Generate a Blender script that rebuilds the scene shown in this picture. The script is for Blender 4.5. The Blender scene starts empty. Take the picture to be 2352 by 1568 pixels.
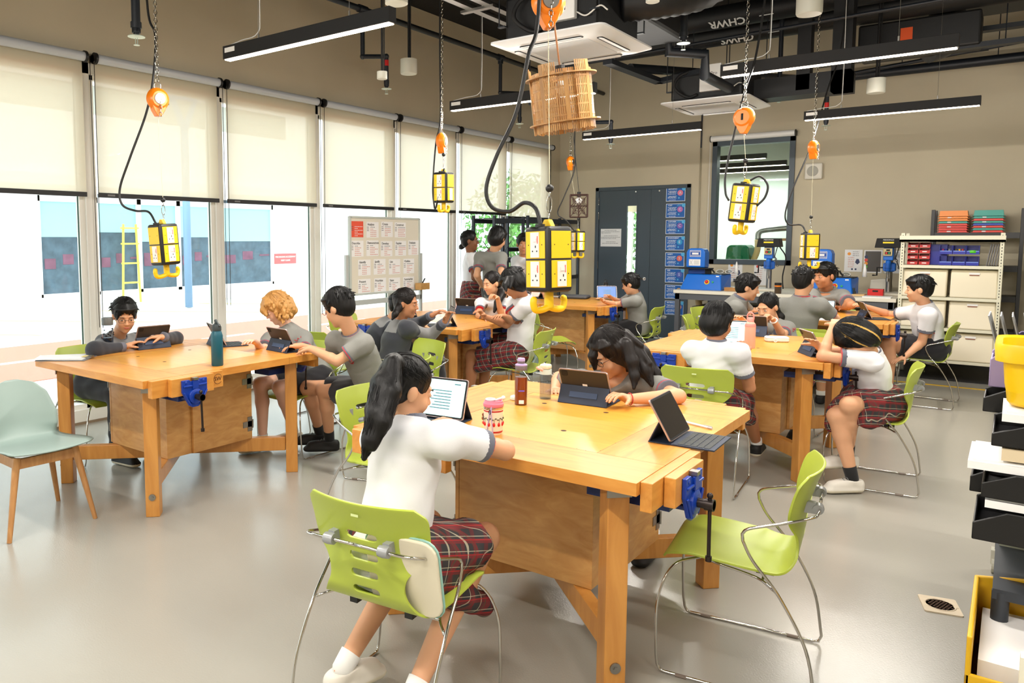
import bpy, math, random
import numpy as np
from mathutils import Vector, Matrix
random.seed(7); rng = np.random.default_rng(5)
sc = bpy.context.scene
PI = math.pi
def R(a): return math.radians(a)
# ---------------- camera ----------------
cam_d = bpy.data.cameras.new('camera'); cam = bpy.data.objects.new('camera', cam_d); sc.collection.objects.link(cam)
sc.camera = cam
F_PX = 1748.0; W_PX, H_PX = 2352.0, 1568.0
cam_d.sensor_fit = 'HORIZONTAL'; cam_d.sensor_width = 36.0
cam_d.lens = F_PX/W_PX*36.0
cam_d.shift_x = (W_PX/2-960.0)/W_PX; cam_d.shift_y = -(H_PX/2-702.0)/W_PX
cam.location = (0, 0, 1.64)
cam.rotation_euler = (R(90-5.067), 0, R(38.08))
cam_d.clip_start = 0.05; cam_d.clip_end = 200
# ---------------- world, exposure ----------------
w = bpy.data.worlds.new('world'); sc.world = w; w.use_nodes = True
bg = w.node_tree.nodes['Background']; bg.inputs['Color'].default_value = (0.86, 0.93, 1.0, 1); bg.inputs['Strength'].default_value = 3.2
sc.view_settings.view_transform = 'Standard'; sc.view_settings.look = 'None'; sc.view_settings.gamma = 1
sc.view_settings.exposure = 0.12
try: sc.view_settings.use_curve_mapping = False
except Exception: pass
cy = sc.cycles
cy.use_adaptive_sampling = True; cy.adaptive_threshold = 0.03; cy.use_denoising = True
try: cy.denoiser = 'OPENIMAGEDENOISE'
except Exception: pass
cy.max_bounces = 7; cy.diffuse_bounces = 4; cy.glossy_bounces = 3; cy.transmission_bounces = 5; cy.transparent_max_bounces = 12
cy.caustics_reflective = False; cy.caustics_refractive = False; cy.sample_clamp_indirect = 4.0
cy.time_limit = 1000
# sun on the street outside
sun_d = bpy.data.lights.new('sun', 'SUN'); sun_d.energy = 3.0; sun_d.angle = R(2); sun_d.color = (1, .97, .9)
sun = bpy.data.objects.new('sun', sun_d); sc.collection.objects.link(sun); sun.rotation_euler = (R(28), R(20), 0)

# ---------------- helpers ----------------
def srgb(c):
    if isinstance(c, str): c = tuple(int(c[i:i+2], 16)/255 for i in (0, 2, 4))
    return tuple(((v/12.92) if v <= .04045 else ((v+.055)/1.055)**2.4) for v in c)
MATS = {}
def mat(name, col, rough=.5, metal=0, bump=0, bscale=60, var=0, vscale=4, alpha=1, trans=0, emit=0, spec=.5, coat=0, stretch=None, sheen=0):
    if name in MATS: return MATS[name]
    m = bpy.data.materials.new(name); m.use_nodes = True; nt = m.node_tree; N = nt.nodes; L = nt.links
    p = N['Principled BSDF']; c = srgb(col)
    p.inputs['Base Color'].default_value = (*c, 1); p.inputs['Roughness'].default_value = rough; p.inputs['Metallic'].default_value = metal
    p.inputs['Specular IOR Level'].default_value = spec
    if coat: p.inputs['Coat Weight'].default_value = coat; p.inputs['Coat Roughness'].default_value = .15
    if sheen: p.inputs['Sheen Weight'].default_value = sheen
    if alpha < 1: p.inputs['Alpha'].default_value = alpha
    if trans: p.inputs['Transmission Weight'].default_value = trans; p.inputs['IOR'].default_value = 1.33
    if emit: p.inputs['Emission Color'].default_value = (*c, 1); p.inputs['Emission Strength'].default_value = emit
    tc = N.new('ShaderNodeTexCoord'); mp = N.new('ShaderNodeMapping'); L.new(tc.outputs['Object'], mp.inputs[0])
    if stretch: mp.inputs['Scale'].default_value = stretch
    if var:
        n = N.new('ShaderNodeTexNoise'); n.inputs['Scale'].default_value = vscale; n.inputs['Detail'].default_value = 4
        L.new(mp.outputs[0], n.inputs['Vector'])
        mx = N.new('ShaderNodeMix'); mx.data_type = 'RGBA'
        mx.inputs[6].default_value = (*[v*(1-var) for v in c], 1); mx.inputs[7].default_value = (*[min(1, v*(1+var)) for v in c], 1)
        L.new(n.outputs['Fac'], mx.inputs[0]); L.new(mx.outputs[2], p.inputs['Base Color'])
    if bump:
        n2 = N.new('ShaderNodeTexNoise'); n2.inputs['Scale'].default_value = bscale; n2.inputs['Detail'].default_value = 3
        L.new(mp.outputs[0], n2.inputs['Vector'])
        b = N.new('ShaderNodeBump'); b.inputs['Strength'].default_value = bump; b.inputs['Distance'].default_value = .004
        L.new(n2.outputs['Fac'], b.inputs['Height']); L.new(b.outputs[0], p.inputs['Normal'])
    MATS[name] = m; return m
def wood(name, c1, c2, scale=1.0, rough=.35, stretch=(1, 12, 12), coat=.2):
    m = mat(name, c1, rough, coat=coat); nt = m.node_tree; N = nt.nodes; L = nt.links; p = N['Principled BSDF']
    mp = [n for n in N if n.type == 'MAPPING'][0]; mp.inputs['Scale'].default_value = stretch
    n1 = N.new('ShaderNodeTexNoise'); n1.inputs['Scale'].default_value = 2.2*scale; n1.inputs['Detail'].default_value = 6; n1.inputs['Distortion'].default_value = 1.2
    L.new(mp.outputs[0], n1.inputs['Vector'])
    r = N.new('ShaderNodeValToRGB'); r.color_ramp.elements[0].position = .3; r.color_ramp.elements[1].position = .75
    r.color_ramp.elements[0].color = (*srgb(c2), 1); r.color_ramp.elements[1].color = (*srgb(c1), 1)
    L.new(n1.outputs['Fac'], r.inputs[0]); L.new(r.outputs[0], p.inputs['Base Color'])
    return m
def tag(o, label=None, cat=None, group=None, kind=None):
    if label: o['label'] = label
    if cat: o['category'] = cat
    if group: o['group'] = group
    if kind: o['kind'] = kind
    return o
def link(o): sc.collection.objects.link(o); return o
def thing(name, label, cat, loc=(0, 0, 0), rz=0, group=None, rot=None):
    o = bpy.data.objects.new(name, None); o.empty_display_size = .05; link(o); o.location = loc
    o.rotation_euler = rot if rot else (0, 0, rz)
    return tag(o, label, cat, group)
class MB:
    def __init__(s): s.v = []; s.f = []; s.m = []; s.n = 0
    def add(s, vs, fs, mi=0):
        s.v.extend([tuple(map(float, q)) for q in vs]); s.f.extend([tuple(i+s.n for i in f) for f in fs]); s.m.extend([mi]*len(fs)); s.n += len(vs); return s
    def box(s, x0, x1, y0, y1, z0, z1, mi=0, M=None):
        vs = [(x, y, z) for z in (z0, z1) for y in (y0, y1) for x in (x0, x1)]
        if M is not None: vs = [M @ Vector(q) for q in vs]
        return s.add(vs, [(0, 2, 3, 1), (4, 5, 7, 6), (0, 1, 5, 4), (2, 6, 7, 3), (0, 4, 6, 2), (1, 3, 7, 5)], mi)
    def cbox(s, c, d, mi=0, M=None): return s.box(c[0]-d[0]/2, c[0]+d[0]/2, c[1]-d[1]/2, c[1]+d[1]/2, c[2]-d[2]/2, c[2]+d[2]/2, mi, M)
    def prism(s, poly, h0, h1, axis='z', mi=0, M=None):
        n = len(poly)
        def P3(a, b, h): return {'z': (a, b, h), 'x': (h, a, b), 'y': (a, h, b)}[axis]
        vs = [P3(a, b, h0) for a, b in poly]+[P3(a, b, h1) for a, b in poly]
        if M is not None: vs = [M @ Vector(q) for q in vs]
        return s.add(vs, [tuple(range(n-1, -1, -1)), tuple(range(n, 2*n))]+[(i, (i+1) % n, n+(i+1) % n, n+i) for i in range(n)], mi)
    def tube(s, pts, r, seg=8, mi=0, cap=True, closed=False):
        P = [np.array(p, float) for p in pts]; n = len(P); rs = r if hasattr(r, '__len__') else [r]*n
        vs = []; prev = None
        for i in range(n):
            a = P[(i-1) % n] if (i > 0 or closed) else P[i]; b = P[(i+1) % n] if (i < n-1 or closed) else P[i]
            t = b-a; t = t/(np.linalg.norm(t)+1e-12)
            if prev is None:
                up = np.array([0, 0, 1.]) if abs(t[2]) < .9 else np.array([1., 0, 0])
                u = np.cross(up, t)
            else: u = prev-t*(prev@t)
            u = u/(np.linalg.norm(u)+1e-12); prev = u; v = np.cross(t, u)
            for k in range(seg):
                q = 2*PI*k/seg; vs.append(P[i]+rs[i]*(math.cos(q)*u+math.sin(q)*v))
        fs = []
        for i in range(n if closed else n-1):
            j = (i+1) % n
            for k in range(seg): fs.append((i*seg+k, i*seg+(k+1) % seg, j*seg+(k+1) % seg, j*seg+k))
        if cap and not closed: fs += [tuple(range(seg-1, -1, -1)), tuple((n-1)*seg+k for k in range(seg))]
        return s.add(vs, fs, mi)
    def lathe(s, prof, seg=24, c=(0, 0, 0), mi=0, M=None):
        vs = [(c[0]+r*math.cos(2*PI*k/seg), c[1]+r*math.sin(2*PI*k/seg), c[2]+z) for r, z in prof for k in range(seg)]
        if M is not None: vs = [M @ Vector(q) for q in vs]
        n = len(prof); fs = [(i*seg+k, i*seg+(k+1) % seg, (i+1)*seg+(k+1) % seg, (i+1)*seg+k) for i in range(n-1) for k in range(seg)]
        if prof[0][0] > 1e-4: fs.append(tuple(range(seg-1, -1, -1)))
        if prof[-1][0] > 1e-4: fs.append(tuple((n-1)*seg+k for k in range(seg)))
        return s.add(vs, fs, mi)
    def cyl(s, a, b, r, seg=16, mi=0): return s.tube([a, b], r, seg, mi)
    def ball(s, c, r, seg=12, mi=0, sc3=(1, 1, 1)):
        pr = [(max(1e-5, math.sin(PI*i/seg)), -math.cos(PI*i/seg)) for i in range(seg+1)]
        M = Matrix.Translation(c) @ Matrix.Diagonal((r*sc3[0], r*sc3[1], r*sc3[2], 1))
        return s.lathe(pr, seg*2, mi=mi, M=M)
    def build(s, name, mats, parent=None, smooth=False, bevel=0, solid=0, subs=0, loc=None, rot=None, M=None, auto=None):
        me = bpy.data.meshes.new(name); me.from_pydata(s.v, [], s.f)
        if not isinstance(mats, (list, tuple)): mats = [mats]
        for q in mats: me.materials.append(q)
        if len(mats) > 1: me.polygons.foreach_set('material_index', s.m)
        if smooth: me.polygons.foreach_set('use_smooth', [True]*len(s.f))
        me.update()
        if auto and smooth:
            try: me.set_sharp_from_angle(angle=R(auto))
            except Exception: pass
        o = bpy.data.objects.new(name, me); link(o)
        if parent is not None: o.parent = parent
        if loc: o.location = loc
        if rot: o.rotation_euler = rot
        if M is not None: o.matrix_local = M
        if solid: q = o.modifiers.new('s', 'SOLIDIFY'); q.thickness = solid; q.offset = 0
        if bevel: q = o.modifiers.new('b', 'BEVEL'); q.width = bevel; q.segments = 2; q.limit_method = 'ANGLE'; q.angle_limit = R(40)
        if subs: q = o.modifiers.new('u', 'SUBSURF'); q.levels = subs; q.render_levels = subs
        return o
def kids(o): return [c for c in bpy.data.objects if c.parent is o]
KID = {}
def copy_tree(o, label=None, loc=None, rz=None, parent=None, kidmap=None):
    if kidmap is None:
        kidmap = {}
        for c in bpy.data.objects:
            if c.parent is not None: kidmap.setdefault(c.parent.name, []).append(c)
    c = o.copy(); sc.collection.objects.link(c)
    if parent is not None: c.parent = parent
    for k in kidmap.get(o.name, []): copy_tree(k, parent=c, kidmap=kidmap)
    if label: c['label'] = label
    if loc is not None: c.location = loc
    if rz is not None: c.rotation_euler[2] = rz
    return c
def cr(pts, n=8):
    P = [np.array(p, float) for p in pts]; P = [2*P[0]-P[1]]+P+[2*P[-1]-P[-2]]; out = []
    for i in range(1, len(P)-2):
        for k in range(n):
            t = k/n; a, b, c, d = P[i-1:i+3]
            out.append(.5*((2*b)+(-a+c)*t+(2*a-5*b+4*c-d)*t*t+(-a+3*b-3*c+d)*t**3))
    out.append(P[-2]); return out
def rrect(w, h, r, n=4, cx=0, cy_=0):
    out = []
    for qx, qy, a0 in ((w/2-r, h/2-r, 0), (-w/2+r, h/2-r, 90), (-w/2+r, -h/2+r, 180), (w/2-r, -h/2+r, 270)):
        for k in range(n+1):
            a = R(a0+90*k/n); out.append((cx+qx+r*math.cos(a), cy_+qy+r*math.sin(a)))
    return out
def text(s, size, m, parent=None, M=None, name='lettering', align='CENTER', bold=0, ext=.0004):
    cu = bpy.data.curves.new(name, 'FONT'); cu.body = s; cu.size = size; cu.align_x = align; cu.align_y = 'CENTER'; cu.extrude = ext; cu.offset = bold
    cu.resolution_u = 2
    q = bpy.data.objects.new(name, cu); link(q)
    me = bpy.data.meshes.new_from_object(q); me.name = name; bpy.data.objects.remove(q); bpy.data.curves.remove(cu)
    me.materials.clear(); me.materials.append(m)
    o = bpy.data.objects.new(name, me); link(o)
    if parent is not None: o.parent = parent
    if M is not None: o.matrix_local = M
    return o
def frame(o, x, z, y=None):   # matrix with local X along x, local Y up the sheet, local Z out of it
    x = Vector(x).normalized(); z = Vector(z).normalized(); y = z.cross(x)
    M = Matrix((x, y, z)).transposed().to_4x4(); M.translation = Vector(o); return M
M_wall = mat('wall_plaster', (.78, .74, .645), .85, var=.10, vscale=1.3, bump=.25, bscale=14)
M_dark = mat('soffit_black', (.10, .09, .09), .95, bump=1, bscale=40)
M_white = mat('white_paint', (.93, .93, .92), .4)
M_frame = mat('aluminium_white', (.90, .89, .86), .35)
M_steel = mat('chrome', (.80, .79, .77), .12, metal=1)
M_steel2 = mat('brushed_steel', (.62, .61, .59), .35, metal=1)
M_black = mat('black_plastic', (.10, .10, .10), .45)
M_dblack = mat('black_matte', (.05, .05, .055), .7)
M_pipe = mat('dark_pipe', (.12, .14, .17), .45)
M_green = mat('chair_green', (.66, .72, .27), .35, var=.02, vscale=3, bump=.05, bscale=300)
M_blue = mat('vise_blue', (.04, .22, .62), .35)
M_beech = wood('bench_beech', (.87, .61, .28), (.79, .52, .21), 1.0, .42, (1.5, 9, 9), coat=.05)
M_beechy = wood('bench_beech_cross', (.88, .62, .29), (.78, .51, .20), 1.0, .42, (9, 1.5, 9), coat=.05)
M_beechp = wood('bench_panel', (.91, .66, .27), (.86, .60, .22), 1.0, .34, (1.5, 8, 8), coat=.15)
M_ply = wood('birch_ply', (.80, .61, .36), (.70, .49, .25), 1.0, .45, (3, 3, 9))
M_ash = wood('ash_leg', (.78, .58, .36), (.68, .47, .27), 2.0, .45, (9, 9, 1))
M_sage = mat('sage_shell', (.60, .68, .66), .45)
M_yellow = mat('socket_yellow', (.95, .78, .05), .45)
M_yellow2 = mat('bucket_yellow', (.93, .76, .05), .35)
M_orange = mat('reel_orange', (.93, .50, .08), .3)
M_doorg = mat('door_slate', (.25, .30, .34), .45)
M_skin = mat('skin', (.82, .62, .48), .5, var=.04, vscale=12, spec=.3)
M_skin2 = mat('skin_tan', (.72, .50, .36), .5, var=.04, vscale=12, spec=.3)
M_skin3 = mat('skin_brown', (.50, .33, .23), .5, var=.04, vscale=12, spec=.3)
M_skin4 = mat('skin_pale', (.90, .72, .62), .5, var=.04, vscale=12, spec=.3)
for q in (M_skin, M_skin2, M_skin3, M_skin4):
    p = q.node_tree.nodes['Principled BSDF']; p.inputs['Subsurface Weight'].default_value = .08; p.inputs['Subsurface Scale'].default_value = .01
def hairmat(name, c):
    m = mat(name, c, .46, bump=.35, bscale=9, var=.35, vscale=9, spec=.3)
    for n in m.node_tree.nodes:
        if n.type == 'MAPPING': n.inputs['Scale'].default_value = (14, 14, 3)
    return m
M_hair = hairmat('hair_black', (.050, .045, .045)); M_hairb = hairmat('hair_dark_brown', (.085, .062, .055)); M_blond = hairmat('hair_blond', (.74, .55, .31))
M_streak = hairmat('hair_golden_streak', (.78, .62, .30))
def cloth(name, c, bump=.12): return mat(name, c, .9, bump=bump, bscale=420, var=.05, vscale=5, sheen=.2)
def heather(name, c):
    m = mat(name, c, .9, bump=.3, bscale=300, var=.22, vscale=420); return m
M_shirt = cloth('white_shirt', (.86, .86, .87)); M_polo = heather('grey_polo', (.52, .52, .50)); M_trim = cloth('slate_trim', (.38, .39, .44))
M_red = cloth('red_trim', (.72, .12, .14)); M_navy = cloth('dark_shorts', (.09, .09, .11)); M_jacket = cloth('charcoal_jacket', (.20, .21, .24)); M_jgrey = cloth('jacket_grey', (.52, .52, .52))
M_sole = mat('shoe_sole', (.85, .82, .74), .7); M_shoe_b = mat('shoe_black', (.06, .06, .065), .6); M_shoe_w = mat('shoe_white', (.86, .84, .80), .6)
M_sock = cloth('sock_black', (.05, .05, .055)); M_sockw = cloth('sock_white', (.88, .88, .87))
M_eye = mat('eye_white', (.90, .89, .87), .3); M_iris = mat('eye_dark', (.05, .035, .03), .2); M_lip = mat('lips', (.70, .38, .35), .45); M_brow = mat('brow', (.10, .08, .07), .8)
M_glassf = mat('spectacle_frame', (.08, .07, .07), .3)
def plaid():
    m = bpy.data.materials.new('plaid'); m.use_nodes = True; N = m.node_tree.nodes; L = m.node_tree.links; p = N['Principled BSDF']; p.inputs['Roughness'].default_value = .9
    tc = N.new('ShaderNodeTexCoord'); sep = N.new('ShaderNodeSeparateXYZ')
    mp = N.new('ShaderNodeMapping'); mp.inputs['Rotation'].default_value = (.3, .25, .6); L.new(tc.outputs['Object'], mp.inputs[0]); L.new(mp.outputs[0], sep.inputs[0])
    def stripe(ch, period, width, off=0):
        a = N.new('ShaderNodeMath'); a.operation = 'MULTIPLY_ADD'; a.inputs[1].default_value = 1/period; a.inputs[2].default_value = off+50; L.new(sep.outputs[ch], a.inputs[0])
        f = N.new('ShaderNodeMath'); f.operation = 'FRACT'; L.new(a.outputs[0], f.inputs[0])
        c = N.new('ShaderNodeMath'); c.operation = 'LESS_THAN'; c.inputs[1].default_value = width; L.new(f.outputs[0], c.inputs[0]); return c.outputs[0]
    col = None
    base = N.new('ShaderNodeRGB'); base.outputs[0].default_value = (*srgb((.19, .18, .19)), 1); cur = base.outputs[0]
    for ch, per, wd, off, c, s in ((0, .05, .30, 0, (.50, .10, .12), .55), (2, .05, .30, 0, (.50, .10, .12), .55), (1, .055, .3, 0, (.45, .09, .11), .4), (0, .05, .05, .55, (.72, .69, .60), .7), (2, .05, .05, .55, (.72, .69, .60), .7), (0, .05, .05, .8, (.16, .28, .2), .6), (2, .05, .06, .8, (.7, .15, .15), .6)):
        mx = N.new('ShaderNodeMix'); mx.data_type = 'RGBA'; mu = N.new('ShaderNodeMath'); mu.operation = 'MULTIPLY'; mu.inputs[1].default_value = s
        L.new(stripe(ch, per, wd, off), mu.inputs[0]); L.new(mu.outputs[0], mx.inputs[0]); L.new(cur, mx.inputs[6]); mx.inputs[7].default_value = (*srgb(c), 1); cur = mx.outputs[2]
    L.new(cur, p.inputs['Base Color']); return m
M_plaid = plaid()
M_tabback = mat('tablet_back', (.15, .15, .16), .45); M_tabedge = mat('tablet_edge', (.72, .66, .66), .3, metal=.6); M_folio = mat('folio_navy', (.13, .17, .25), .6); M_screen_off = mat('screen_off', (.10, .09, .10), .15)
M_screen = mat('screen_on', (.72, .90, .90), .4, emit=.9)
M_keys = mat('keyboard', (.26, .27, .27), .7, bump=.2)
M_paper = mat('paper', (.93, .93, .93), .8)
def glassm(name, col, rough=.02, alpha=.15, spec=.5):
    m = bpy.data.materials.new(name); m.use_nodes = True; N = m.node_tree.nodes; L = m.node_tree.links; N.remove(N['Principled BSDF'])
    t = N.new('ShaderNodeBsdfTransparent'); t.inputs[0].default_value = (*srgb(col), 1); g = N.new('ShaderNodeBsdfGlossy'); g.inputs['Roughness'].default_value = rough
    mx = N.new('ShaderNodeMixShader'); fr = N.new('ShaderNodeLayerWeight'); fr.inputs[0].default_value = .5
    pw = N.new('ShaderNodeMath'); pw.operation = 'POWER'; pw.inputs[1].default_value = 4; L.new(fr.outputs['Facing'], pw.inputs[0])
    mu = N.new('ShaderNodeMath'); mu.operation = 'MULTIPLY_ADD'; mu.inputs[1].default_value = spec*.9; mu.inputs[2].default_value = .035*spec; L.new(pw.outputs[0], mu.inputs[0])
    L.new(mu.outputs[0], mx.inputs[0]); L.new(t.outputs[0], mx.inputs[1]); L.new(g.outputs[0], mx.inputs[2]); L.new(mx.outputs[0], N['Material Output'].inputs[0]); return m
M_glass = glassm('window_glass', (.97, .99, .98)); M_clear = glassm('clear_plastic', (.90, .92, .94), .05, spec=.8)
def floor_mat():
    m = mat('floor_epoxy', (.62, .61, .575), .22, var=.05, vscale=1.2, coat=.15); N = m.node_tree.nodes; L = m.node_tree.links; p = N['Principled BSDF']
    n = N.new('ShaderNodeTexNoise'); n.inputs['Scale'].default_value = 130; n.inputs['Detail'].default_value = 2
    b = N.new('ShaderNodeBump'); b.inputs['Strength'].default_value = .22; b.inputs['Distance'].default_value = .003
    tc = [q for q in N if q.type == 'TEX_COORD'][0]; L.new(tc.outputs['Object'], n.inputs['Vector']); L.new(n.outputs[0], b.inputs['Height']); L.new(b.outputs[0], p.inputs['Normal'])
    return m
M_floor = floor_mat()
def blind_mat():
    m = bpy.data.materials.new('blind_fabric'); m.use_nodes = True; N = m.node_tree.nodes; L = m.node_tree.links; N.remove(N['Principled BSDF'])
    d = N.new('ShaderNodeBsdfDiffuse'); d.inputs[0].default_value = (*srgb((.86, .83, .76)), 1)
    t = N.new('ShaderNodeBsdfTranslucent'); t.inputs[0].default_value = (*srgb((.90, .86, .76)), 1)
    tr = N.new('ShaderNodeBsdfTransparent'); tr.inputs[0].default_value = (1, .97, .9, 1)
    a = N.new('ShaderNodeMixShader'); a.inputs[0].default_value = .55; L.new(d.outputs[0], a.inputs[1]); L.new(t.outputs[0], a.inputs[2])
    b = N.new('ShaderNodeMixShader'); b.inputs[0].default_value = .12; L.new(a.outputs[0], b.inputs[1]); L.new(tr.outputs[0], b.inputs[2])
    L.new(b.outputs[0], N['Material Output'].inputs[0]); return m
M_blind = blind_mat()
M_lamp = mat('lamp_tube', (1, .93, .84), .5, emit=14)
# ---------------- room shell ----------------
XW, YB, ZC = -6.43, 12.28, 4.68; XE, YS = 3.6, -4.2
def struct(name, mb, m, **k): o = mb.build(name, m, **k); o['kind'] = 'structure'; return o
struct('floor', MB().box(XW-.1, XE, YS, YB+.05, -.08, 0), M_floor)
mb = MB().box(XW-.15, XE, YS, YB+.1, ZC, ZC+.2); struct('ceiling', mb, M_dark)
# window wall: band above glazing, pier at the corner
mb = MB().box(XW-.18, XW, YS, YB, 3.16, ZC); mb.box(XW-.18, XW, 11.93, YB, 0, 3.16); mb.box(XW-.18, XW, YS, -3.36, 0, 3.16); struct('wall_left', mb, M_wall)
# back wall with openings for the door and the inner window
DX0, DX1, DZ = -5.73, -4.11, 2.5
WX0, WX1, WZ0, WZ1 = -3.79, -2.61, 1.24, 3.13
mb = MB().box(XW-.18, DX0, YB, YB+.18, 0, ZC).box(DX0, DX1, YB, YB+.18, DZ, ZC).box(DX1, WX0, YB, YB+.18, 0, ZC).box(WX0, WX1, YB, YB+.18, 0, WZ0).box(WX0, WX1, YB, YB+.18, WZ1, ZC).box(WX1, XE, YB, YB+.18, 0, ZC)
struct('wall_back', mb, M_wall)
struct('wall_right', MB().box(XE, XE+.15, YS, YB+.1, 0, ZC), M_wall)
struct('wall_front', MB().box(XW-.1, XE+.1, YS-.15, YS, 0, ZC), M_wall)
# glazing: mullions, sill, header, panes
mull = [3.53+1.385*(k) for k in range(-5, 7)]
edges = [YS+.84]+[m for m in mull if m > YS+.9]+[11.92]
fr = MB()
for m in edges: fr.box(XW-.12, XW-.0, m-.035, m+.035, 0.10, 3.16)
fr.box(XW-.13, XW+.01, edges[0], 11.93, 0.02, .13).box(XW-.13, XW, edges[0], 11.93, 3.06, 3.16)
struct('trim_1', fr, M_frame, bevel=.004)
for i in range(len(edges)-1):
    a, b = edges[i]+.035, edges[i+1]-.035
    o = MB().box(XW-.07, XW-.06, a+.045, b-.045, .17, 3.02).build('window_%d' % (i+1), M_glass); o['kind'] = 'structure'
    f = MB()
    for y0, y1, z0, z1 in ((a, a+.045, .13, 3.06), (b-.045, b, .13, 3.06), (a, b, .13, .17), (a, b, 3.02, 3.06)): f.box(XW-.09, XW-.03, y0, y1, z0, z1)
    f.build('window_frame', M_frame, o)
    MB().box(XW-.06, XW-.05, b-.052, b-.045, .15, 3.04).build('gasket', mat('gasket_green', (.08, .28, .24), .5), o)
struct('baseboard_left', MB().box(XW-.005, XW+.012, edges[0], 11.9, 0, .02), mat('kick_brown', (.55, .47, .38), .6))
struct('baseboard_back', MB().box(-4.0, XE, YB-.012, YB, 0, .1), M_doorg)
# dark machine-zone floor and yellow safety line
struct('floor_2', MB().box(-3.9, 1.4, 10.6, YB-.02, .0, .004), mat('floor_dark', (.20, .20, .21), .35, bump=.2))
tag(MB().box(-3.2, 1.2, 10.18, 10.23, .0005, .0035).build('floor_line', mat('line_yellow', (.85, .68, .08), .5)), 'thin yellow safety line painted along the grey floor before the shelving', 'floor marking')
# floor drain
t = thing('floor_drain', 'beige square floor drain with perforated oval grate at lower right', 'drain', (-.18, 4.02, 0), R(14))
M_drain = mat('drain_stone', (.82, .76, .66), .6, var=.1, vscale=20)
MB().prism(rrect(.145, .17, .01), 0, .006).build('plate', M_drain, t)
mb = MB().lathe([(.054, .0060), (.056, .0085), (.060, .0085), (.062, .0060)], 32); mb.box(.05, .068, -.012, .012, .006, .008); mb.build('grate_rim', M_drain, t)
mb = MB()
for i in range(-4, 5):
    for j in range(-4, 5):
        x, y = (i+(j % 2)*.5)*.014, j*.012
        if x*x+y*y < .050**2: mb.lathe([(.0048, .0068), (.0001, .0070)], 8, (x, y, .0004))
mb.build('grate_holes', mat('drain_hole', (.30, .20, .13), .8), t)

# ---------------- doors ----------------
do = MB().box(DX0, DX0+.06, YB-.02, YB+.12, 0, DZ).box(DX1-.06, DX1, YB-.02, YB+.12, 0, DZ).box(DX0, DX1, YB-.02, YB+.12, DZ-.06, DZ)
o = struct('door_1', do, M_doorg, bevel=.003)
xs = DX0+.06; xm = -4.76
leaf = MB(); vx0, vx1, vz0, vz1 = -5.17, -5.0, .95, 2.18
leaf.box(xs, vx0, YB+.0, YB+.045, .01, DZ-.06).box(vx1, xm-.003, YB, YB+.045, .01, DZ-.06).box(vx0, vx1, YB, YB+.045, .01, vz0).box(vx0, vx1, YB, YB+.045, vz1, DZ-.06)
leaf.build('door_leaf', M_doorg, o, bevel=.002)
MB().box(xm+.003, DX1-.06, YB, YB+.045, .01, DZ-.06).build('door_leaf', M_doorg, o, bevel=.002)
MB().box(vx0, vx1, YB+.02, YB+.026, vz0, vz1).build('vision_panel', M_glass, o)
mb = MB()
for x, s in ((vx0, -1), (vx1, 1)): mb.box(min(x, x+s*.02), max(x, x+s*.02), YB-.006, YB, vz0-.02, vz1+.02)
mb.box(vx0, vx1, YB-.006, YB, vz0-.02, vz0).box(vx0, vx1, YB-.006, YB, vz1, vz1+.02).build('panel_bead', M_doorg, o)
h = MB().cyl((xm-.075, YB-.005, .97), (xm-.075, YB-.012, .97), .028, 24); h.tube([(xm-.075, YB-.01, .97), (xm-.075, YB-.05, .97), (xm-.095, YB-.055, .97), (xm-.2, YB-.055, .97)], .010, 12); h.build('door_handle', M_steel, o, smooth=True, auto=40)
for z in (.35, 1.18, 2.02, 2.27):
    MB().cyl((DX0+.055, YB-.012, z-.06), (DX0+.055, YB-.012, z+.06), .008, 10).build('hinge', M_steel, o)
    MB().cyl((DX1-.055, YB-.012, z-.06), (DX1-.055, YB-.012, z+.06), .008, 10).build('hinge', M_steel, o)
for x in (-5.02, -4.62): MB().cyl((x, YB-.002, 2.41), (x, YB-.006, 2.41), .012, 12).build('lock_cap', M_steel, o)
# notice on the door
def ylines(mb, x0, x1, z, y, h=.006, mi=1, gaps=True):
    x = x0
    while x < x1-.004:
        l = min(random.uniform(.012, .04), x1-x); mb.box(x, x+l, y-.0006, y, z-h/2, z+h/2, mi); x += l+.006
M_ink = mat('print_ink', (.35, .35, .37), .8); M_pw = mat('print_white', (.90, .94, .97), .7); M_inkr = mat('print_red', (.80, .45, .38), .8)
t = thing('door_notice', 'white printed notice sheet taped to the slate door left of the glass strip', 'notice', (0, 0, 0))
mb = MB().box(-5.63, -5.26, YB-.002, YB, 1.50, 1.80)
for z, a, b in ((1.775, -5.56, -5.34), (1.75, -5.62, -5.29), (1.73, -5.62, -5.45), (1.68, -5.57, -5.32), (1.655, -5.62, -5.28), (1.635, -5.62, -5.35), (1.58, -5.53, -5.36), (1.555, -5.6, -5.31)): ylines(mb, a, b, z, YB-.002)
mb.build('sheet', [M_paper, M_ink], t)
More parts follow.
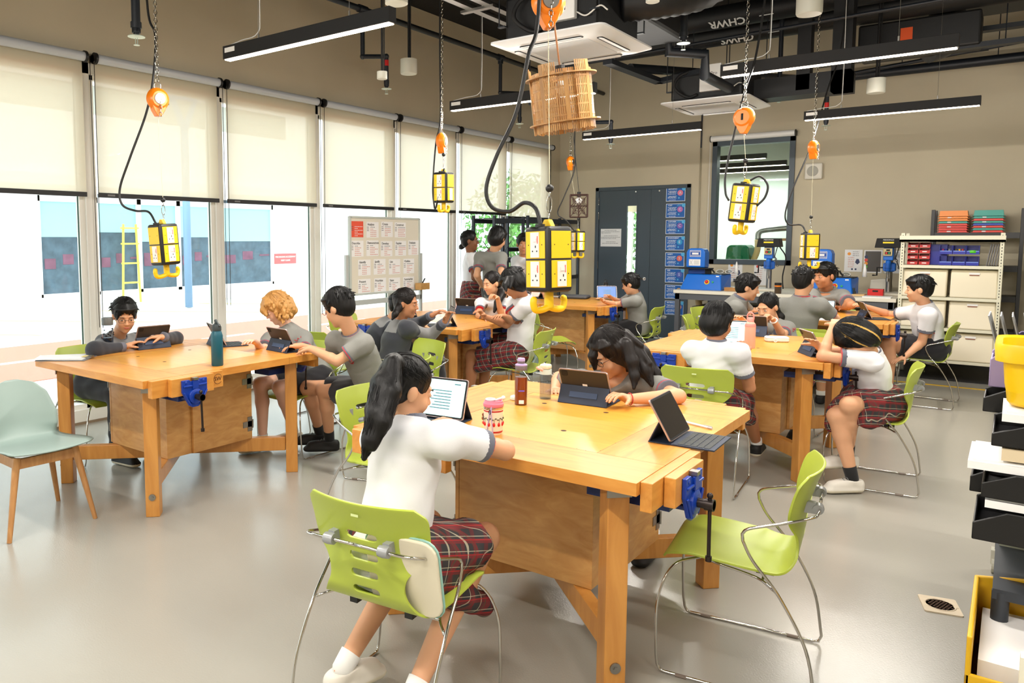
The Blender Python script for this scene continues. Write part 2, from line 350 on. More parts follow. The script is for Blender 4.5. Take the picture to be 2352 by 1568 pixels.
# ACCESS FM posters
M_pb = mat('poster_blue', (.05, .38, .72), .35, var=.25, vscale=6); M_pc = mat('poster_cyan', (.35, .72, .92), .4)
names = [('AESTHETICS', 'A', (.90, .50, .62)), ('COST', 'C', (.75, .42, .72)), ('CUSTOMER', 'C', (.55, .38, .72)), ('ENVIRONMENT', 'E', (.15, .62, .85)), ('SAFETY', 'S', (.93, .42, .35)), ('SIZE', 'S', (.35, .40, .75)), ('FUNCTION', 'F', (.92, .68, .25)), ('MATERIALS', 'M', (.93, .62, .56))]
for i, (nm, lt, cc) in enumerate(names):
    zc = 2.345-.262*i; xc = -4.355+.004*i
    t = thing('design_poster', 'blue poster headed %s in the column of posters on the slate door' % nm, 'poster', (xc, YB-.001, zc), 0, 'blue design posters on the door leaf')
    mb = MB().box(-.155, .155, -.0015, 0, -.113, .113, 0).box(-.147, .147, -.0025, -.0015, -.105, .105, 1)
    mb.lathe([(.03, 0), (.0001, .0008)], 20, mi=3, M=frame((.13, -.0026, .085), (1, 0, 0), (0, -1, 0)))
    mb.lathe([(.045, 0), (.0001, .001)], 28, mi=2, M=frame((.075, -.0028, .02), (1, 0, 0), (0, -1, 0)))
    mb.lathe([(.013, 0), (.0001, .0008)], 14, mi=3, M=frame((.055, -.0028, -.06), (1, 0, 0), (0, -1, 0)))
    for k, z in enumerate((.05, .035, .02, .0, -.03, -.045, -.06, -.09)): ylines(mb, -.125+.02*(k % 3 == 1), .02-.015*(k % 2), z, -.0026, .007, 4)
    if i in (1, 2):
        for k in range(3): mb.prism([(.02+k*.022, .07), (.028+k*.022, .07), (.058+k*.022, .105), (.05+k*.022, .105)], -.003, -.0026, 'y', 3)
    mb.build('sheet', [M_pw, M_pb, mat('poster_dot_%d' % i, cc, .4), M_pc, M_pw], t)
    text(nm, .026, M_pw, t, frame((-.12, -.003, .083), (1, 0, 0), (0, -1, 0)), 'heading', 'LEFT', .0008)
    text(lt, .06, M_pw, t, frame((.075, -.0042, .02), (1, 0, 0), (0, -1, 0)), 'letter')
# ---------------- inner window and the workshop seen through it ----------------
fr = MB().box(WX0, WX0+.075, YB-.03, YB+.13, WZ0, WZ1).box(WX1-.075, WX1, YB-.03, YB+.13, WZ0, WZ1).box(WX0, WX1, YB-.03, YB+.13, WZ0, WZ0+.075).box(WX0, WX1, YB-.03, YB+.13, WZ1-.075, WZ1)
o = struct('window_20', fr, M_doorg, bevel=.003)
MB().box(WX0+.075, WX1-.075, YB+.05, YB+.056, WZ0+.075, WZ1-.075).build('pane', M_glass, o)
t = thing('roller_blind', 'rolled-up white blind tube above the dark framed inner window', 'blind', (0, 0, 0))
MB().cyl((WX0-.01, YB-.075, WZ1+.035), (WX1+.0, YB-.075, WZ1+.035), .045, 20).build('tube', M_white, t, smooth=True, auto=40)
mb = MB()
for x in (WX0-.02, WX1+.0): mb.cyl((x, YB-.075, WZ1+.035), (x+.012, YB-.075, WZ1+.035), .05, 20).box(x, x+.012, YB-.06, YB, WZ1-.0, WZ1+.07)
mb.build('bracket', M_black, t)
mb = MB().cyl((WX0-.035, YB-.05, WZ1+.03), (WX0-.04, YB-.03, .95), .003, 6).cyl((WX0-.02, YB-.05, WZ1+.03), (WX0-.045, YB-.03, .95), .003, 6); mb.build('pull_chain', M_frame, t)
M_bw = mat('annex_wall', (.86, .90, .86), .8)
Y2 = YB+4.6
struct('wall_annex', MB().box(-6.6, .2, Y2, Y2+.1, 0, ZC).box(.2, .3, YB+.18, Y2, 0, ZC).box(-6.6, -6.5, YB+.18, Y2, 0, .3).box(-6.6, -6.5, YB+.18, Y2, 3.2, ZC), M_bw)
struct('floor_annex', MB().box(-6.6, .3, YB+.18, Y2, -.08, 0), M_floor); struct('ceiling_annex', MB().box(-6.6, .3, YB+.18, Y2, ZC-.0, ZC+.1), M_dark)
fr = MB()
for y in (YB+.25, YB+1.3, YB+2.4, YB+3.5, YB+4.5): fr.box(-6.6, -6.5, y-.04, y+.04, .3, 3.2)
struct('trim_annex', fr, M_frame)
MB().box(-6.47, -6.46, YB+.3, Y2-.3, 2.2, 3.2).build('roller_blind', M_blind)
tag(bpy.data.objects['roller_blind.001'], 'pale blind in the far room behind the inner window', 'blind')
for i, (x, y) in enumerate(((-4.6, YB+1.2), (-4.6, YB+2.6), (-4.6, YB+3.8))):
    t = thing('linear_lamp', ['nearest', 'middle', 'farthest'][i]+' of three lit linear lamps in the far room behind the inner window', 'lamp', (x, y, 2.95), 0, 'far room lamps')
    MB().box(-1.3, 1.3, -.03, .03, 0, .08).build('housing', M_black, t); MB().box(-1.28, 1.28, -.02, .02, -.008, 0).build('diffuser', M_lamp, t)
    ld = bpy.data.lights.new('annex_light', 'AREA'); ld.shape = 'RECTANGLE'; ld.size = 2.5; ld.size_y = .05; ld.energy = 45; ld.color = (.9, 1, .97)
    lo = bpy.data.objects.new('annex_light', ld); link(lo); lo.location = (x, y, 2.93)
# green machine covers, extraction pipe and frame in the far room
Mgr = mat('machine_green', (.03, .42, .24), .25, spec=.6)
for i, (x, w_, h_) in enumerate(((-3.90, .30, .42), (-3.28, .34, .58))):
    t = thing('machine_cover', ['lower rounded green machine cover behind the inner window at its lower left corner', 'taller green machine cover beside the lower one behind the inner window'][i], 'machine', (x-.3, YB+.95, .95))
    mb = MB().prism([(-w_/2-.05, 0), (w_/2+.05, 0), (w_/2, h_*.92), (w_/2-.04, h_), (-w_/2+.04, h_), (-w_/2, h_*.92)], -.2, .2, 'y'); mb.build('shell', Mgr, t, bevel=.02)
    MB().box(-.08, .08, -.22, -.2, h_*.4, h_*.7).build('latch_plate', Mgr, t, bevel=.01)
    MB().box(-w_/2-.1, w_/2+.1, -.25, .25, -.95, 0).build('stand', M_doorg, t)
t = thing('extraction_duct', 'silver extraction pipe with cream hose behind the inner window', 'duct', (0, 0, 0))
pts = cr([(-2.55, YB+.9, 1.83), (-2.9, YB+.9, 1.80), (-3.22, YB+.9, 1.77), (-3.3, YB+.9, 1.72), (-3.31, YB+.9, 1.62)], 6)
MB().tube(pts, .045, 16).build('pipe', M_steel2, t, smooth=True)
pts = cr([(-3.31, YB+.9, 1.62), (-3.31, YB+.9, 1.45), (-3.36, YB+.9, 1.3), (-3.42, YB+.9, 1.22)], 10)
MB().tube(pts, [.045+.004*(i % 2) for i in range(len(pts))], 16).build('hose', mat('hose_cream', (.86, .74, .52), .6), t, smooth=True)
t = thing('wooden_crate', 'pale wooden crate behind the inner window at its right edge', 'frame', (0, 0, 0))
mb = MB().box(-3.05, -2.55, YB+.5, YB+.62, 1.60, 1.64).box(-2.62, -2.57, YB+.5, YB+.62, 1.2, 1.6).box(-3.05, -2.55, YB+.5, YB+.62, 1.16, 1.2); mb.build('bars', M_ash, t)
t = thing('annex_door', 'half open grey framed door far behind the inner window', 'door', (-3.2, Y2-.02, 0))
MB().box(0, .06, -.05, 0, 0, 2.3).box(.9, .96, -.05, 0, 0, 2.3).box(0, .96, -.05, 0, 2.24, 2.3).build('frame', mat('frame_bluegrey', (.48, .58, .64), .5), t); MB().box(.06, .4, -.06, -.03, 0, 2.24).build('leaf', M_doorg, t)
# wall conduit, speaker
t = thing('conduit', 'thin beige conduit running down the back wall beside the slate door', 'pipe', (0, 0, 0))
mb = MB().cyl((-3.97, YB-.015, .9), (-3.97, YB-.015, 3.05), .012, 10); mb.build('pipe', mat('conduit_beige', (.70, .66, .56), .6), t, smooth=True)
MB().cyl((-3.97, YB-.015, 3.05), (-3.97, YB-.015, 4.6), .012, 10).build('upper_pipe', M_pipe, t)
t = thing('wall_speaker', 'square off-white speaker with round mesh on the back wall right of the inner window', 'speaker', (-2.35, YB, 2.6))
MB().box(-.115, .115, -.08, 0, -.115, .115).build('case', mat('speaker_white', (.86, .84, .79), .5), t, bevel=.02)
MB().lathe([(.075, 0), (.07, .004), (.0001, .004)], 32, M=frame((-.01, -.08, .0), (1, 0, 0), (0, -1, 0))).build('mesh_grille', mat('grille', (.70, .69, .65), .6, bump=1, bscale=240), t)
# ---------------- blinds ----------------
bl = [(-2.02, -.66), (-.64, .74), (.78, 2.12), (2.18, 3.50), (3.57, 4.90), (4.97, 6.27), (6.34, 7.66), (7.72, 9.04), (9.10, 10.42), (10.48, 11.86)]
names_b = ['behind the viewer at far left', 'left of the frame', 'beside the near left corner', 'leftmost in view', 'behind the leftmost hanging socket box', 'third from the left', 'fourth from the left', 'above the whiteboard', 'next to last before the corner', 'last one next to the room corner']
M_hem = mat('hem_black', (.09, .085, .09), .5); M_tubeg = mat('blind_tube', (.78, .80, .83), .35); M_bead = mat('bead_chain', (.22, .20, .18), .5)
for i, (a, b) in enumerate(bl):
    if b < .8 and i < 1: continue
    zt, zh = 3.185, 2.0-(.05 if i == 9 else 0)
    t = thing('roller_blind', 'cream roller blind half lowered over the glass wall, '+names_b[i], 'blind', (XW+.08, (a+b)/2, 0), 0, 'roller blinds on the glass wall')
    h = (b-a)/2
    MB().cyl((0, -h+.02, zt), (0, h-.02, zt), .04, 24).build('tube', M_tubeg, t, smooth=True, auto=40)
    mb = MB(); mb.cyl((0, -h, zt), (0, -h+.02, zt), .05, 20); mb.cyl((0, h-.02, zt), (0, h, zt), .05, 20); mb.box(-.075, 0, -h, -h+.01, zt-.03, zt+.03).box(-.075, 0, h-.01, h, zt-.03, zt+.03); mb.build('bracket', M_hem, t)
    mb = MB(); n = 12
    vs = [(-.036+.0, -h+.02+(2*h-.04)*k/n, z) for z in (zh+.03, zt-.01) for k in range(n+1)]
    mb.add(vs, [(k, k+1, n+2+k, n+1+k) for k in range(n)]); mb.build('fabric', M_blind, t)
    MB().box(-.045, -.027, -h+.02, h-.02, zh, zh+.04).box(-.0265, -.026, -h+.08, -h+.13, zh+.012, zh+.028).build('hem_bar', M_hem, t, bevel=.002)
    MB().box(-.026, -.0255, -h+.1, -h+.17, zh+.012, zh+.028).build('maker_tag', mat('tag_grey', (.45, .45, .45), .5), t)
    mb = MB(); mb.tube([(.03, -h-.015, zt-.03), (.02, -h-.015, .75+.1*(i % 3))], .0035, 5); mb.tube([(-.03, -h-.02, zt-.03), (-.03, -h-.02, .75+.1*(i % 3))], .0035, 5); mb.build('bead_chain', M_bead, t)
# ---------------- benches ----------------
TH = .838
def make_bench():
    t = thing('workbench', 'x', 'workbench', (0, 0, 0), 0, 'square beech vise workbenches')
    X, Y = .632, .68; g = .0012
    mb = MB(); b = .26   # border planks round a centre panel
    z0 = TH-.045
    mb.box(-X, X, -Y, -Y+b-g, z0, TH, 0).box(-X, X, Y-b+g, Y, z0, TH, 0).box(-X, -X+b-g, -Y+b, Y-b, z0, TH, 1).box(X-b+g, X, -Y+b, Y-b, z0, TH, 1)
    mb.box(-X+b, X-b, -Y+b, Y-b, z0, TH-.0004, 2)
    for x, y in ((.12, -.2), (.12, .22), (-.22, -.18), (-.2, .22)): mb.lathe([(.013, 0), (.0001, .0006)], 16, (x, y, TH-.0003), 3)
    for a_, b_, c_, d_ in ((-X+b-.0016, -X+b+.0002, -Y+b, Y-b), (X-b-.0002, X-b+.0016, -Y+b, Y-b), (-X, X, -Y+b-.0016, -Y+b+.0002), (-X, X, Y-b-.0002, Y-b+.0016)): mb.box(a_, b_, c_, d_, TH-.01, TH-.0001, 3)
    for k in range(14):
        q = random.choice([(-X+b, random.uniform(-Y+b, Y-b)), (X-b, random.uniform(-Y+b, Y-b)), (random.uniform(-X+b, X-b), -Y+b), (random.uniform(-X+b, X-b), Y-b)])
        mb.lathe([(.003, 0), (.0001, .0003)], 8, (q[0], q[1], TH), 3)
    mb.build('tabletop', [M_beech, M_beechy, M_beechp, mat('hole_dark', (.22, .13, .07), .8)], t, bevel=.003)
    for sx in (-1, 1):
        for sy in (-1, 1):
            a = math.atan2(sy, sx); cx, cyy = sx*(X-.13), sy*(Y-.13)
            M = Matrix.Translation((cx, cyy, 0)) @ Matrix.Rotation(a, 4, 'Z')
            leg = MB().box(-.04, .04, -.04, .04, 0, z0, M=M).build('leg', mat('x', (0, 0, 0)) if 0 else M_beechleg, t, bevel=.004)
            MB().cyl(M @ Vector((.04, 0, .12)), M @ Vector((.046, 0, .12)), .02, 16).cyl(M @ Vector((.046, 0, .12)), M @ Vector((.052, 0, .12)), .009, 6).build('bolt', M_steel2, leg)
            MB().box(-.04, .055, -.045, .045, z0-.012, z0-.006, M=M).box(.04, .046, -.045, .045, z0-.05, z0-.006, M=M).build('corner_bracket', M_steel2, t)
            L_ = math.hypot(cx, cyy)
            MB().box(-L_+.03, -.042, -.027, .027, .155, .25, M=M).build('stretcher', M_beechleg, t, bevel=.004)
    cab = MB().box(-.32, .32, -.33, .33, .252, z0-.012).build('cabinet', M_ply, t, bevel=.002)
    for s in (-1, 1):
        mb = MB().box(min(s*.322, s*.342), max(s*.322, s*.342), -.17*s-.165 if s > 0 else -.33+.335, .33 if s > 0 else .17+.0, .262, z0-.03) if 0 else MB().box(min(s*.322, s*.342), max(s*.322, s*.342), (-.15 if s > 0 else -.33), (.33 if s > 0 else .15), .256, z0-.02)
        d = mb.build('door', M_ply, t, bevel=.002)
        yy = .33*s
        for z in (.36, .66):
            MB().box(min(s*.342, s*.346), max(s*.342, s*.346), min(yy, yy-s*.04), max(yy, yy-s*.04), z-.05, z+.05).box(min(s*.342, s*.346), max(s*.342, s*.346), min(yy, yy-s*.08), max(yy, yy-s*.08), z-.02, z+.02).cyl((s*.348, yy, z-.03), (s*.348, yy, z+.03), .006, 8).build('hinge', M_steel2, d)
    return t
def add_vise(t, side, open_=0.0):
    # side: 0=+x,1=+y,2=-x,3=-y ; local frame: outward = X, along = Y (runs from the side's starting corner)
    X, Y = .632, .68; hw = X if side % 2 == 0 else Y; hl = Y if side % 2 == 0 else X
    v = thing('vise', None, None); v.parent = t; v.rotation_euler = (0, 0, side*PI/2); v.location = (0, 0, 0)
    s0 = -hl
    MB().box(hw+.0005, hw+.042, s0+.03, s0+.52, TH-.102, TH-.001).build('fixed_jaw', M_beechy if side % 2 == 0 else M_beech, v, bevel=.003)
    MB().box(hw+.044+open_, hw+.084+open_, s0+.13, s0+.42, TH-.105, TH-.001).build('moving_jaw', M_beechy if side % 2 == 0 else M_beech, v, bevel=.003)
    c = s0+.275; x1 = hw+.084+open_
    poly = [(c-.085, TH-.015), (c-.035, TH-.015), (c-.03, TH-.025), (c+.03, TH-.025), (c+.035, TH-.015), (c+.085, TH-.015), (c+.085, TH-.085), (c+.04, TH-.165), (c+.02, TH-.178), (c-.02, TH-.178), (c-.04, TH-.165), (c-.085, TH-.085)]
    mb = MB().prism(poly, x1+.0005, x1+.016, 'x')
    mb.box(x1+.014, x1+.026, c-.02, c+.02, TH-.07, TH-.02); mb.box(x1+.014, x1+.024, c-.08, c-.02, TH-.055, TH-.045).box(x1+.014, x1+.024, c+.02, c+.08, TH-.055, TH-.045)
    mb.lathe([(.048, 0), (.045, .012), (.03, .016), (.0001, .016)], 20, M=frame((x1+.014, c, TH-.115), (0, 1, 0), (1, 0, 0)))
    mb.tube([(x1+.02, c-.08, TH-.085), (x1+.02, c-.03, TH-.165)], .006, 6).tube([(x1+.02, c+.08, TH-.085), (x1+.02, c+.03, TH-.165)], .006, 6)
    for q in (-.06, .06): mb.lathe([(.01, 0), (.008, .005), (.0001, .005)], 12, M=frame((x1+.014, c+q, TH-.03), (0, 1, 0), (1, 0, 0)))
    k = mb.build('casting', M_blue, v, bevel=.003)
    MB().box(x1+.0, x1+.03, c-.016, c+.016, TH-.018, TH-.004).build('dog', M_steel2, v)
    mb = MB().cyl((x1+.02, c, TH-.115), (x1+.085, c, TH-.115), .017, 16).cyl((x1+.055, c, TH-.115), (x1+.085, c, TH-.115), .021, 16)
    mb.build('screw', mat('screw_dark', (.22, .19, .18), .35, metal=.7), v, smooth=True, auto=40)
    mb = MB().cyl((x1+.07, c, TH-.085), (x1+.07, c+.006, TH-.30), .0065, 10).ball((x1+.07, c, TH-.083), .011, 6).cyl((x1+.07, c+.006, TH-.30), (x1+.07, c+.006, TH-.318), .011, 10)
    mb.build('handle', mat('screw_dark', (0, 0, 0)), v, smooth=True, auto=40)
    mb = MB()
    for q in (-.05, .05): mb.cyl((hw-.25, c+q, TH-.125), (hw+.09, c+q, TH-.125), .011, 10)
    mb.box(hw-.27, hw+.04, c-.075, c+.075, TH-.145, TH-.106).build('slide', mat('slide_blue', (.05, .16, .40), .45), v)
M_beechleg = wood('beech_leg', (.83, .59, .29), (.75, .50, .22), 1.0, .38, (8, 8, 1.2))
BN = {'A': (-1.57, 3.04), 'B': (-4.455, 3.05), 'C': (-4.455, 6.10), 'E': (-1.57, 6.10), 'D': (-4.455, 8.93), 'F': (-1.57, 8.90)}
BL = {'A': 'beech workbench nearest the viewer, with the pink mug and empty tablet on it', 'B': 'beech workbench by the glass wall with the teal bottle and clipboard on it', 'C': 'beech workbench in front of the whiteboard where the student in the charcoal jacket sits', 'E': 'beech workbench with the salmon pink bottle and white pencil case on it', 'D': 'beech workbench in front of the slate door with the grey laptop sleeve on it', 'F': 'beech workbench farthest right, in front of the white machine counter'}
for k, (x, y) in BN.items():
    t = make_bench(); t.location = (x, y, 0); t['label'] = BL[k]
    for s in range(4):
        if k == 'B' and s == 3: continue
        add_vise(t, s, .03 if (k, s) in (('E', 3), ('C', 0)) else 0)
# branded mark on the left bench's jaw
bA = [o for o in bpy.data.objects if o.get('label') == BL['B']][0]
text('SW', .035, mat('brand_ink', (.25, .12, .05), .8), bA, frame((.675, -.20, TH-.05), (0, 1, 0), (1, 0, 0)), 'branded_letters')
MB().tube([(.6755, -.20+.03*math.cos(a*PI/10), TH-.05+.03*math.sin(a*PI/10)) for a in range(2, 19)], .0012, 4).build('branded_ring', MATS['brand_ink'], bA)
# ---------------- green chairs ----------------
def chair_shell():
    prof = cr([(.232, .418), (.215, .440), (.16, .452), (.03, .445), (-.10, .437), (-.175, .445), (-.215, .480), (-.235, .55), (-.245, .64), (-.265, .73), (-.295, .815)], 10)
    P = np.array(prof); ds = np.r_[0, np.cumsum(np.linalg.norm(np.diff(P, axis=0), axis=1))]; S = ds[-1]
    ns, nu = 96, 41; ss = np.linspace(0, S, ns)
    px = np.interp(ss, ds, P[:, 0]); pz = np.interp(ss, ds, P[:, 1])
    ws = np.interp(ss, [0, .03, .07, .2, .33, .42, .47, .53, .58, .63, .67, .76, S], [.17, .205, .225, .228, .225, .205, .172, .140, .150, .205, .222, .228, .232])
    r = .05
    ws = np.where(ss > S-r, ws-r+np.sqrt(np.clip(r*r-(ss-(S-r))**2, 0, None)), ws)
    ws = np.convolve(np.r_[ws[0], ws[0], ws, ws[-1], ws[-1]], np.ones(5)/5, 'valid')
    us = np.linspace(-1, 1, nu)
    slots = [(.505, .052), (.565, .052), (.625, .055), (.70, .06)]
    Y2, S2 = np.meshgrid(us, ss); Yv = Y2*ws[:, None]; Sv = S2.copy()
    def stad(y, s, s0, hw, hr=.0135):
        dy = np.abs(y)-(hw-hr); return np.hypot(np.maximum(dy, 0), s-s0)-hr+np.minimum(dy, 0)*0
    D = np.full(Yv.shape, 1.)
    for s0, hw in slots: D = np.minimum(D, stad(Yv, Sv, s0, hw))
    cellD = (D[:-1, :-1]+D[1:, :-1]+D[:-1, 1:]+D[1:, 1:])/4
    rem = cellD < 0
    # snap border vertices to slot outline
    for i in range(ns):
        for j in range(nu):
            cells = [rem[a, b] for a in (i-1, i) for b in (j-1, j) if 0 <= a < ns-1 and 0 <= b < nu-1]
            if any(cells) and not all(cells):
                s0, hw = min(slots, key=lambda q: abs(q[0]-ss[i])); y, s_ = Yv[i, j], Sv[i, j]; hr = .0135
                cyy = np.clip(y, -(hw-hr), hw-hr); v = np.array([y-cyy, s_-s0]); n = np.linalg.norm(v)
                if n > 1e-6: Yv[i, j] = cyy+v[0]/n*hr; Sv[i, j] = s0+v[1]/n*hr
    X = np.interp(Sv, ss, px); Z = np.interp(Sv, ss, pz)
    bk = np.clip((Sv-.5)/.1, 0, 1); X = X+bk*Yv**2*1.1; seat = np.clip((.44-Sv)/.1, 0, 1)*np.clip(Sv/.12, .2, 1)
    Z = Z+seat*(Yv**2*.45-.006)
    V = [(X[i, j], Yv[i, j], Z[i, j]) for i in range(ns) for j in range(nu)]
    Fc = [(i*nu+j, i*nu+j+1, (i+1)*nu+j+1, (i+1)*nu+j) for i in range(ns-1) for j in range(nu-1) if not rem[i, j]]
    return MB().add(V, Fc)
def make_chair():
    t = thing('green_chair', 'x', 'chair', (0, 0, 0), 0, 'lime green shell chairs')
    o = chair_shell().build('shell', M_green, t, smooth=True); q = o.modifiers.new('s', 'SOLIDIFY'); q.thickness = .008; q.offset = 0
    q = o.modifiers.new('b', 'BEVEL'); q.width = .0025; q.segments = 2; q.limit_method = 'ANGLE'; q.angle_limit = R(50)
    for s in (-1, 1):
        pts = [(.10, s*.12, .425), (.19, s*.20, .40), (.235, s*.25, .28), (.235, s*.262, .10), (.228, s*.265, .03)]
        pts = cr(pts, 6)+[(.218, s*.265, .010), (.20, s*.265, .007), (-.27, s*.265, .007), (-.295, s*.265, .010)]
        pts += cr([(-.305, s*.265, .035), (-.27, s*.265, .22), (-.18, s*.262, .39), (-.09, s*.258, .50), (-.055, s*.255, .565)], 6)
        pts += cr([(-.052, s*.253, .59), (-.075, s*.25, .612), (-.18, s*.235, .645), (-.262, s*.21, .672), (-.285, s*.17, .678), (-.288, s*.0, .680)], 6)
        MB().tube(pts, .0055, 10).build('side_frame', M_steel, t, smooth=True)
        MB().cyl((.12, s*.265, .005), (.16, s*.265, .005), .008, 8).cyl((-.22, s*.265, .005), (-.18, s*.265, .005), .008, 8).build('floor_glide', mat('glide', (.45, .40, .36), .5), t)
        cl = MB(); cl.lathe([(.0001, -.018), (.018, -.018), (.02, 0), (.018, .018), (.0001, .018)], 14, M=frame((-.283, s*.105, .678), (1, 0, 0), (0, 1, 0)))
        cl.box(-.275, -.235, s*.105-.012, s*.105+.012, .66, .70)
        cl.build('clamp', mat('clamp_grey', (.62, .63, .64), .35, metal=.3), t, smooth=True, auto=40)
    mb = MB().tube(cr([(.10, -.12, .425), (.04, -.17, .43), (-.10, -.20, .418), (-.17, -.255, .40)], 5), .005, 8).tube(cr([(.10, .12, .425), (.04, .17, .43), (-.10, .20, .418), (-.17, .255, .40)], 5), .005, 8)
    mb.tube([(.10, -.12, .425), (.10, .12, .425)], .005, 8).tube([(-.12, -.21, .415), (-.12, .21, .415)], .005, 8)
    mb.build('under_frame', M_steel, t, smooth=True)
    mb = MB()
    for y in (-.11, .11): mb.box(-.15, -.09, y-.015, y+.015, .405, .43)
    mb.build('mount_block', M_black, t)
    MB().box(-.2815, -.2810, -.014, .014, .772, .780).build('maker_label', mat('tag_pale', (.80, .85, .60), .5), t, rot=(0, 0, 0), loc=(-.012, 0, 0))
    return t
CH = [((-1.62, 1.99), 97, 'green chair nearest the viewer, turned away, under the ponytailed student in the white shirt'),
      ((-.80, 3.03), 188, 'empty green chair at lower right facing the near workbench'),
      ((-2.60, 3.12), -4, 'empty green chair left of the near workbench, behind the ponytailed student'),
      ((-5.40, 3.0), 0, 'green chair by the glass wall under the boy in the charcoal jacket'),
      ((-4.33, 4.06), -93, 'green chair under the blond student'),
      ((-3.42, 4.02), -160, 'green chair under the boy in glasses at the left workbench'),
      ((-3.78, 4.66), -110, 'empty green chair standing just behind the boy in glasses'),
      ((-4.28, 4.98), 70, 'green chair under the student in the charcoal jacket'),
      ((-4.95, 4.98), 90, 'green chair under the mostly hidden ponytailed student'),
      ((-5.62, 6.1), 0, 'empty green chair in front of the whiteboard, only its back top showing'),
      ((-3.55, 6.09), 188, 'green chair under the student in white shirt looking at a phone'),
      ((-4.35, 6.95), -90, 'green chair under the smiling girl resting her chin on her hand'),
      ((-4.22, 7.95), 40, 'empty green chair at the near side of the workbench in front of the door'),
      ((-3.62, 9.05), 183, 'green chair under the boy using a tablet by the slate door'),
      ((-1.60, 5.16), 95, 'green chair seen from behind under the short-haired student in white shirt'),
      ((-1.47, 7.12), -95, 'green chair under the girl with a white wristwatch'),
      ((-2.72, 9.25), -20, 'empty green chair in front of the grey cabinet below the white counter'),
      ((-2.50, 8.25), 10, 'green chair under the smiling boy leaning over the far workbench'),
      ((-1.50, 7.92), 88, 'green chair seen from behind under the crew-cut boy at the far workbench'),
      ((-1.62, 9.78), -90, 'green chair under the boy facing the viewer at the far workbench'),
      ((-.68, 9.04), 178, 'green chair under the laughing boy in white shirt at right'),
      ((-.72, 5.88), 184, 'green chair under the student with streaked bob hair')]
ch0 = make_chair()
_km = {}
for c in bpy.data.objects:
    if c.parent is not None: _km.setdefault(c.parent.name, []).append(c)
for i, ((x, y), a, lb) in enumerate(CH):
    c = ch0 if i == 0 else copy_tree(ch0, kidmap=_km)
    c.location = (x, y, 0); c.rotation_euler = (0, 0, R(a)); c['label'] = lb
# ---------------- sage side chair with wooden legs ----------------
t = thing('sage_chair', 'pale sage shell chair with four ash wood legs at the left edge', 'chair', (-4.39, 2.02, 0), R(-2))
prof = cr([(.25, .465), (.20, .468), (.08, .458), (-.08, .445), (-.17, .455), (-.215, .51), (-.235, .60), (-.26, .70), (-.285, .80)], 8)
P = np.array(prof); nn = len(P); mb = MB(); nu = 21; V = []
for i, (x, z) in enumerate(P):
    s = i/(nn-1); wd = np.interp(s, [0, .06, .25, .45, .6, .75, .9, .97, 1.0], [.21, .235, .235, .215, .205, .21, .175, .12, .03])
    bk = max(0, min(1, (s-.5)/.15))
    for k in range(nu):
        u = -1+2*k/(nu-1); y = u*wd; V.append((x+bk*y*y*1.6, y, z+(1-bk)*y*y*.35))
mb.add(V, [(i*nu+k, i*nu+k+1, (i+1)*nu+k+1, (i+1)*nu+k) for i in range(nn-1) for k in range(nu-1)])
o = mb.build('shell', M_sage, t, smooth=True, solid=.008)
for sx in (1, -1):
    for sy in (1, -1):
        a = (sx*.17-.02, sy*.16, .44); b = (sx*.235-.03, sy*.24, 0)
        MB().tube([b, a], [.013, .021], 12).build('leg', M_ash, t, smooth=True, auto=50)
for a, b in (((.15, -.16), (.15, .16)), ((-.19, -.16), (-.19, .16)), ((.15, .16), (-.19, .16)), ((.15, -.16), (-.19, -.16))):
    d = (a[0]-b[0], a[1]-b[1]); l = math.hypot(*d); M = Matrix.Translation(((a[0]+b[0])/2, (a[1]+b[1])/2, .405)) @ Matrix.Rotation(math.atan2(d[1], d[0]), 4, 'Z')
    MB().box(-l/2, l/2, -.011, .011, -.028, .028, M=M).build('seat_rail', M_ash, t, bevel=.003)
# ---------------- street outside ----------------
M_street = mat('street', (.90, .89, .87), .8, var=.04, vscale=.5); M_fac = mat('facade_white', (.95, .95, .96), .8)
struct('ground', MB().box(-40, XW-.2, -14, 60, -.12, -.02), M_street)
st = MB()
for (x0, x1, a) in ((-12.0, -8.9, 0),): st.box(x0, x1, -10, 45, -.02, -.012)
tag(st.build('running_path', mat('path_red', (.80, .50, .43), .8)), 'faded red path strip painted along the street outside the glass wall', 'path')
st = MB()
for k in range(16): st.box(-10.5, -10.35, -8+k*3.0, -6.4+k*3.0, -.012, -.009)
tag(st.build('road_dashes', M_white), 'dashed white line on the red path outside', 'road marking')
st = MB()
for k in range(9):
    y = 4+k*2.6; st.prism([(-16.5, y), (-16.2, y), (-13, y+2.2), (-13.3, y+2.2)], -.02, -.012)
tag(st.build('road_hatching', mat('hatch_yellow', (.95, .90, .55), .8)), 'pale yellow hatch lines on the street outside', 'road marking')
XF = -18.2
fb = thing('street_building', 'white building across the street with tall blue-grey windows', 'building', (0, 0, 0))
bays = [(3.2, 7.75), (8.7, 10.05), (10.15, 13.75), (14.0, 15.95)]
mb = MB(); prev = -6
for a, b in bays: mb.box(XF-.3, XF, prev, a, .0, 2.75); mb.box(XF-.3, XF, a, b, 0, .22); prev = b
mb.box(XF-.3, XF, prev, 24, 0, 2.75).box(XF-.3, XF, -6, 24, 2.75, 9)
mb.box(XF, XF+.06, -6, 24, -.02, .1)
mb.build('wall', M_fac, fb)
M_wg = mat('street_glass', (.36, .55, .62), .08, var=.25, vscale=1.2, spec=.8); M_in = mat('room_dark', (.28, .36, .42), .5, var=.6, vscale=5); M_cy = mat('street_blind', (.62, .80, .83), .5)
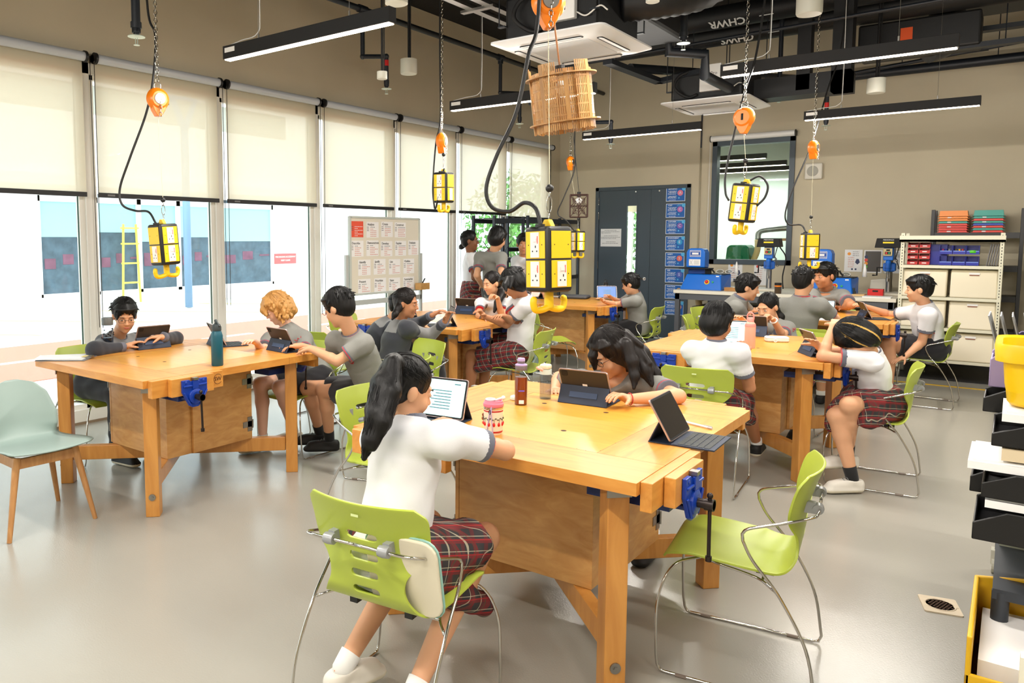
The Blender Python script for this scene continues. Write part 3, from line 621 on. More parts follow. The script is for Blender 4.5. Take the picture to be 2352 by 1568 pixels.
for i, (a, b) in enumerate(bays):
    o = MB().box(XF-.12, XF-.1, a, b, .22, 2.75).build('window', M_in, fb)
    n = max(1, round((b-a)/1.3)); w_ = (b-a)/n
    mb = MB()
    for k in range(n+1): mb.box(XF-.1, XF-.02, a+k*w_-.06, a+k*w_+.06, .22, 2.75)
    mb.box(XF-.1, XF-.02, a, b, .2, .3).box(XF-.1, XF-.02, a, b, 2.52, 2.66); mb.build('window_frame', M_fac, o)
    for k in range(n): MB().box(XF-.098, XF-.09, a+k*w_+.06, a+(k+1)*w_-.06, 1.55+.12*((i+k) % 3), 2.52).build('blind', M_cy, o)
    mb = MB()
    for k in range(n*3): mb.box(XF-.099, XF-.094, a+.15+k*w_/3, a+.15+k*w_/3+w_*.2, .9+.1*(k % 3), 1.15+.1*(k % 2))
    mb.build('shelf_goods', mat('goods', (.45, .30, .38), .7, var=.5, vscale=4), o)
for i, (z0, z1) in enumerate(((3.4, 4.4), (6.0, 7.4))):
    MB().box(XF, XF+.4, -6, 17.2, z0-.5, z0-.25).build('ledge', M_fac, fb)
    o = MB().box(XF-.02, XF+.01, 2.5, 16.5, z1+.3 if i == 0 else z0, z1+1.0 if i == 0 else z1).build('upper_window', mat('upper_glass', (.66, .66, .62), .4), fb)
t = thing('street_sign', 'red and white fire access sign on the white wall across the street', 'sign', (XF+.01, 16.4, 1.0))
MB().box(0, .02, -.45, .45, -.16, .16).build('board', mat('sign_red', (.88, .35, .36), .5), t)
text('FIRE ENGINE ACCESSWAY', .072, M_white, t, frame((.022, 0, .055), (0, 1, 0), (1, 0, 0))); text('KEEP CLEAR', .072, M_white, t, frame((.022, 0, -.055), (0, 1, 0), (1, 0, 0)))
t = thing('street_lamp', 'pale street lamp with triangular head seen through the blinds', 'street lamp', (-15.5, 10.9, 0))
MB().cyl((0, 0, 0), (0, 0, 4.1), .09, 14).build('pole', M_pipe2 if 'M_pipe2' in globals() else mat('pole_blue', (.45, .58, .72), .5), t, smooth=True)
MB().prism([(-.05, 4.1), (.05, 4.1), (.34, 4.85), (.26, 4.85), (0, 4.3), (-.26, 4.85), (-.34, 4.85)], -.05, .05, 'x').box(-.05, .05, -.36, .36, 4.85, 4.92).build('lamp_head', mat('pole_blue', (.45, .58, .72), .5), t)
t = thing('step_ladder', 'yellow folding ladder standing behind the street window', 'ladder', (XF+.25, 10.9, 0))
mb = MB()
for s in (-.25, .25): mb.cyl((0, s, -.02), (0, s*.7, 2.0), .03, 8)
for z in (.5, 1.0, 1.5, 1.9): mb.box(-.04, .04, -.24, .24, z-.02, z+.02)
mb.build('rails', mat('ladder_yellow', (.92, .88, .35), .5), t)
# trees beyond the street on the right
M_leaf = mat('leaf_green', (.35, .55, .25), .7, var=.5, vscale=3); M_trunk = mat('trunk', (.55, .55, .45), .8)
def tree(x, y, h, r, label, n=900):
    t = thing('street_tree', label, 'tree', (x, y, -.02), 0, 'trees beyond the street')
    MB().tube([(0, 0, 0), (.1, .05, h*.5), (0, .1, h*.8)], [.16, .12, .06], 8).build('trunk', M_trunk, t, smooth=True)
    mb = MB()
    for k in range(n):
        u = rng.normal(size=3); u /= np.linalg.norm(u); q = u*r*rng.uniform(.5, 1)**.5*np.array([1, 1, 1.25])+np.array([0, 0, h])
        a = rng.normal(size=3); a /= np.linalg.norm(a); b = np.cross(a, u); s = rng.uniform(.10, .2)
        mb.add([q+a*s, q+b*s*.6, q-a*s, q-b*s*.6], [(0, 1, 2, 3)])
    mb.build('foliage', M_leaf, t)
tree(-15.5, 27.5, 1.9, 1.9, 'leafy green tree outside, left of the dark racks', 1500); tree(-14.0, 30.5, 1.8, 2.0, 'leafy green tree outside, seen between the rack posts', 1300); tree(-20, 33, 2.2, 2.4, 'farther green tree outside at the end of the street', 1300); tree(-13.5, 25.2, 1.0, 1.2, 'low green bush outside behind the dark racks', 700)
# ---------------- whiteboard ----------------
t = thing('whiteboard', 'mobile whiteboard covered with command term cards, by the glass wall', 'whiteboard', (-6.0, 7.04, 0), 0)
MB().box(-.02, .0, -.64, .64, .99, 1.88).build('board', mat('board_ivory', (.88, .86, .80), .35), t)
mb = MB()
for y in (-.64, .64): mb.box(-.025, .01, y-.015, y+.015, .98, 1.89)
mb.box(-.025, .01, -.64, .64, .975, 1.0).box(-.025, .01, -.64, .64, 1.87, 1.895); mb.build('rim', mat('board_rim', (.75, .78, .76), .4), t, bevel=.004)
mb = MB()
for y in (-.69, .69): mb.box(-.03, .0, y-.02, y+.02, .1, 1.45); mb.box(-.33, .30, y-.02, y+.02, .06, .1)
mb.box(-.03, 0, -.69, .69, .86, .92); mb.build('stand', mat('stand_grey', (.72, .74, .73), .4), t)
for y in (-.69, .69):
    for x in (-.28, .26): MB().cyl((x, y-.015, .03), (x, y+.015, .03), .03, 16).build('caster', M_black, t)
terms = [['', 'Analyse', 'Create', 'Construct', None], ['Describe', 'Demonstrate', 'Develop', 'Explain', 'Evaluate'], ['Identify', 'Justify', 'List', 'Outline'], ['Present', 'Prioritise', 'State', 'Summarise']]
for r_, row in enumerate(terms):
    for c_, tm in enumerate(row):
        if tm is None: continue
        yy = (-.52+.262*c_ if r_ < 2 else -.40+.275*c_)+random.uniform(-.006, .006); zz = 1.745-.225*r_+random.uniform(-.006, .006)
        red = tm == ''
        mb = MB().box(.0005, .002, yy-.108, yy+.108, zz-.092, zz+.092, 3 if red else 0)
        for k in range(6):
            z = zz+.03-k*.021
            for seg_ in range(random.randint(2, 5)): 
                y0 = yy-.04+seg_*.028; mb.box(.002, .0026, y0, y0+.022, z-.003, z+.003, 0 if red else (2 if k > 0 else 1))
        for k in range(3): mb.box(.002, .0026, yy-.1, yy-.065, zz+.03-k*.02-.003, zz+.03-k*.02+.003, 1)
        o = mb.build('card', [M_paper, M_ink, M_inkr, mat('card_red', (.90, .33, .22), .6)], None)
        o.location = (-6.0, 7.04, 0)
        tag(o, 'red header card at the top left of the whiteboard' if red else 'white card headed %s on the whiteboard' % tm, 'card', 'cards on the whiteboard')
        if tm: text(tm, .038, mat('ink_black', (.15, .15, .16), .7), o, frame((.003, yy-.09, zz+.062), (0, 1, 0), (1, 0, 0)), 'heading', 'LEFT', .0004)
t = thing('pen_box', 'small wooden marker box hooked on the whiteboard lower right corner', 'box', (-5.93, 7.66, 1.03))
MB().box(-.045, .05, -.09, .09, -.04, .045).build('tray', wood('box_wood', (.86, .68, .42), (.78, .58, .33)), t, bevel=.002); MB().cyl((0, 0, .04), (.01, .04, .10), .009, 8).build('marker', M_dblack, t)
# ---------------- dark metal racks by the corner ----------------
M_rack = mat('rack_dark', (.20, .22, .25), .4, metal=.3)
def rack(label, x, y0, y1, zt, sh, dep=.36, group=None):
    t = thing('metal_rack', label, 'rack', (x, (y0+y1)/2, 0), 0, group); h = (y1-y0)/2
    for sx in (0, -dep):
        for s in (-h, h): MB().box(sx-.02, sx+.02, s-.02, s+.02, 0, zt).build('post', M_rack, t, bevel=.003)
    for z in sh:
        MB().box(-dep, 0, -h, h, z-.012, z).box(-.012, .012, -h, h, z-.07, z).box(-dep-.012, -dep+.012, -h, h, z-.07, z).build('shelf', M_rack, t)
    return t
a = rack('dark grey metal rack by the corner windows, left of the two', -5.95, 9.38, 10.2, 1.97, (.15, .88, 1.35, 1.93))
MB().tube([(-.2, -.4, .95), (-.2, .4, 1.6)], .006, 6).tube([(-.2, -.4, 1.6), (-.2, .4, .95)], .006, 6).build('cross_brace', M_rack, a)
a = rack('dark grey metal rack nearest the room corner beside the door', -5.95, 10.34, 12.08, 1.99, (.15, .55, 1.02, 1.5, 1.95))
t = thing('fire_extinguisher', 'red fire extinguisher with blue label on the corner rack shelf', 'fire extinguisher', (-5.98, 11.2, 1.02))
MB().lathe([(.0001, 0), (.075, .002), (.085, .02), (.085, .33), (.07, .38), (.03, .41), (.025, .43), (.0001, .43)], 24).build('cylinder', mat('ext_red', (.72, .10, .12), .3), t, smooth=True, auto=40)
MB().lathe([(.0856, .08), (.0862, .08), (.0862, .2), (.0856, .2)], 24).build('label_band', M_paper, t); MB().lathe([(.0858, .21), (.0864, .21), (.0864, .28), (.0858, .28)], 24).build('blue_band', M_blue, t)
MB().box(-.02, .02, -.03, .10, .43, .46).box(-.015, .015, -.02, .11, .48, .495).build('valve', M_dblack, t)
MB().tube(cr([(0, -.03, .44), (0, -.11, .38), (0, -.10, .15)], 6), .01, 8).build('hose', M_dblack, t)
for k in range(4):
    t = tag(MB().box(-.15, .15, 0, .018, 0, .30).build('panel_board', mat('panel_cream', (.84, .84, .78), .6)), ['front', 'second', 'third', 'rear'][k]+' of four pale panels leaning behind the fire extinguisher', 'board', 'pale leaning panels'); t.location = (-5.93, 11.55+.045*k, 1.025); t.rotation_euler = (R(-4), 0, R(60))
# ---------------- counter with machines ----------------
CZ = .92
t = thing('machine_counter', 'long white topped workshop counter with dark steel frame along the back wall', 'counter', (0, 0, 0))
MB().box(-3.76, -1.09, 10.62, 12.2, CZ-.045, CZ).build('countertop', mat('counter_white', (.88, .86, .80), .4), t, bevel=.003)
mb = MB().box(-3.74, -1.12, 10.64, 10.70, CZ-.13, CZ-.046).box(-3.74, -3.68, 10.64, 12.15, CZ-.13, CZ-.046); mb.build('apron', mat('frame_grey', (.33, .34, .36), .5), t)
for x in (-3.74, -2.2, -1.17):
    for y in (10.64, 12.1): MB().box(x, x+.06, y, y+.06, 0, CZ-.046).build('leg', MATS['frame_grey'], t)
t = thing('dust_cabinet', 'grey steel extraction cabinet standing under the white counter', 'cabinet', (-2.95, 11.2, 0))
MB().box(-.62, .62, -.35, .35, .05, .68).build('body', mat('cabinet_grey', (.48, .47, .44), .5), t, bevel=.006); MB().box(-.78, -.63, -.30, .3, .05, .52).build('side_box', mat('cabinet_grey', (0, 0, 0)), t, bevel=.004)
MB().box(.0, .5, -.352, -.35, .32, .6).build('panel', mat('cabinet_panel', (.53, .52, .49), .45), t); MB().box(-.58, -.44, -.352, -.35, .50, .65).build('flag_sticker', M_paper, t)
mb = MB().box(-.565, -.455, -.3545, -.352, .56, .64, 0)
mb.box(-.565, -.455, -.3555, -.3545, .592, .608, 1).box(-.518, -.502, -.3555, -.3545, .56, .64, 1); mb.build('flag', [mat('flag_navy', (.12, .18, .42), .6), mat('flag_red', (.78, .15, .18), .6)], t)
MB().tube(cr([(-.6, -.1, .68), (-.6, -.1, .76), (-.5, -.1, .80), (-.3, -.1, .80)], 6), .045, 14).build('hose', mat('hose_cream', (0, 0, 0)), t, smooth=True)
MB().cyl((-.3, -.1, .80), (.55, -.1, .78), .05, 16).cyl((.0, -.1, .793), (.03, -.1, .792), .055, 16).build('pipe', mat('pvc_white', (.85, .85, .83), .4), t, smooth=True, auto=40)
M_mb = mat('machine_blue', (.05, .42, .82), .35); M_mb2 = mat('machine_blue_dark', (.03, .28, .62), .4)
def belt_sander(x, y, label):
    t = thing('belt_sander', label, 'machine', (x, y, CZ))
    MB().prism([(-.30, 0), (.24, 0), (.24, .20), (-.22, .20), (-.24, .18)], -.0, .01, 'y') if 0 else None
    mb = MB(); v = [(-.30, -.16, 0), (.27, -.16, 0), (.27, .30, 0), (-.30, .30, 0), (-.24, -.06, .215), (.23, -.06, .215), (.27, .30, .215), (-.24, .30, .215)]
    mb.add(v, [(0, 3, 2, 1), (4, 5, 6, 7), (0, 1, 5, 4), (1, 2, 6, 5), (2, 3, 7, 6), (3, 0, 4, 7)]); mb.build('base', M_mb, t, bevel=.012)
    MB().box(-.24, -.0, .0, .14, .215, .31).build('neck', M_mb2, t, bevel=.005)
    poly = [(-.13, .31), (.13, .31), (.13, .52), (.11, .565), (.07, .58), (-.07, .58), (-.11, .565), (-.13, .52)]
    M = Matrix.Translation((-.12, 0, 0)); MB().prism(poly, -.07, .12, 'y', M=M).build('head', M_mb, t, bevel=.012)
    mb = MB().box(-.20, -.05, -.0715, -.07, .46, .55, 1).box(-.195, -.055, -.0722, -.0715, .465, .545, 0).box(-.17, -.08, -.073, -.0722, .492, .518, 1).box(-.19, -.06, -.073, -.0722, .530, .536, 1).box(-.19, -.06, -.073, -.0722, .475, .481, 1)
    mb.box(-.21, -.05, -.0722, -.07, .335, .425, 1); mb.tube([(-.2, -.0725, .345), (-.16, -.0725, .415)], .0015, 4, 2).tube([(-.2, -.0725, .415), (-.16, -.0725, .345)], .0015, 4, 2).box(-.14, -.07, -.0724, -.0722, .35, .41, 3)
    mb.build('front_labels', [M_mb2, M_paper, M_ink, mat('diagram_grey', (.85, .85, .84), .7)], t)
    MB().box(-.33, .10, -.14, .05, .29, .305).box(.0, .08, -.02, .02, .22, .29).cyl((.10, -.04, .29), (.14, -.04, .24), .012, 8).build('work_table', M_dblack, t, bevel=.003)
    MB().lathe([(.035, 0), (.035, .006), (.0001, .006)], 20, M=frame((.06, -.108, .11), (1, 0, 0), (0, -1, .46))).build('stop_plate', mat('stop_yellow', (.95, .80, .1), .4), t)
    MB().lathe([(.02, .006), (.023, .022), (.015, .03), (.0001, .031)], 16, M=frame((.06, -.108, .11), (1, 0, 0), (0, -1, .46))).build('stop_button', mat('stop_red', (.85, .15, .12), .35), t, smooth=True)
    MB().lathe([(.014, 0), (.014, .012), (.0001, .012)], 14, M=frame((.14, -.108, .11), (1, 0, 0), (0, -1, .46))).build('start_button', mat('start_green', (.1, .6, .4), .4), t)
    MB().box(.17, .21, -.074, -.07, .17, .20).build('sticker', M_paper, t, rot=(R(0), 0, 0))
    MB().box(-.05, .26, .0, .28, .2151, .222).build('rubber_mat', M_dblack, t)
    return t
belt_sander(-3.43, 10.95, 'blue belt sanding machine at the left end of the white counter')
belt_sander(-1.86, 11.05, 'blue belt sanding machine on the counter partly hidden by the boy facing the viewer')
for x, y, lb in ((-3.28, 11.12, 'clear safety goggles on top of the left blue machine'), (-3.16, 11.13, 'second pair of clear goggles on the left blue machine'), (-1.72, 11.22, 'clear safety goggles on top of the right blue machine')):
    t = thing('safety_goggles', lb, 'goggles', (x, y, CZ+.223), 0, 'clear safety goggles')
    MB().tube([(.05*math.cos(a*PI/8), .022*math.sin(a*PI/8), .03+.024*math.sin(a*PI/8)) for a in range(16)], .004, 6, closed=True).build('rim', M_white, t); MB().tube([(-.05, 0, .03), (-.045, .07, .01), (.045, .07, .01), (.05, 0, .03)], .003, 5).build('strap', M_dblack, t); MB().ball((0, 0, .03), .04, 6, sc3=(1.1, .5, .6)).build('lens', M_clear, t, smooth=True)
for x, y in ((-3.08, 11.2), (-1.52, 11.3)):
    t = tag(MB().lathe([(.0001, 0), (.028, 0), (.022, .09), (.01, .15), (.004, .17), (.0001, .17)], 14).build('glue_bottle', M_white, None, smooth=True), 'white nozzle bottle behind the %s blue machine' % ('left' if x < -2.5 else 'right'), 'bottle'); t.location = (x, y, CZ+.223)
def pillar_drill(x, y, label, rz=0):
    t = thing('pillar_drill', label, 'machine', (x, y, CZ), rz)
    MB().box(-.16, .16, -.24, .16, 0, .03).build('base', mat('drill_base', (.82, .80, .74), .4), t, bevel=.01)
    MB().cyl((0, .08, .03), (0, .08, .62), .035, 20).build('column', M_steel2, t, smooth=True, auto=40)
    mb = MB().box(-.055, .055, -.12, .14, .44, .62).box(-.07, .07, .03, .13, .30, .40).cyl((0, -.08, .30), (0, -.08, .44), .03, 14).cyl((0, .08, .29), (0, .08, .41), .055, 18); mb.build('head', M_mb, t, bevel=.01)
    MB().prism([(-.15, .60), (.15, .60), (.13, .72), (-.13, .72)], -.17, .26, 'y').build('belt_cover', M_dblack, t, bevel=.006)
    MB().box(-.06, .06, -.1745, -.171, .655, .675).build('warning_label', mat('warn_yellow', (.95, .85, .1), .5), t)
    text('MEDDINGS', .024, M_paper, t, frame((0, -.172, .698), (1, 0, 0), (0, -1, .15)))
    MB().box(-.05, .045, -.16, -.12, .50, .59, 0).box(-.035, .03, -.163, -.16, .515, .55, 1).box(-.02, .02, -.163, -.16, .56, .58, 1).box(-.028, -.008, -.166, -.163, .522, .543, 2).box(.004, .022, -.166, -.163, .522, .543, 3).build('switch_box', [mat('switch_beige', (.78, .72, .52), .5), M_dblack, MATS['stop_red'], MATS['start_green']], t)
    MB().cyl((0, -.08, .21), (0, -.08, .30), .012, 12).cyl((0, -.08, .17), (0, -.08, .21), .02, 12).build('chuck', M_steel2, t, smooth=True, auto=40)
    MB().tube([(.045*math.cos(a), -.1+.045*math.sin(a), .0) for a in np.linspace(0, 2*PI, 16, False)], .003, 4, closed=True).add([(.045*math.cos(a), -.1+.045*math.sin(a), z) for z in (-.07, .07) for a in np.linspace(PI, 2*PI, 12)], [(k, k+1, k+13, k+12) for k in range(11)]).build('guard', M_clear, t, loc=(0, 0, .34))
    mb = MB()
    for k in range(3):
        a = R(20+120*k); mb.cyl((.07, -.02, .47), (.10+.0*k, -.02+.16*math.sin(a), .47+.16*math.cos(a)), .006, 8); mb.ball((.10, -.02+.17*math.sin(a), .47+.17*math.cos(a)), .015, 6)
    mb.build('feed_handle', M_steel2, t, smooth=True, auto=40)
    MB().tube([(-.06, .08, .34), (-.14, .08, .34), (-.14, .08, .24), (-.19, .08, .24)], .010, 8).build('crank', M_dblack, t, smooth=True)
    MB().tube(cr([(.12, .1, .6), (.2, .1, .45), (.17, .1, .2), (.18, .12, .02)], 8), .008, 8).build('power_cable', M_dblack, t, smooth=True)
pillar_drill(-2.68, 11.3, 'blue pillar drill with black belt cover in the middle of the white counter', R(8))
pillar_drill(-1.27, 11.42, 'blue pillar drill half hidden behind the white shelving')
t = tag(MB().box(-.16, .16, -.1, .1, 0, .02).build('wooden_block', wood('pale_wood', (.85, .72, .50), (.78, .63, .42))), 'pale wooden board with a small dark vise on it, on the counter', 'board'); t.location = (-1.62, 11.0, CZ)
t = thing('bench_hook', 'small dark machine vise on the pale board on the counter', 'vise', (-1.65, 11.0, CZ+.021)); MB().box(-.08, .08, -.03, .03, 0, .03).box(-.05, .07, -.025, .025, .03, .07).build('body', mat('dark_green', (.12, .17, .16), .5), t, bevel=.004); MB().cyl((-.13, 0, .02), (-.08, 0, .025), .008, 8).build('screw', M_steel2, t)
t = thing('toolbox', 'small red cash-box style toolbox on the white counter', 'box', (-1.36, 11.1, CZ)); MB().box(-.085, .085, -.06, .06, 0, .085).build('body', mat('box_red', (.80, .12, .12), .35), t, bevel=.006); MB().box(-.03, .03, -.065, -.06, .05, .07).build('clasp', M_dblack, t)
t = tag(MB().box(-.1, .1, -.06, .06, 0, .05).build('wooden_block', wood('block_wood', (.74, .55, .32), (.64, .45, .25))), 'brown wooden block beside the left blue machine', 'block'); t.location = (-3.02, 10.85, CZ)
t = tag(MB().prism([(-.13, 0), (.13, 0), (.11, .16), (.04, .19), (-.12, .17)], -.07, .07, 'y').build('dust_hood', mat('hood_cream', (.84, .82, .76), .4), bevel=.01), 'cream machine hood behind the wooden board on the counter', 'machine'); t.location = (-1.38, 11.75, CZ)
t = tag(MB().box(-.15, .15, -.12, .12, 0, .012).build('paper_stack', M_paper), 'flat white paper stack at the right end of the counter', 'paper'); t.location = (-1.30, 10.78, CZ)
t = thing('spice_jar', 'dark glass jar with orange-banded black lid on the counter behind the crew-cut boy', 'jar', (-2.42, 10.72, CZ)); MB().lathe([(.0001, 0), (.04, 0), (.042, .01), (.042, .09), (.0001, .09)], 20).build('jar', mat('jar_brown', (.30, .24, .18), .2), t, smooth=True, auto=40); MB().lathe([(.044, .09), (.044, .108), (.0001, .108)], 20).build('band', M_orange, t); MB().lathe([(.043, .108), (.043, .14), (.0001, .14)], 20).build('lid', M_dblack, t)
# wall sheets over the counter
def sheet(x0, x1, z0, z1, label, kind):
    t = thing('safety_sheet', label, 'poster', ((x0+x1)/2, YB-.002, (z0+z1)/2), 0, 'printed sheets over the counter'); w_, h_ = (x1-x0)/2, (z1-z0)/2
    dark = kind == 'dark'
    mb = MB().box(-w_, w_, -.001, 0, -h_, h_, 0)
    if dark: mb.box(-w_+.015, w_-.015, -.0016, -.001, -h_+.015, h_-.015, 1)
    cols = [(-.5, .62, 4 if kind == 'o' else 5)] if not dark else [(-.75, .4, 6), (-.75, .12, 5), (-.75, -.18, 4), (-.75, -.48, 7)]
    for cx, cz, m in cols: mb.lathe([(.022, 0), (.0001, .0006)], 16, mi=m, M=frame((cx*w_, -.0018, cz*h_), (1, 0, 0), (0, -1, 0)))
    for k in range(9):
        z = h_*(.8-.17*k)
        if dark: ylines(mb, -w_*.4, w_*.75, z, -.0017, .006, 2)
        else: ylines(mb, -w_*(.6 if k > 2 else .1), w_*(.1 if k > 2 else .6), z, -.0011, .006, 3 if k > 2 else 2)
    if kind == 'o': mb.prism([(.2*w_, -.15*h_), (.35*w_, .15*h_), (.6*w_, .15*h_), (.75*w_, -.15*h_), (.47*w_, -.35*h_)], -.0018, -.0011, 'y', 6); mb.box(-.2*w_, 0, -.0018, -.0011, -.85*h_, -.7*h_, 6).box(.2*w_, .4*w_, -.0018, -.0011, -.85*h_, -.7*h_, 6)
    mb.build('sheet', [M_paper, mat('sheet_dark', (.35, .33, .31), .6), M_ink, M_inkr, mat('dot_orange', (.95, .6, .15), .5), mat('dot_red', (.88, .28, .22), .5), mat('dot_navy', (.15, .2, .35), .5), mat('dot_green', (.3, .7, .2), .5)], t)
sheet(-1.91, -1.69, 1.17, 1.48, 'white safety sheet with orange dot, left of the three over the counter', 'o'); sheet(-1.67, -1.45, 1.16, 1.475, 'dark grey framed safety sheet with four coloured dots over the counter', 'dark'); sheet(-1.42, -1.20, 1.16, 1.47, 'white safety sheet with red dot right of the dark one', 'r')
sheet(-3.50, -3.29, .97, 1.285, 'white safety sheet with orange dot under the inner window, left of the drill', 'o'); sheet(-3.12, -2.91, .93, 1.28, 'white safety sheet with red dot behind the blue pillar drill', 'r')
# ---------------- white shelving with bins ----------------
SX0, SX1, SY = -1.05, -.12, 10.6
M_sh = mat('shelf_ivory', (.88, .87, .78), .4); M_bin = mat('bin_ivory', (.87, .83, .72), .28)
t = thing('shelving_unit', 'ivory wheeled metal shelving unit holding big cream bins at right', 'shelf', (SX0, SY, 0))
W_ = SX1-SX0
for x in (0, W_):
    for y in (0, .5): MB().box(x-.018, x+.018, y-.018, y+.018, .12, 1.70).build('post', M_sh, t)
mb = MB()
for x in (0, W_):
    for k in range(44): mb.box(x-.004, x+.004, -.0195, -.0180, .2+k*.034, .216+k*.034)
mb.build('post_slots', mat('slot_dark', (.25, .24, .2), .7), t)
for z in (.24, .61, .965, 1.33): MB().box(-.02, W_+.02, -.02, .52, z-.035, z).build('shelf', M_sh, t, bevel=.003)
MB().box(-.03, W_+.03, -.05, .54, 1.60, 1.625).box(-.03, W_+.03, -.05, -.03, 1.60, 1.67).build('top_rail', M_sh, t)
for x in (.02, W_-.02):
    for y in (.02, .48): MB().cyl((x-.015, y, .05), (x+.015, y, .05), .05, 18).box(x-.02, x+.02, y-.02, y+.02, .08, .15).build('caster', mat('caster_grey', (.55, .54, .5), .4), t)
for r_, z in enumerate((.24, .61, .965)):
    for c_ in range(2):
        x0 = .015+c_*(W_/2); x1 = x0+W_/2-.03; h = .33
        t = thing('storage_bin', '%s %s cream storage bin on the ivory shelving' % (['bottom', 'middle', 'top'][r_], ['left', 'right'][c_]), 'bin', (SX0, SY, z+.002), 0, 'cream bins on the shelving')
        mb = MB().prism([(-.03, 0), (.42, 0), (.42, h*.97), (.10, h*.97), (.05, h*.93), (-.02, h*.12)], x0, x1, 'x'); mb.build('shell', M_bin, t, bevel=.015, smooth=False)
        MB().box((x0+x1)/2-.05, (x0+x1)/2+.05, .028, .032, h*.80, h*.86, 0).box((x0+x1)/2-.045, (x0+x1)/2+.045, .024, .028, h*.765, h*.785, 1).build('handle_label', [M_paper, mat('label_rust', (.55, .25, .2), .6)], t)
M_rd = mat('drawer_red', (.72, .08, .09), .35); M_bb = mat('bin_blue', (.05, .12, .60), .35)
for c_ in range(2):
    for r_ in range(4):
        t = thing('parts_bin', 'small red parts bin, %s column, row %s from the top' % (['left', 'right'][c_], ['one', 'two', 'three', 'four'][3-r_]), 'bin', (SX0+.10+c_*.115, SY+.04, 1.334+r_*.066), 0, 'small red parts bins')
        MB().box(-.052, .052, .0, .16, 0, .004).box(-.052, -.049, 0, .16, 0, .058).box(.049, .052, 0, .16, 0, .058).box(-.052, .052, -.004, .0, 0, .034).box(-.052, .052, .155, .16, 0, .058).build('tray', M_rd, t)
        MB().box(-.022, .022, -.006, -.004, .014, .024).build('label', M_paper, t)
tt = tag(MB().box(0, .17, 0, .3, 0, .235).build('back_panel', M_bb), 'plain dark blue panel bin beside the red bins on the shelf', 'bin'); tt.location = (SX0+.255, SY+.15, 1.334)
for r_ in range(2):
    for c_ in range(3):
        t = thing('blue_bin', '%s open blue bin in the %s row on the shelving' % (['left', 'middle', 'right'][c_], ['lower', 'upper'][r_]), 'bin', (SX0+.42+c_*.125, SY+.03, 1.334+r_*.125), 0, 'open blue bins')
        MB().box(-.06, .06, 0, .2, 0, .004).box(-.06, -.057, 0, .2, 0, .1).box(.057, .06, 0, .2, 0, .1).box(-.06, .06, -.006, 0, 0, .04).box(-.06, .06, .195, .2, 0, .1).build('tray', M_bb, t)
        MB().box(-.055, .055, -.009, -.006, .030, .040).build('front_strip', mat('strip_blue', (.45, .55, .85), .5), t)
        if r_ == 1 and c_ < 2:
            for k in range(3):
                q = tag(MB().lathe([(.0001, 0), (.012, 0), (.009, .01), (.009, .03), (.012, .04), (.0001, .04)], 12).build('thread_spool', mat('spool_%d' % (k+3*c_), [(.6, .2, .4), (.15, .2, .55), (.5, .5, .5), (.35, .32, .1), (.9, .7, .05), (.7, .25, .2)][k+3*c_], .5)), '%s thread spool in an upper blue bin' % ['purple', 'navy', 'grey', 'olive', 'yellow', 'rust red'][k+3*c_], 'spool', 'thread spools'); q.location = (SX0+.39+c_*.125+k*.03, SY+.06, 1.334+r_*.125+.02)
        if r_ == 1 and c_ == 2: q = tag(MB().lathe([(.045, 0), (.048, .015), (.045, .03), (.03, .03), (.03, 0)], 20).build('wire_coil', mat('coil_green', (.3, .75, .1), .4)), 'bright green coil in the upper right blue bin', 'coil'); q.location = (SX0+.67, SY+.06, 1.334+.125+.015)
        if r_ == 0 and c_ == 1: q = tag(MB().tube([(.03*math.cos(a)*(1+.1*math.sin(3*a)), .03*math.sin(a), .02+.012*math.sin(2*a)) for a in np.linspace(0, 12, 40)], .005, 5).build('cable_bundle', M_dblack), 'black cable bundle in the lower middle blue bin', 'cable'); q.location = (SX0+.545, SY+.08, 1.345)
for k in range(5): q = tag(MB().box(-.004, .004, 0, .22, 0, .24).build('folder', mat('folder_grey', (.42, .42, .44), .5)), '%s of five grey folders leaning at the right end of the shelf' % ['first', 'second', 'third', 'fourth', 'last'][k], 'folder', 'grey folders'); q.location = (SX0+.80+k*.022, SY+.03, 1.336); q.rotation_euler = (0, R(8), 0)
a = rack('black metal rack behind the ivory shelving with stacked coloured trays on top', .0, 0, .9, 2.0, (.5, .93, 1.3, 1.71)); a.rotation_euler = (0, 0, R(90)); a.location = (-.40, 12.1, 0)
for ch in kids(a):
    ch.data.materials[0] = mat('rack_black', (.15, .15, .155), .45)
TC = {'o': ('orange', (.98, .55, .05)), 't': ('teal', (.05, .62, .56)), 'r': ('red', (.90, .16, .06)), 'b': ('blue', (.05, .22, .70))}
for sx, seq, nm in ((-.64, 'rrrrtooo', 'left'), (-.285, 'rtrbtrtt', 'right')):
    n = len(seq)
    for k, c in enumerate(seq):
        cn, cc = TC[c]; top = k == n-1
        t = thing('tray', '%s tray, %s of the %s stack on the black rack' % (cn, ['lowest', 'second from the bottom', 'third from the bottom', 'fourth from the bottom', 'fifth from the bottom', 'third from the top', 'second from the top', 'topmost'][k], nm), 'tray', (sx, 11.86, 1.712+k*.029), 0, 'stacked coloured trays')
        h = .07 if top else .024
        mb = MB().prism([(-.165, 0), (.165, 0), (.165, .005), (.150, .005), (.142, h), (-.142, h), (-.150, .005), (-.165, .005)], -.13, .13, 'y'); mb.build('shell', mat('tray_'+cn, cc, .35), t, bevel=.001)
        if k % 2 == 0: MB().box(-.06, -.02, -.1312, -.13, .007, .02).build('label', M_paper, t)
q = tag(MB().cyl((0, 0, 0), (.0, .0, 1.55), .02, 8).build('broom_handle', mat('handle_green', (.15, .45, .15), .5)), 'green handle leaning at the right edge behind the black rack', 'handle'); q.location = (.17, 11.6, 0); q.rotation_euler = (R(-8), 0, 0)
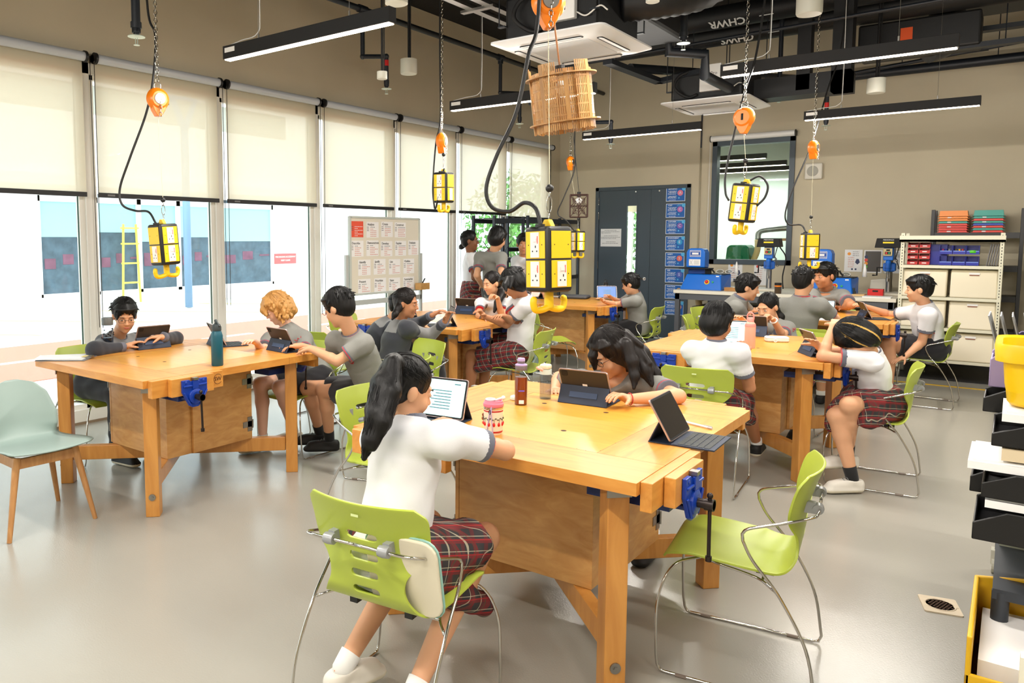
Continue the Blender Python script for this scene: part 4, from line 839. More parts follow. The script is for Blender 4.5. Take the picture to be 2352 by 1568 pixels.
# ---------------- foreground trolley at the right edge ----------------
t = thing('tool_trolley', 'grey trolley posts and casters at the right edge of the frame', 'trolley', (.0, 2.70, 0))
for x in (.02, .42):
    for y in (.02, 1.9): MB().cyl((x, y, .08), (x, y, .62), .022, 14).build('post', M_rack, t, smooth=True, auto=40); MB().cyl((x-.03, y, .045), (x+.0, y, .045), .045, 20).box(x-.035, x+.01, y-.03, y+.03, .05, .12).build('caster', mat('caster_ivory', (.75, .74, .68), .4), t)
MB().box(-.0, .46, 0, 1.95, .60, .63).build('deck', M_rack, t)
MB().box(.0, .46, 0, 1.95, .12, .15).build('lower_deck', M_rack, t)
def stack_bin(x, y, z, w_, d, h, m, name, label, cat='bin', lip=.012):
    t = thing(name, label, cat, (x, y, z))
    mb = MB(); th = .006
    P_ = [(0, 0), (w_, 0), (w_, h), (w_*.25, h), (0, h*.55)]
    mb.prism(P_, 0, th, 'y').prism(P_, d-th, d, 'y').box(0, w_, 0, d, 0, th).box(0, th, 0, d, 0, h*.5).box(w_-th, w_, 0, d, 0, h)
    mb.build('shell', m, t, bevel=.003); return t
M_bk = mat('bin_black', (.055, .055, .065), .4)
yb = 2.62
stack_bin(-0.055, yb, .79, .30, .30, .09, M_bk, 'stacking_bin', 'lowest black stacking bin at the right edge')
stack_bin(-0.075, yb+.32, .84, .28, .2, .09, M_bk, 'stacking_bin', 'black stacking bin behind the lowest one at the right edge')
stack_bin(-0.040, yb, .915, .30, .30, .075, M_bk, 'stacking_bin', 'second lowest black stacking bin at the right edge')
stack_bin(-0.025, yb, 1.065, .30, .30, .065, M_bk, 'stacking_bin', 'highest near black stacking bin under the yellow bucket')
stack_bin(-0.055, yb+.32, 1.10, .28, .2, .08, M_bk, 'stacking_bin', 'black stacking bin behind the highest one at the right edge')
for z, x, lb, a in ((.885, .045, 'white paper pile in the lowest black bin', 0), (.99, .00, 'clear plastic sleeves over the second black bin', 0), (1.135, .07, 'white paper pile under the yellow bucket', 0)):
    q = tag(MB().box(0, .28, .01, .27, 0, .022).box(.01, .27, .02, .26, .022, .028).build('paper_pile', M_paper), lb, 'paper'); q.location = (x-.075, yb, z)
q = tag(MB().box(0, .28, .01, .29, 0, .035).build('cream_box', mat('cream', (.85, .78, .65), .6)), 'cream box between the black bins at the right edge', 'box'); q.location = (.0, yb, 1.025)
t = thing('bucket', 'bright yellow plastic bucket on top of the bins at the right edge', 'bucket', (.125, 2.80, 1.168))
mb = MB(); 
def rr(w, d, r_, z): return [(x, y, z) for x, y in rrect(w, d, r_, 5)]
rings = [rr(.23, .22, .05, 0), rr(.245, .235, .05, .01), rr(.27, .26, .05, .12), rr(.275, .265, .05, .125), rr(.31, .30, .06, .127), rr(.315, .305, .06, .17), rr(.31, .30, .06, .178), rr(.28, .27, .05, .172), rr(.26, .25, .05, .06), rr(.24, .23, .05, .012)]
n = len(rings[0])
mb.add([p for r_ in rings for p in r_], [(i*n+k, i*n+(k+1) % n, (i+1)*n+(k+1) % n, (i+1)*n+k) for i in range(len(rings)-1) for k in range(n)]+[tuple(range(n-1, -1, -1)), tuple((len(rings)-1)*n+k for k in range(n))]); mb.build('shell', M_yellow2, t, smooth=True, auto=50)
t = stack_bin(-0.045, 3.0, 1.17, .3, .25, .16, mat('bin_lilac', (.62, .56, .72), .45), 'lilac_bin', 'lilac bin behind the yellow bucket')
for k in range(6): q = tag(MB().box(0, .004, 0, .2, 0, .22).build('plastic_sleeve', mat('sleeve_grey', (.50, .52, .54), .3)), '%s grey plastic sleeve standing in the lilac bin' % ['first', 'second', 'third', 'fourth', 'fifth', 'sixth'][k], 'sleeve', 'grey plastic sleeves'); q.location = (-.005+k*.03, 3.02, 1.18); q.rotation_euler = (0, R(-14), 0)
t = thing('yellow_tray', 'large mustard yellow bin holding white paper at the lower right edge', 'bin', (-.045, 2.35, .40))
P_ = [(0, .0), (.36, 0), (.36, .26), (0, .22)]
MB().box(0, .36, 0, .46, 0, .012).box(0, .012, 0, .46, 0, .22).prism([(0, .22), (.36, .28), (.36, 0), (0, 0)][::-1], .448, .46, 'y').box(.348, .36, 0, .46, 0, .26).box(0, .36, 0, .012, 0, .12).build('shell', mat('bin_mustard', (.82, .64, .05), .45), t, bevel=.004)
q = tag(MB().box(0, .31, 0, .36, 0, .12).build('paper_pile', M_paper), 'thick white paper pile in the mustard bin', 'paper'); q.location = (-.02, 2.42, .415)
for k, cc in enumerate(((.88, .87, .80), (.45, .32, .22), (.80, .78, .74), (.60, .55, .45))):
    q = tag(MB().box(0, .02, 0, .04, 0, .18+.02*(k % 2)).build('book', mat('book_%d' % k, cc, .6)), '%s book spine standing at the front of the mustard bin' % ['cream', 'brown', 'pale grey', 'tan'][k], 'book', 'books in the mustard bin'); q.location = (.065+k*.03, 2.365, .414)
mb = MB().box(-.02, .40, 2.35, 2.68, .36, .398); q = tag(mb.build('low_stand', M_rack), 'dark low stand under the mustard bin', 'stand')
MB().box(.0, .03, 2.36, 2.39, 0, .36).box(.36, .39, 2.36, 2.39, 0, .36).build('leg', M_rack, q); MB().box(.0, .03, 2.64, 2.67, 0, .36).box(.36, .39, 2.64, 2.67, 0, .36).build('leg', M_rack, q)
q = tag(MB().prism(rrect(.34, .3, .03), 0, .012, 'y').build('storage_lid', mat('lid_grey', (.66, .67, .60), .4)), 'pale grey rounded lid standing behind the mustard bin', 'lid'); q.location = (.18, 3.1, .632); q.rotation_euler = (R(5), 0, 0)
# ---------------- tablets in keyboard folios ----------------
def tablet(x, y, rz, label, tilt=62, screen=False, z=TH+.001, port=False, gold=False, kb=True):
    t = thing('tablet', label, 'tablet', (x, y, z), R(rz)); a = R(tilt); H_, Wd = .178, .248
    M = Matrix.Translation((0, 0, .012)) @ Matrix.Rotation(-(PI/2-a)+0, 4, 'Y') if 0 else Matrix.Translation((0, 0, .012)) @ Matrix.Rotation(PI/2-a, 4, 'Y')
    mb = MB().prism([(p[0], p[1]+H_/2) for p in rrect(Wd, H_, .012)], -.003, .004, 'x', M=M); mb.build('slab', M_tabedge, t)
    o = MB().prism([(p[0], p[1]+H_/2) for p in rrect(Wd-.008, H_-.008, .010)], .0041, .0052, 'x', M=M).build('back_cover', M_tabback if not gold else mat('gold_back', (.62, .50, .33), .4), t)
    MB().prism([(p[0]-.095, p[1]+H_-.024) for p in rrect(.03, .03, .007)], .0052, .0075, 'x', M=M).build('camera_bump', M_dblack if not gold else M_tabback, t)
    MB().box(.0053, .0058, -.012, .012, .085, .097, M=M).build('label', M_paper, t)
    MB().prism([(p[0], p[1]+H_/2) for p in rrect(Wd-.004, H_-.004, .011)], -.0042, -.0031, 'x', M=M).build('bezel', M_dblack, t)
    mb = MB().prism([(p[0], p[1]+H_/2) for p in rrect(Wd-.02, H_-.02, .006)], -.0048, -.0043, 'x', 0, M=M)
    if screen:
        for k in range(7): mb.box(-.0052, -.0049, -.05, .05-.01*(k % 3), .04+.013*k, .044+.013*k, 1, M=M)
        mb.box(-.0052, -.0049, -.09, -.06, .15, .155, 1, M=M)
    mb.build('screen', [mat('screen_blue', (.16, .36, .62), .4, emit=.7) if screen == 'blue' else M_screen if screen else M_screen_off, mat('screen_text', (.25, .45, .5), .5, emit=.3)], t)
    if kb:
        mid = M @ Vector((.006, 0, .085)); M2 = None
        dx, dz = .085-mid.x, .003-mid.z; L_ = math.hypot(dx, dz); ang = math.atan2(-dx, -dz)
        mb = MB(); v = [(mid.x, -Wd/2, mid.z), (mid.x, Wd/2, mid.z), (.085, Wd/2, .002), (.085, -Wd/2, .002)]; mb.add(v, [(0, 1, 2, 3)])
        q = mb.build('folio_flap', M_folio, t, solid=.004)
        MB().box(-.0, .088, -Wd/2, Wd/2, 0, .004).box(-.165, 0, -Wd/2, Wd/2, 0, .006).build('folio_base', M_folio, t, bevel=.001)
        c = Vector(((mid.x+.085)/2, 0, mid.z/2)); nrm = Vector((-dz, 0, dx)).normalized()*(1 if dz < 0 else -1)
        MB().add([c+nrm*.004+Vector((dx/L_*s*.014, y_, dz/L_*s*.014)) for s, y_ in ((-1, -.07), (-1, .07), (1, .07), (1, -.07))], [(0, 1, 2, 3)]).build('pen_loop', mat('loop_navy', (.16, .24, .38), .5), t, solid=.004)
        mb = MB()
        for i in range(5):
            for j in range(12): mb.box(-.145+i*.025, -.145+i*.025+.021, -.115+j*.0192, -.115+j*.0192+.016, .0061, .0078)
        mb.build('keyboard', M_keys, t)
    return t
tablet(-4.985, 3.16, -8, 'tablet in navy folio in front of the boy in the charcoal jacket')
tablet(-4.66, 3.56, -112, 'tablet in navy folio partly behind the teal bottle, used by the blond student')
tablet(-4.08, 3.675, -97, 'tablet in navy folio touched by the boy in glasses at the left workbench')
tablet(-4.11, 5.66, 45, 'tablet held upright by the student in the charcoal jacket', tilt=66)
tablet(-4.86, 6.05, 40, 'gold backed tablet behind the student in the charcoal jacket', gold=True)
tablet(-4.56, 6.70, -80, 'tablet in navy folio in front of the smiling girl resting her chin')
tablet(-4.98, 9.05, 5, 'tablet in folio on the far left corner of the workbench by the door')
tablet(-4.12, 9.22, 120, 'tablet with a blue home screen held by the boy by the slate door', tilt=58, screen='blue', z=TH+.02, kb=False)
tablet(-1.97, 2.66, 97, 'tablet with lit document screen in front of the ponytailed student', tilt=72, screen=True)
tablet(-1.615, 3.42, -86, 'tablet in navy folio in front of the long-haired girl with glasses')
tablet(-1.02, 3.01, 182, 'unattended dark-screened tablet with keyboard, right corner of the near workbench', tilt=60)
tablet(-1.66, 5.95, 100, 'lit tablet in front of the short-haired student in white shirt', tilt=70, screen=True)
tablet(-1.69, 6.66, -86, 'tablet in navy folio behind the salmon pink bottle')
tablet(-1.04, 5.80, 211, 'bronze backed tablet in navy folio beside the student with streaked hair')
tablet(-2.06, 8.70, 20, 'tablet seen edge-on in front of the smiling boy at the far workbench')
tablet(-1.52, 8.52, 86, 'lit tablet propped in front of the crew-cut boy', tilt=70, screen=True)
tablet(-1.78, 9.30, -100, 'tablet behind the crew-cut boy, only its top edge showing')
tablet(-1.12, 8.74, 202, 'tablet under the outstretched hand of the laughing boy')
# ---------------- bottles and small things ----------------
def at(o, x, y, z=TH+.0005, rz=0): o.location = (x, y, z); o.rotation_euler = (0, 0, rz); return o
t = thing('water_bottle', 'clear bottle with grey screw lid and black sprig print, left side of the left workbench', 'bottle'); at(t, -5.035, 2.86)
MB().lathe([(.0001, 0), (.036, .0), (.038, .01), (.038, .19), (.0001, .19)], 24).build('body', M_clear, t, smooth=True, auto=40)
MB().lathe([(.0001, .006), (.034, .008), (.034, .1), (.0001, .1)], 20).build('water', glassm('water_grey', (.72, .74, .78), .02), t, smooth=True, auto=40)
mb = MB()
for k in range(16): a = random.uniform(0, 6.28); z = random.uniform(.06, .16); mb.ball((.0385*math.cos(a), .0385*math.sin(a), z), random.uniform(.004, .008), 5)
mb.build('print', M_dblack, t); MB().lathe([(.0365, .19), (.0385, .192), (.0385, .238), (.034, .245), (.0001, .245)], 24).build('lid', mat('lid_dgrey', (.35, .36, .35), .4), t, smooth=True, auto=40)
t = thing('water_bottle', 'tall teal steel bottle with dark spout lid on the left workbench', 'bottle'); at(t, -3.94, 2.97)
MB().lathe([(.0001, 0), (.034, 0), (.037, .006), (.037, .19), (.030, .215), (.026, .222), (.0001, .222)], 28).build('body', mat('bottle_teal', (.03, .33, .40), .4), t, smooth=True, auto=40)
MB().lathe([(.029, .222), (.029, .245), (.022, .262), (.0001, .262)], 20).cyl((.005, 0, .255), (-.022, .01, .285), .010, 10).tube(cr([(-.025, 0, .25), (.0, 0, .275), (.03, 0, .25)], 5), .006, 8).build('lid', mat('lid_slate', (.17, .21, .22), .5), t, smooth=True, auto=40)
t = thing('tea_bottle', 'amber tea bottle with grey and lilac lid on the near workbench', 'bottle'); at(t, -1.85, 3.17)
MB().lathe([(.0001, .002), (.0285, .002), (.0285, .135), (.0001, .135)], 24).build('tea', mat('tea_amber', (.60, .24, .06), .15, coat=.6), t, smooth=True, auto=40)
MB().lathe([(.0001, 0), (.030, 0), (.031, .01), (.031, .165), (.024, .175), (.0001, .175)], 24).build('body', M_clear, t, smooth=True, auto=40)
MB().lathe([(.028, .168), (.029, .172), (.029, .19), (.024, .197), (.018, .200), (.018, .212), (.0001, .212)], 24).build('cap', mat('cap_grey', (.42, .38, .40), .5), t, smooth=True, auto=40)
MB().lathe([(.0295, .1905), (.0295, .195), (.0185, .2005), (.0001, .2005)], 24).lathe([(.0185, .212), (.0185, .222), (.016, .226), (.0001, .226)], 20).build('cap_ring', mat('cap_lilac', (.68, .60, .78), .4), t, smooth=True, auto=40)
MB().box(-.012, .012, -.0322, -.0314, .008, .026).build('label', M_paper, t, rot=(0, 0, R(35))); MB().box(-.014, .014, -.0322, -.0314, .068, .074).build('print', mat('print_violet', (.45, .35, .8), .5), t, rot=(0, 0, R(35)))
t = thing('water_bottle', 'clear bottle with cream and peach flip lid on the near workbench', 'bottle'); at(t, -1.82, 3.36)
MB().lathe([(.0001, 0), (.028, 0), (.029, .01), (.029, .115), (.026, .125), (.0001, .125)], 24).build('body', M_clear, t, smooth=True, auto=40)
MB().lathe([(.0001, .004), (.027, .004), (.027, .09), (.0001, .09)], 20).build('water', glassm('water_clear', (.93, .94, .95), .02), t, smooth=True, auto=40)
MB().lathe([(.030, .125), (.030, .15), (.0001, .15)], 24).build('collar', mat('collar_mint', (.80, .86, .84), .4), t, smooth=True, auto=40); MB().prism(rrect(.055, .05, .018), .15, .175).build('lid', mat('lid_cream', (.93, .88, .76), .4), t, bevel=.008)
MB().tube([(.0, -.03, .148), (-.035, -.02, .155), (-.035, .02, .155)], .008, 8).build('latch', mat('latch_peach', (.94, .66, .58), .4), t, smooth=True)
t = thing('mug', 'cream tumbler with strawberry print, pink lid and lilac strap on the near workbench', 'mug'); at(t, -1.655, 2.615)
MB().lathe([(.0001, 0), (.034, 0), (.037, .008), (.0385, .02), (.0395, .105), (.0001, .105)], 32).build('body', mat('mug_cream', (.93, .89, .80), .35), t, smooth=True, auto=40)
MB().lathe([(.0398, .096), (.0400, .099), (.0398, .102)], 32).lathe([(.0382, .010), (.0392, .014), (.0392, .017)], 32).build('red_band', mat('band_red', (.72, .15, .15), .4), t); MB().lathe([(.0395, .105), (.040, .107), (.040, .114), (.038, .115), (.0001, .115)], 32).build('steel_rim', M_steel, t, smooth=True, auto=40)
MB().lathe([(.040, .115), (.042, .118), (.042, .128), (.038, .132), (.037, .139), (.034, .140), (.033, .134), (.0001, .134)], 32).build('lid', mat('lid_pink', (.90, .50, .60), .35), t, smooth=True, auto=40)
MB().tube([(-.014+.018*math.cos(a), .018*math.sin(a), .141) for a in np.linspace(0, 2*PI, 14, False)], .0045, 6, closed=True).tube([(.01, .0, .141), (.035, .01, .152)], .005, 6).ball((.04, .012, .153), .009, 5).build('spout_plug', M_white, t, smooth=True)
mb = MB(); mg = MB(); ms = MB()
for k in range(7):
    a = R(-150+k*32); c, s = math.cos(a), math.sin(a); mb.ball((.0385*c, .0385*s, .045), .0062, 6, sc3=(1, 1, 1.4)); mg.tube([(.0395*c, .0395*s, .052), (.0395*math.cos(a+.1), .0395*math.sin(a+.1), .07)], .0009, 4); mg.ball((.039*math.cos(a-.12), .039*math.sin(a-.12), .065), .005, 5, sc3=(1, 1, .5)); mg.ball((.039*math.cos(a+.2), .039*math.sin(a+.2), .07), .005, 5, sc3=(1, 1, .5))
mb.build('strawberry_print', mat('berry', (.80, .12, .12), .4), t, smooth=True); mg.build('leaf_print', mat('leafp', (.30, .32, .22), .5), t)
MB().tube([(.015, -.038, .12), (.008, -.043, .09), (-.004, -.042, .015)], .0022, 6).tube([(.015, -.038, .12), (.016, -.042, .09), (.022, -.038, .012)], .0022, 6).build('strap', mat('strap_lilac', (.72, .66, .82), .5), t); MB().tube([(.010+.004*math.cos(q), -.0435, .098+.009*math.sin(q)) for q in np.linspace(0, 6.28, 12, False)], .0015, 5, closed=True).build('hook', M_dblack, t)
MB().ball((-.042, -.008, .06), .009, 6).ball((-.043, -.008, .075), .007, 6).build('charm', mat('charm_brown', (.55, .28, .16), .5), t, smooth=True); MB().ball((-.042, -.008, .045), .010, 6).build('charm_base', mat('charm_cream', (.90, .85, .62), .5), t, smooth=True)
t = thing('water_bottle', 'salmon pink frosted bottle with loop handle on the right middle workbench', 'bottle'); at(t, -1.50, 5.86)
MB().lathe([(.0001, .002), (.0335, .002), (.0335, .03), (.0001, .03)], 24).build('water', mat('salmon_dark', (.92, .50, .28), .3), t, smooth=True)
MB().lathe([(.0001, 0), (.036, 0), (.038, .01), (.038, .16), (.034, .18), (.022, .195), (.0001, .195)], 28).build('body', mat('salmon', (.93, .66, .58), .35), t, smooth=True, auto=40); MB().lathe([(.039, .158), (.039, .164), (.035, .18), (.0001, .18)], 28).lathe([(.024, .19), (.024, .22), (.02, .225), (.0001, .225)], 20).tube(cr([(-.022, 0, .21), (-.02, 0, .245), (0, 0, .262), (.02, 0, .245), (.022, 0, .21)], 5), .0055, 8).build('cap', mat('salmon_cap', (.88, .56, .52), .4), t, smooth=True, auto=40)
t = thing('water_bottle', 'black insulated bottle with ring lid beside the boy by the slate door', 'bottle'); at(t, -4.28, 9.52)
MB().lathe([(.0001, 0), (.036, 0), (.038, .008), (.038, .17), (.030, .19), (.0001, .19)], 24).lathe([(.032, .19), (.032, .215), (.0001, .215)], 20).build('body', M_black, t, smooth=True, auto=40); MB().tube([(.016*math.cos(a), 0, .235+.02*math.sin(a)) for a in np.linspace(0, 6.28, 14, False)], .004, 6, closed=True).build('ring', M_black, t)
t = thing('pencil_case', 'white zipped pencil case lying on the right middle workbench', 'pencil case'); at(t, -1.43, 6.36, rz=R(25)); MB().prism(rrect(.17, .095, .02), 0, .04).build('pouch', mat('case_white', (.90, .88, .87), .7, bump=.2), t, bevel=.012)
MB().prism(rrect(.171, .096, .02), .026, .030).build('zip', mat('zip_grey', (.72, .71, .70), .5), t); MB().tube([(-.02+.012*math.cos(a), -.058, .014+.012*math.sin(a)) for a in np.linspace(0, 6.28, 12, False)], .003, 5, closed=True).build('pull_ring', M_white, t)
t = thing('pen', 'white gel pen on the near workbench behind the dark-screened tablet', 'pen'); at(t, -1.03, 3.26, TH+.006, R(-20)); MB().cyl((-.07, 0, 0), (.05, 0, 0), .0045, 10).build('barrel', M_white, t); MB().cyl((.05, 0, 0), (.07, 0, 0), .005, 10).box(.03, .07, -.001, .001, .005, .008).build('cap', mat('pen_grey', (.75, .75, .76), .4), t)
t = tag(MB().prism(rrect(.05, .045, .015), 0, .022).build('earbud_case', M_white, bevel=.006), 'tiny white earphone case behind the amber tea bottle', 'case'); at(t, -1.92, 3.24)
t = thing('clipboard', 'clipboard with loose papers at the left corner of the left workbench', 'clipboard'); at(t, -4.96, 2.52, rz=R(40)); MB().box(-.16, .16, -.115, .115, 0, .004).build('board', mat('clip_grey', (.45, .46, .48), .5), t); MB().box(.135, .17, -.03, .03, .004, .016).build('clip', M_steel2, t)
for k in range(3): q = tag(MB().box(-.15, .145, -.105, .105, 0, .0015).build('paper_sheet', M_paper), ['lowest', 'middle', 'top'][k]+' loose sheet on the clipboard', 'paper', 'sheets on the clipboard'); at(q, -4.97-.015*k, 2.52-.01*k, TH+.0055+.002*k, R(40+6*k))
q = tag(MB().box(-.03, .03, -.03, .03, 0, .001).build('sticky_note', mat('note_yellow', (.95, .85, .5), .7)), 'yellow sticky note on the clipboard papers', 'note'); at(q, -4.88, 2.62, TH+.0125, R(40))
q = tag(MB().box(-.10, .10, -.14, .14, 0, .006).build('exercise_book', M_paper), 'open white exercise book before the student in the charcoal jacket', 'book'); at(q, -4.33, 5.62, rz=R(-20))
t = thing('laptop_sleeve', 'puffy dark grey laptop sleeve lying on the workbench by the door', 'sleeve'); at(t, -4.62, 9.30, rz=R(12)); MB().prism(rrect(.38, .27, .03), 0, .045).build('sleeve', mat('sleeve_fabric', (.34, .35, .37), .8, bump=.3), t, bevel=.018); MB().prism(rrect(.385, .275, .03), .014, .020).build('zip', M_dblack, t)
q = tag(MB().box(-.10, .10, -.07, .07, 0, .004).build('paper_sheet', M_paper), 'white sheet left of the grey laptop sleeve', 'paper'); at(q, -4.93, 9.40)
q = tag(MB().box(-.09, .09, -.05, .05, 0, .002).build('paper_sheet', M_paper), 'white slip at the near left edge of the workbench by the door', 'paper'); at(q, -4.86, 8.40)
q = tag(MB().box(-.12, .12, -.09, .09, 0, .01).build('exercise_book', M_paper), 'white book on the far right workbench near the crew-cut boy elbow', 'book'); at(q, -1.38, 8.33)
t = thing('phone', 'smartphone in clear case held up by the student in white shirt at the middle workbench', 'phone', (-3.735, 5.72, .985), R(200), rot=(R(0), R(-25), R(200))); MB().prism(rrect(.072, .148, .010), -.004, .004, 'x').build('body', mat('phone_brown', (.42, .34, .33), .3), t); MB().prism([(p[0]-.018, p[1]+.05) for p in rrect(.03, .035, .006)], -.007, -.004, 'x').build('camera_bump', M_black, t)
t = tag(MB().prism(rrect(.075, .15, .01), 0, .009).build('phone', M_black), 'black phone lying flat by the smiling girl elbow', 'phone'); at(t, -3.93, 6.30, rz=R(60))

t = thing('laptop_pouch', 'cream rounded pouch standing on the nearest chair behind the ponytailed person', 'pouch', (-1.47, 1.83, .452), R(9), rot=(R(12), 0, R(9))); MB().prism([(p[0], p[1]+.135) for p in rrect(.26, .27, .05)], -.012, .012, 'y').build('pouch', mat('pouch_cream', (.86, .83, .74), .6), t, bevel=.005); MB().tube([(p[0], 0, p[1]+.135) for p in rrect(.264, .274, .05)], .004, 6, closed=True).build('piping', mat('piping_teal', (.55, .72, .68), .5), t)
# ---------------- hanging socket boxes and their spring balancers ----------------
def chain(mb, a, b, n=None, r=.0022, ln=.03, mi=0):
    a = np.array(a, float); b = np.array(b, float); L_ = np.linalg.norm(b-a); n = n or max(2, int(L_/(ln*.72))); d = (b-a)/L_
    u = nrm0(np.cross(d, [0.2, 1, .1])); v = np.cross(d, u)
    for i in range(n):
        c = a+d*L_*(i+.5)/n; w_ = u if i % 2 else v
        mb.tube([c+d*(ln*.5)*math.cos(q)+w_*(ln*.28)*math.sin(q) for q in np.linspace(0, 2*PI, 8, False)], r, 4, mi, closed=True)
def nrm0(v): v = np.array(v, float); return v/np.linalg.norm(v)
M_cord = mat('cord_black', (.07, .07, .07), .5); M_sock_w = mat('socket_white', (.93, .90, .88), .35)
def socket_box(c, rz, tilt, label, cord, sz=1.0, hook=True, faces=None):
    # c = centre of the box
    t = thing('socket_box', label, 'socket box', c, 0, 'hanging yellow socket boxes', rot=(R(tilt[0]), R(tilt[1]), R(rz)))
    w_, h_ = .142*sz, .262*sz
    mb = MB(); rings = [(w_*.86, -h_/2), (w_*.97, -h_/2+.006), (w_, -h_/2+.018), (w_, h_/2-.018), (w_*.97, h_/2-.006), (w_*.86, h_/2)]
    n = 24; vs = []
    for ww, z in rings: vs += [(x, y, z) for x, y in rrect(ww, ww, .020*sz, 5)]
    n = len(vs)//len(rings); mb.add(vs, [(i*n+k, i*n+(k+1) % n, (i+1)*n+(k+1) % n, (i+1)*n+k) for i in range(len(rings)-1) for k in range(n)]+[tuple(range(n-1, -1, -1)), tuple((len(rings)-1)*n+k for k in range(n))])
    mb.build('casing', M_black, t, smooth=True, auto=45)
    fc = faces or [('n', 's'), ('s', 's'), ('n', 's'), ('s', 's')]
    for k in range(4):
        M = Matrix.Rotation(k*PI/2, 4, 'Z')
        for j_, kind in enumerate(fc[k]):
            zc = (.058 if j_ == 0 else -.058)*sz; hw, hh_ = .054*sz, .054*sz; x = w_/2
            p = MB().box(x, x+.002, -hw, hw, zc-hh_, zc+hh_, M=M).build('yellow_panel', M_yellow, t, bevel=.0008)
            mb = MB()
            if kind == 's':
                mb.box(x+.002, x+.006, -.024*sz, .024*sz, zc-.050*sz, zc+.050*sz, 0, M=M).box(x+.006, x+.009, -.010*sz, .012*sz, zc+.012*sz, zc+.026*sz, 0, M=M)
                mb.box(x+.006, x+.0065, .003, .008, zc-.012*sz, zc-.002*sz, 1, M=M).box(x+.006, x+.0065, -.014*sz, -.008*sz, zc-.028*sz, zc-.022*sz, 1, M=M).box(x+.006, x+.0065, .010*sz, .016*sz, zc-.028*sz, zc-.022*sz, 1, M=M).box(x+.006, x+.0064, .014*sz, .019*sz, zc+.005*sz, zc+.035*sz, 2, M=M)
                mb.build('socket', [M_sock_w, M_dblack, mat('mark_red', (.85, .35, .35), .5)], p)
            mb = MB()
            for q in (-.038, .038): mb.box(x+.002, x+.0024, q*sz-.0022, q*sz+.0022, zc-.0022, zc+.0022, M=M)
            mb.build('screw', M_dblack, p)
    mb = MB().cyl((0, 0, -h_/2), (0, 0, -h_/2-.065*sz), .019*sz, 14)
    for s in (-1, 1): mb.tube(cr([(0, 0, -h_/2-.062*sz), (0, s*.04*sz, -h_/2-.072*sz), (0, s*.075*sz, -h_/2-.070*sz), (0, s*.086*sz, -h_/2-.045*sz), (0, s*.084*sz, -h_/2-.030*sz)], 5), .014*sz, 12); mb.ball((0, s*.084*sz, -h_/2-.030*sz), .014*sz, 8)
    mb.build('hook', M_yellow, t, smooth=True, auto=60)
    mb = MB().prism([(-.03, 0), (.03, 0), (.012, .03), (-.012, .03)], -.012, .012, 'y', M=Matrix.Translation((0, 0, h_/2))); mb.build('eyelet', M_yellow, t, bevel=.003)
    MB().cyl((.0, -.045, h_/2-.004), (.0, -.045, h_/2+.010), .02, 14).build('gland', M_black, t)
    return t
def balancer(c, ztop, zbot, xyb, rz, label, sc_=1.0, bob=False):
    # c centre of the reel; chain up to the ceiling, cable down to the stop ball, carabiner
    t = thing('spring_balancer', label, 'balancer', c, R(rz), 'orange spring balancers')
    pr = [(.0001, -.032), (.04, -.032), (.055, -.02), (.062, 0), (.055, .02), (.04, .032), (.0001, .032)]
    M = Matrix.Rotation(PI/2, 4, 'Y') @ Matrix.Diagonal((1.0*sc_, 1*sc_, 1*sc_, 1)); mb = MB().lathe(pr, 28, M=M)
    mb.prism([(-.050*sc_, 0), (.050*sc_, 0), (.030*sc_, -.06*sc_), (.012*sc_, -.09*sc_), (-.012*sc_, -.09*sc_), (-.030*sc_, -.06*sc_)], -.024*sc_, .024*sc_, 'x'); mb.build('case', M_orange, t, smooth=True, auto=35, bevel=.004)
    MB().lathe([(.030, 0), (.028, .004), (.0001, .004)], 20, M=Matrix.Translation((.032*sc_, 0, 0)) @ Matrix.Rotation(PI/2, 4, 'Y') @ Matrix.Scale(sc_, 4)).build('drum_plate', M_steel2, t)
    MB().box(-.034*sc_, -.030*sc_, -.008, .008, -.02, .025).box(.0, .012, .05*sc_, .058*sc_, -.03, .02).build('window_slot', M_dblack, t, bevel=.003)
    mb = MB(); mb.tube([(0, .022*math.sin(q), .085+.028*math.cos(q)) for q in np.linspace(0, 2*PI, 12, False)], .003, 6, closed=True)
    top = Vector((0, 0, ztop-c[2])); chain(mb, (0, 0, .11), top, ln=.036, r=.0024); chain(mb, (.034*sc_, 0, .0), (.036*sc_, 0, -.11), ln=.03)
    mb.build('chain', M_steel, t, smooth=True)
    l = Vector((xyb[0], xyb[1], zbot)); o = Matrix.Rotation(-R(rz), 3, 'Z') @ (l-Vector(c))
    MB().cyl((0, 0, -.08), (o.x, o.y, o.z+.13), .0016, 6).build('cable', mat('cable_ivory', (.80, .78, .66), .5), t)
    MB().ball((o.x, o.y, o.z+.12), .0165, 10).build('stop_ball', M_black, t, smooth=True)
    mb = MB(); q0 = np.array((o.x, o.y, o.z)); mb.tube([q0+[0, .011*math.sin(q), .055+.032*math.cos(q)] for q in np.linspace(0, 2*PI, 14, False)], .0026, 6, closed=True); mb.tube([q0+[.007*math.sin(q), 0, .012+.016*math.cos(q)] for q in np.linspace(0, 2*PI, 10, False)], .0022, 6, closed=True); mb.tube([q0+[.009*math.sin(q), 0, .098+.016*math.cos(q)] for q in np.linspace(0, 2*PI, 10, False)], .0022, 6, closed=True)
    mb.build('carabiner', M_steel, t, smooth=True)
def cord(pts, label, r=.0075):
    t = tag(MB().tube(cr(pts, 10), r, 10).build('power_cord', M_cord, smooth=True), label, 'cord', 'black power cords'); return t
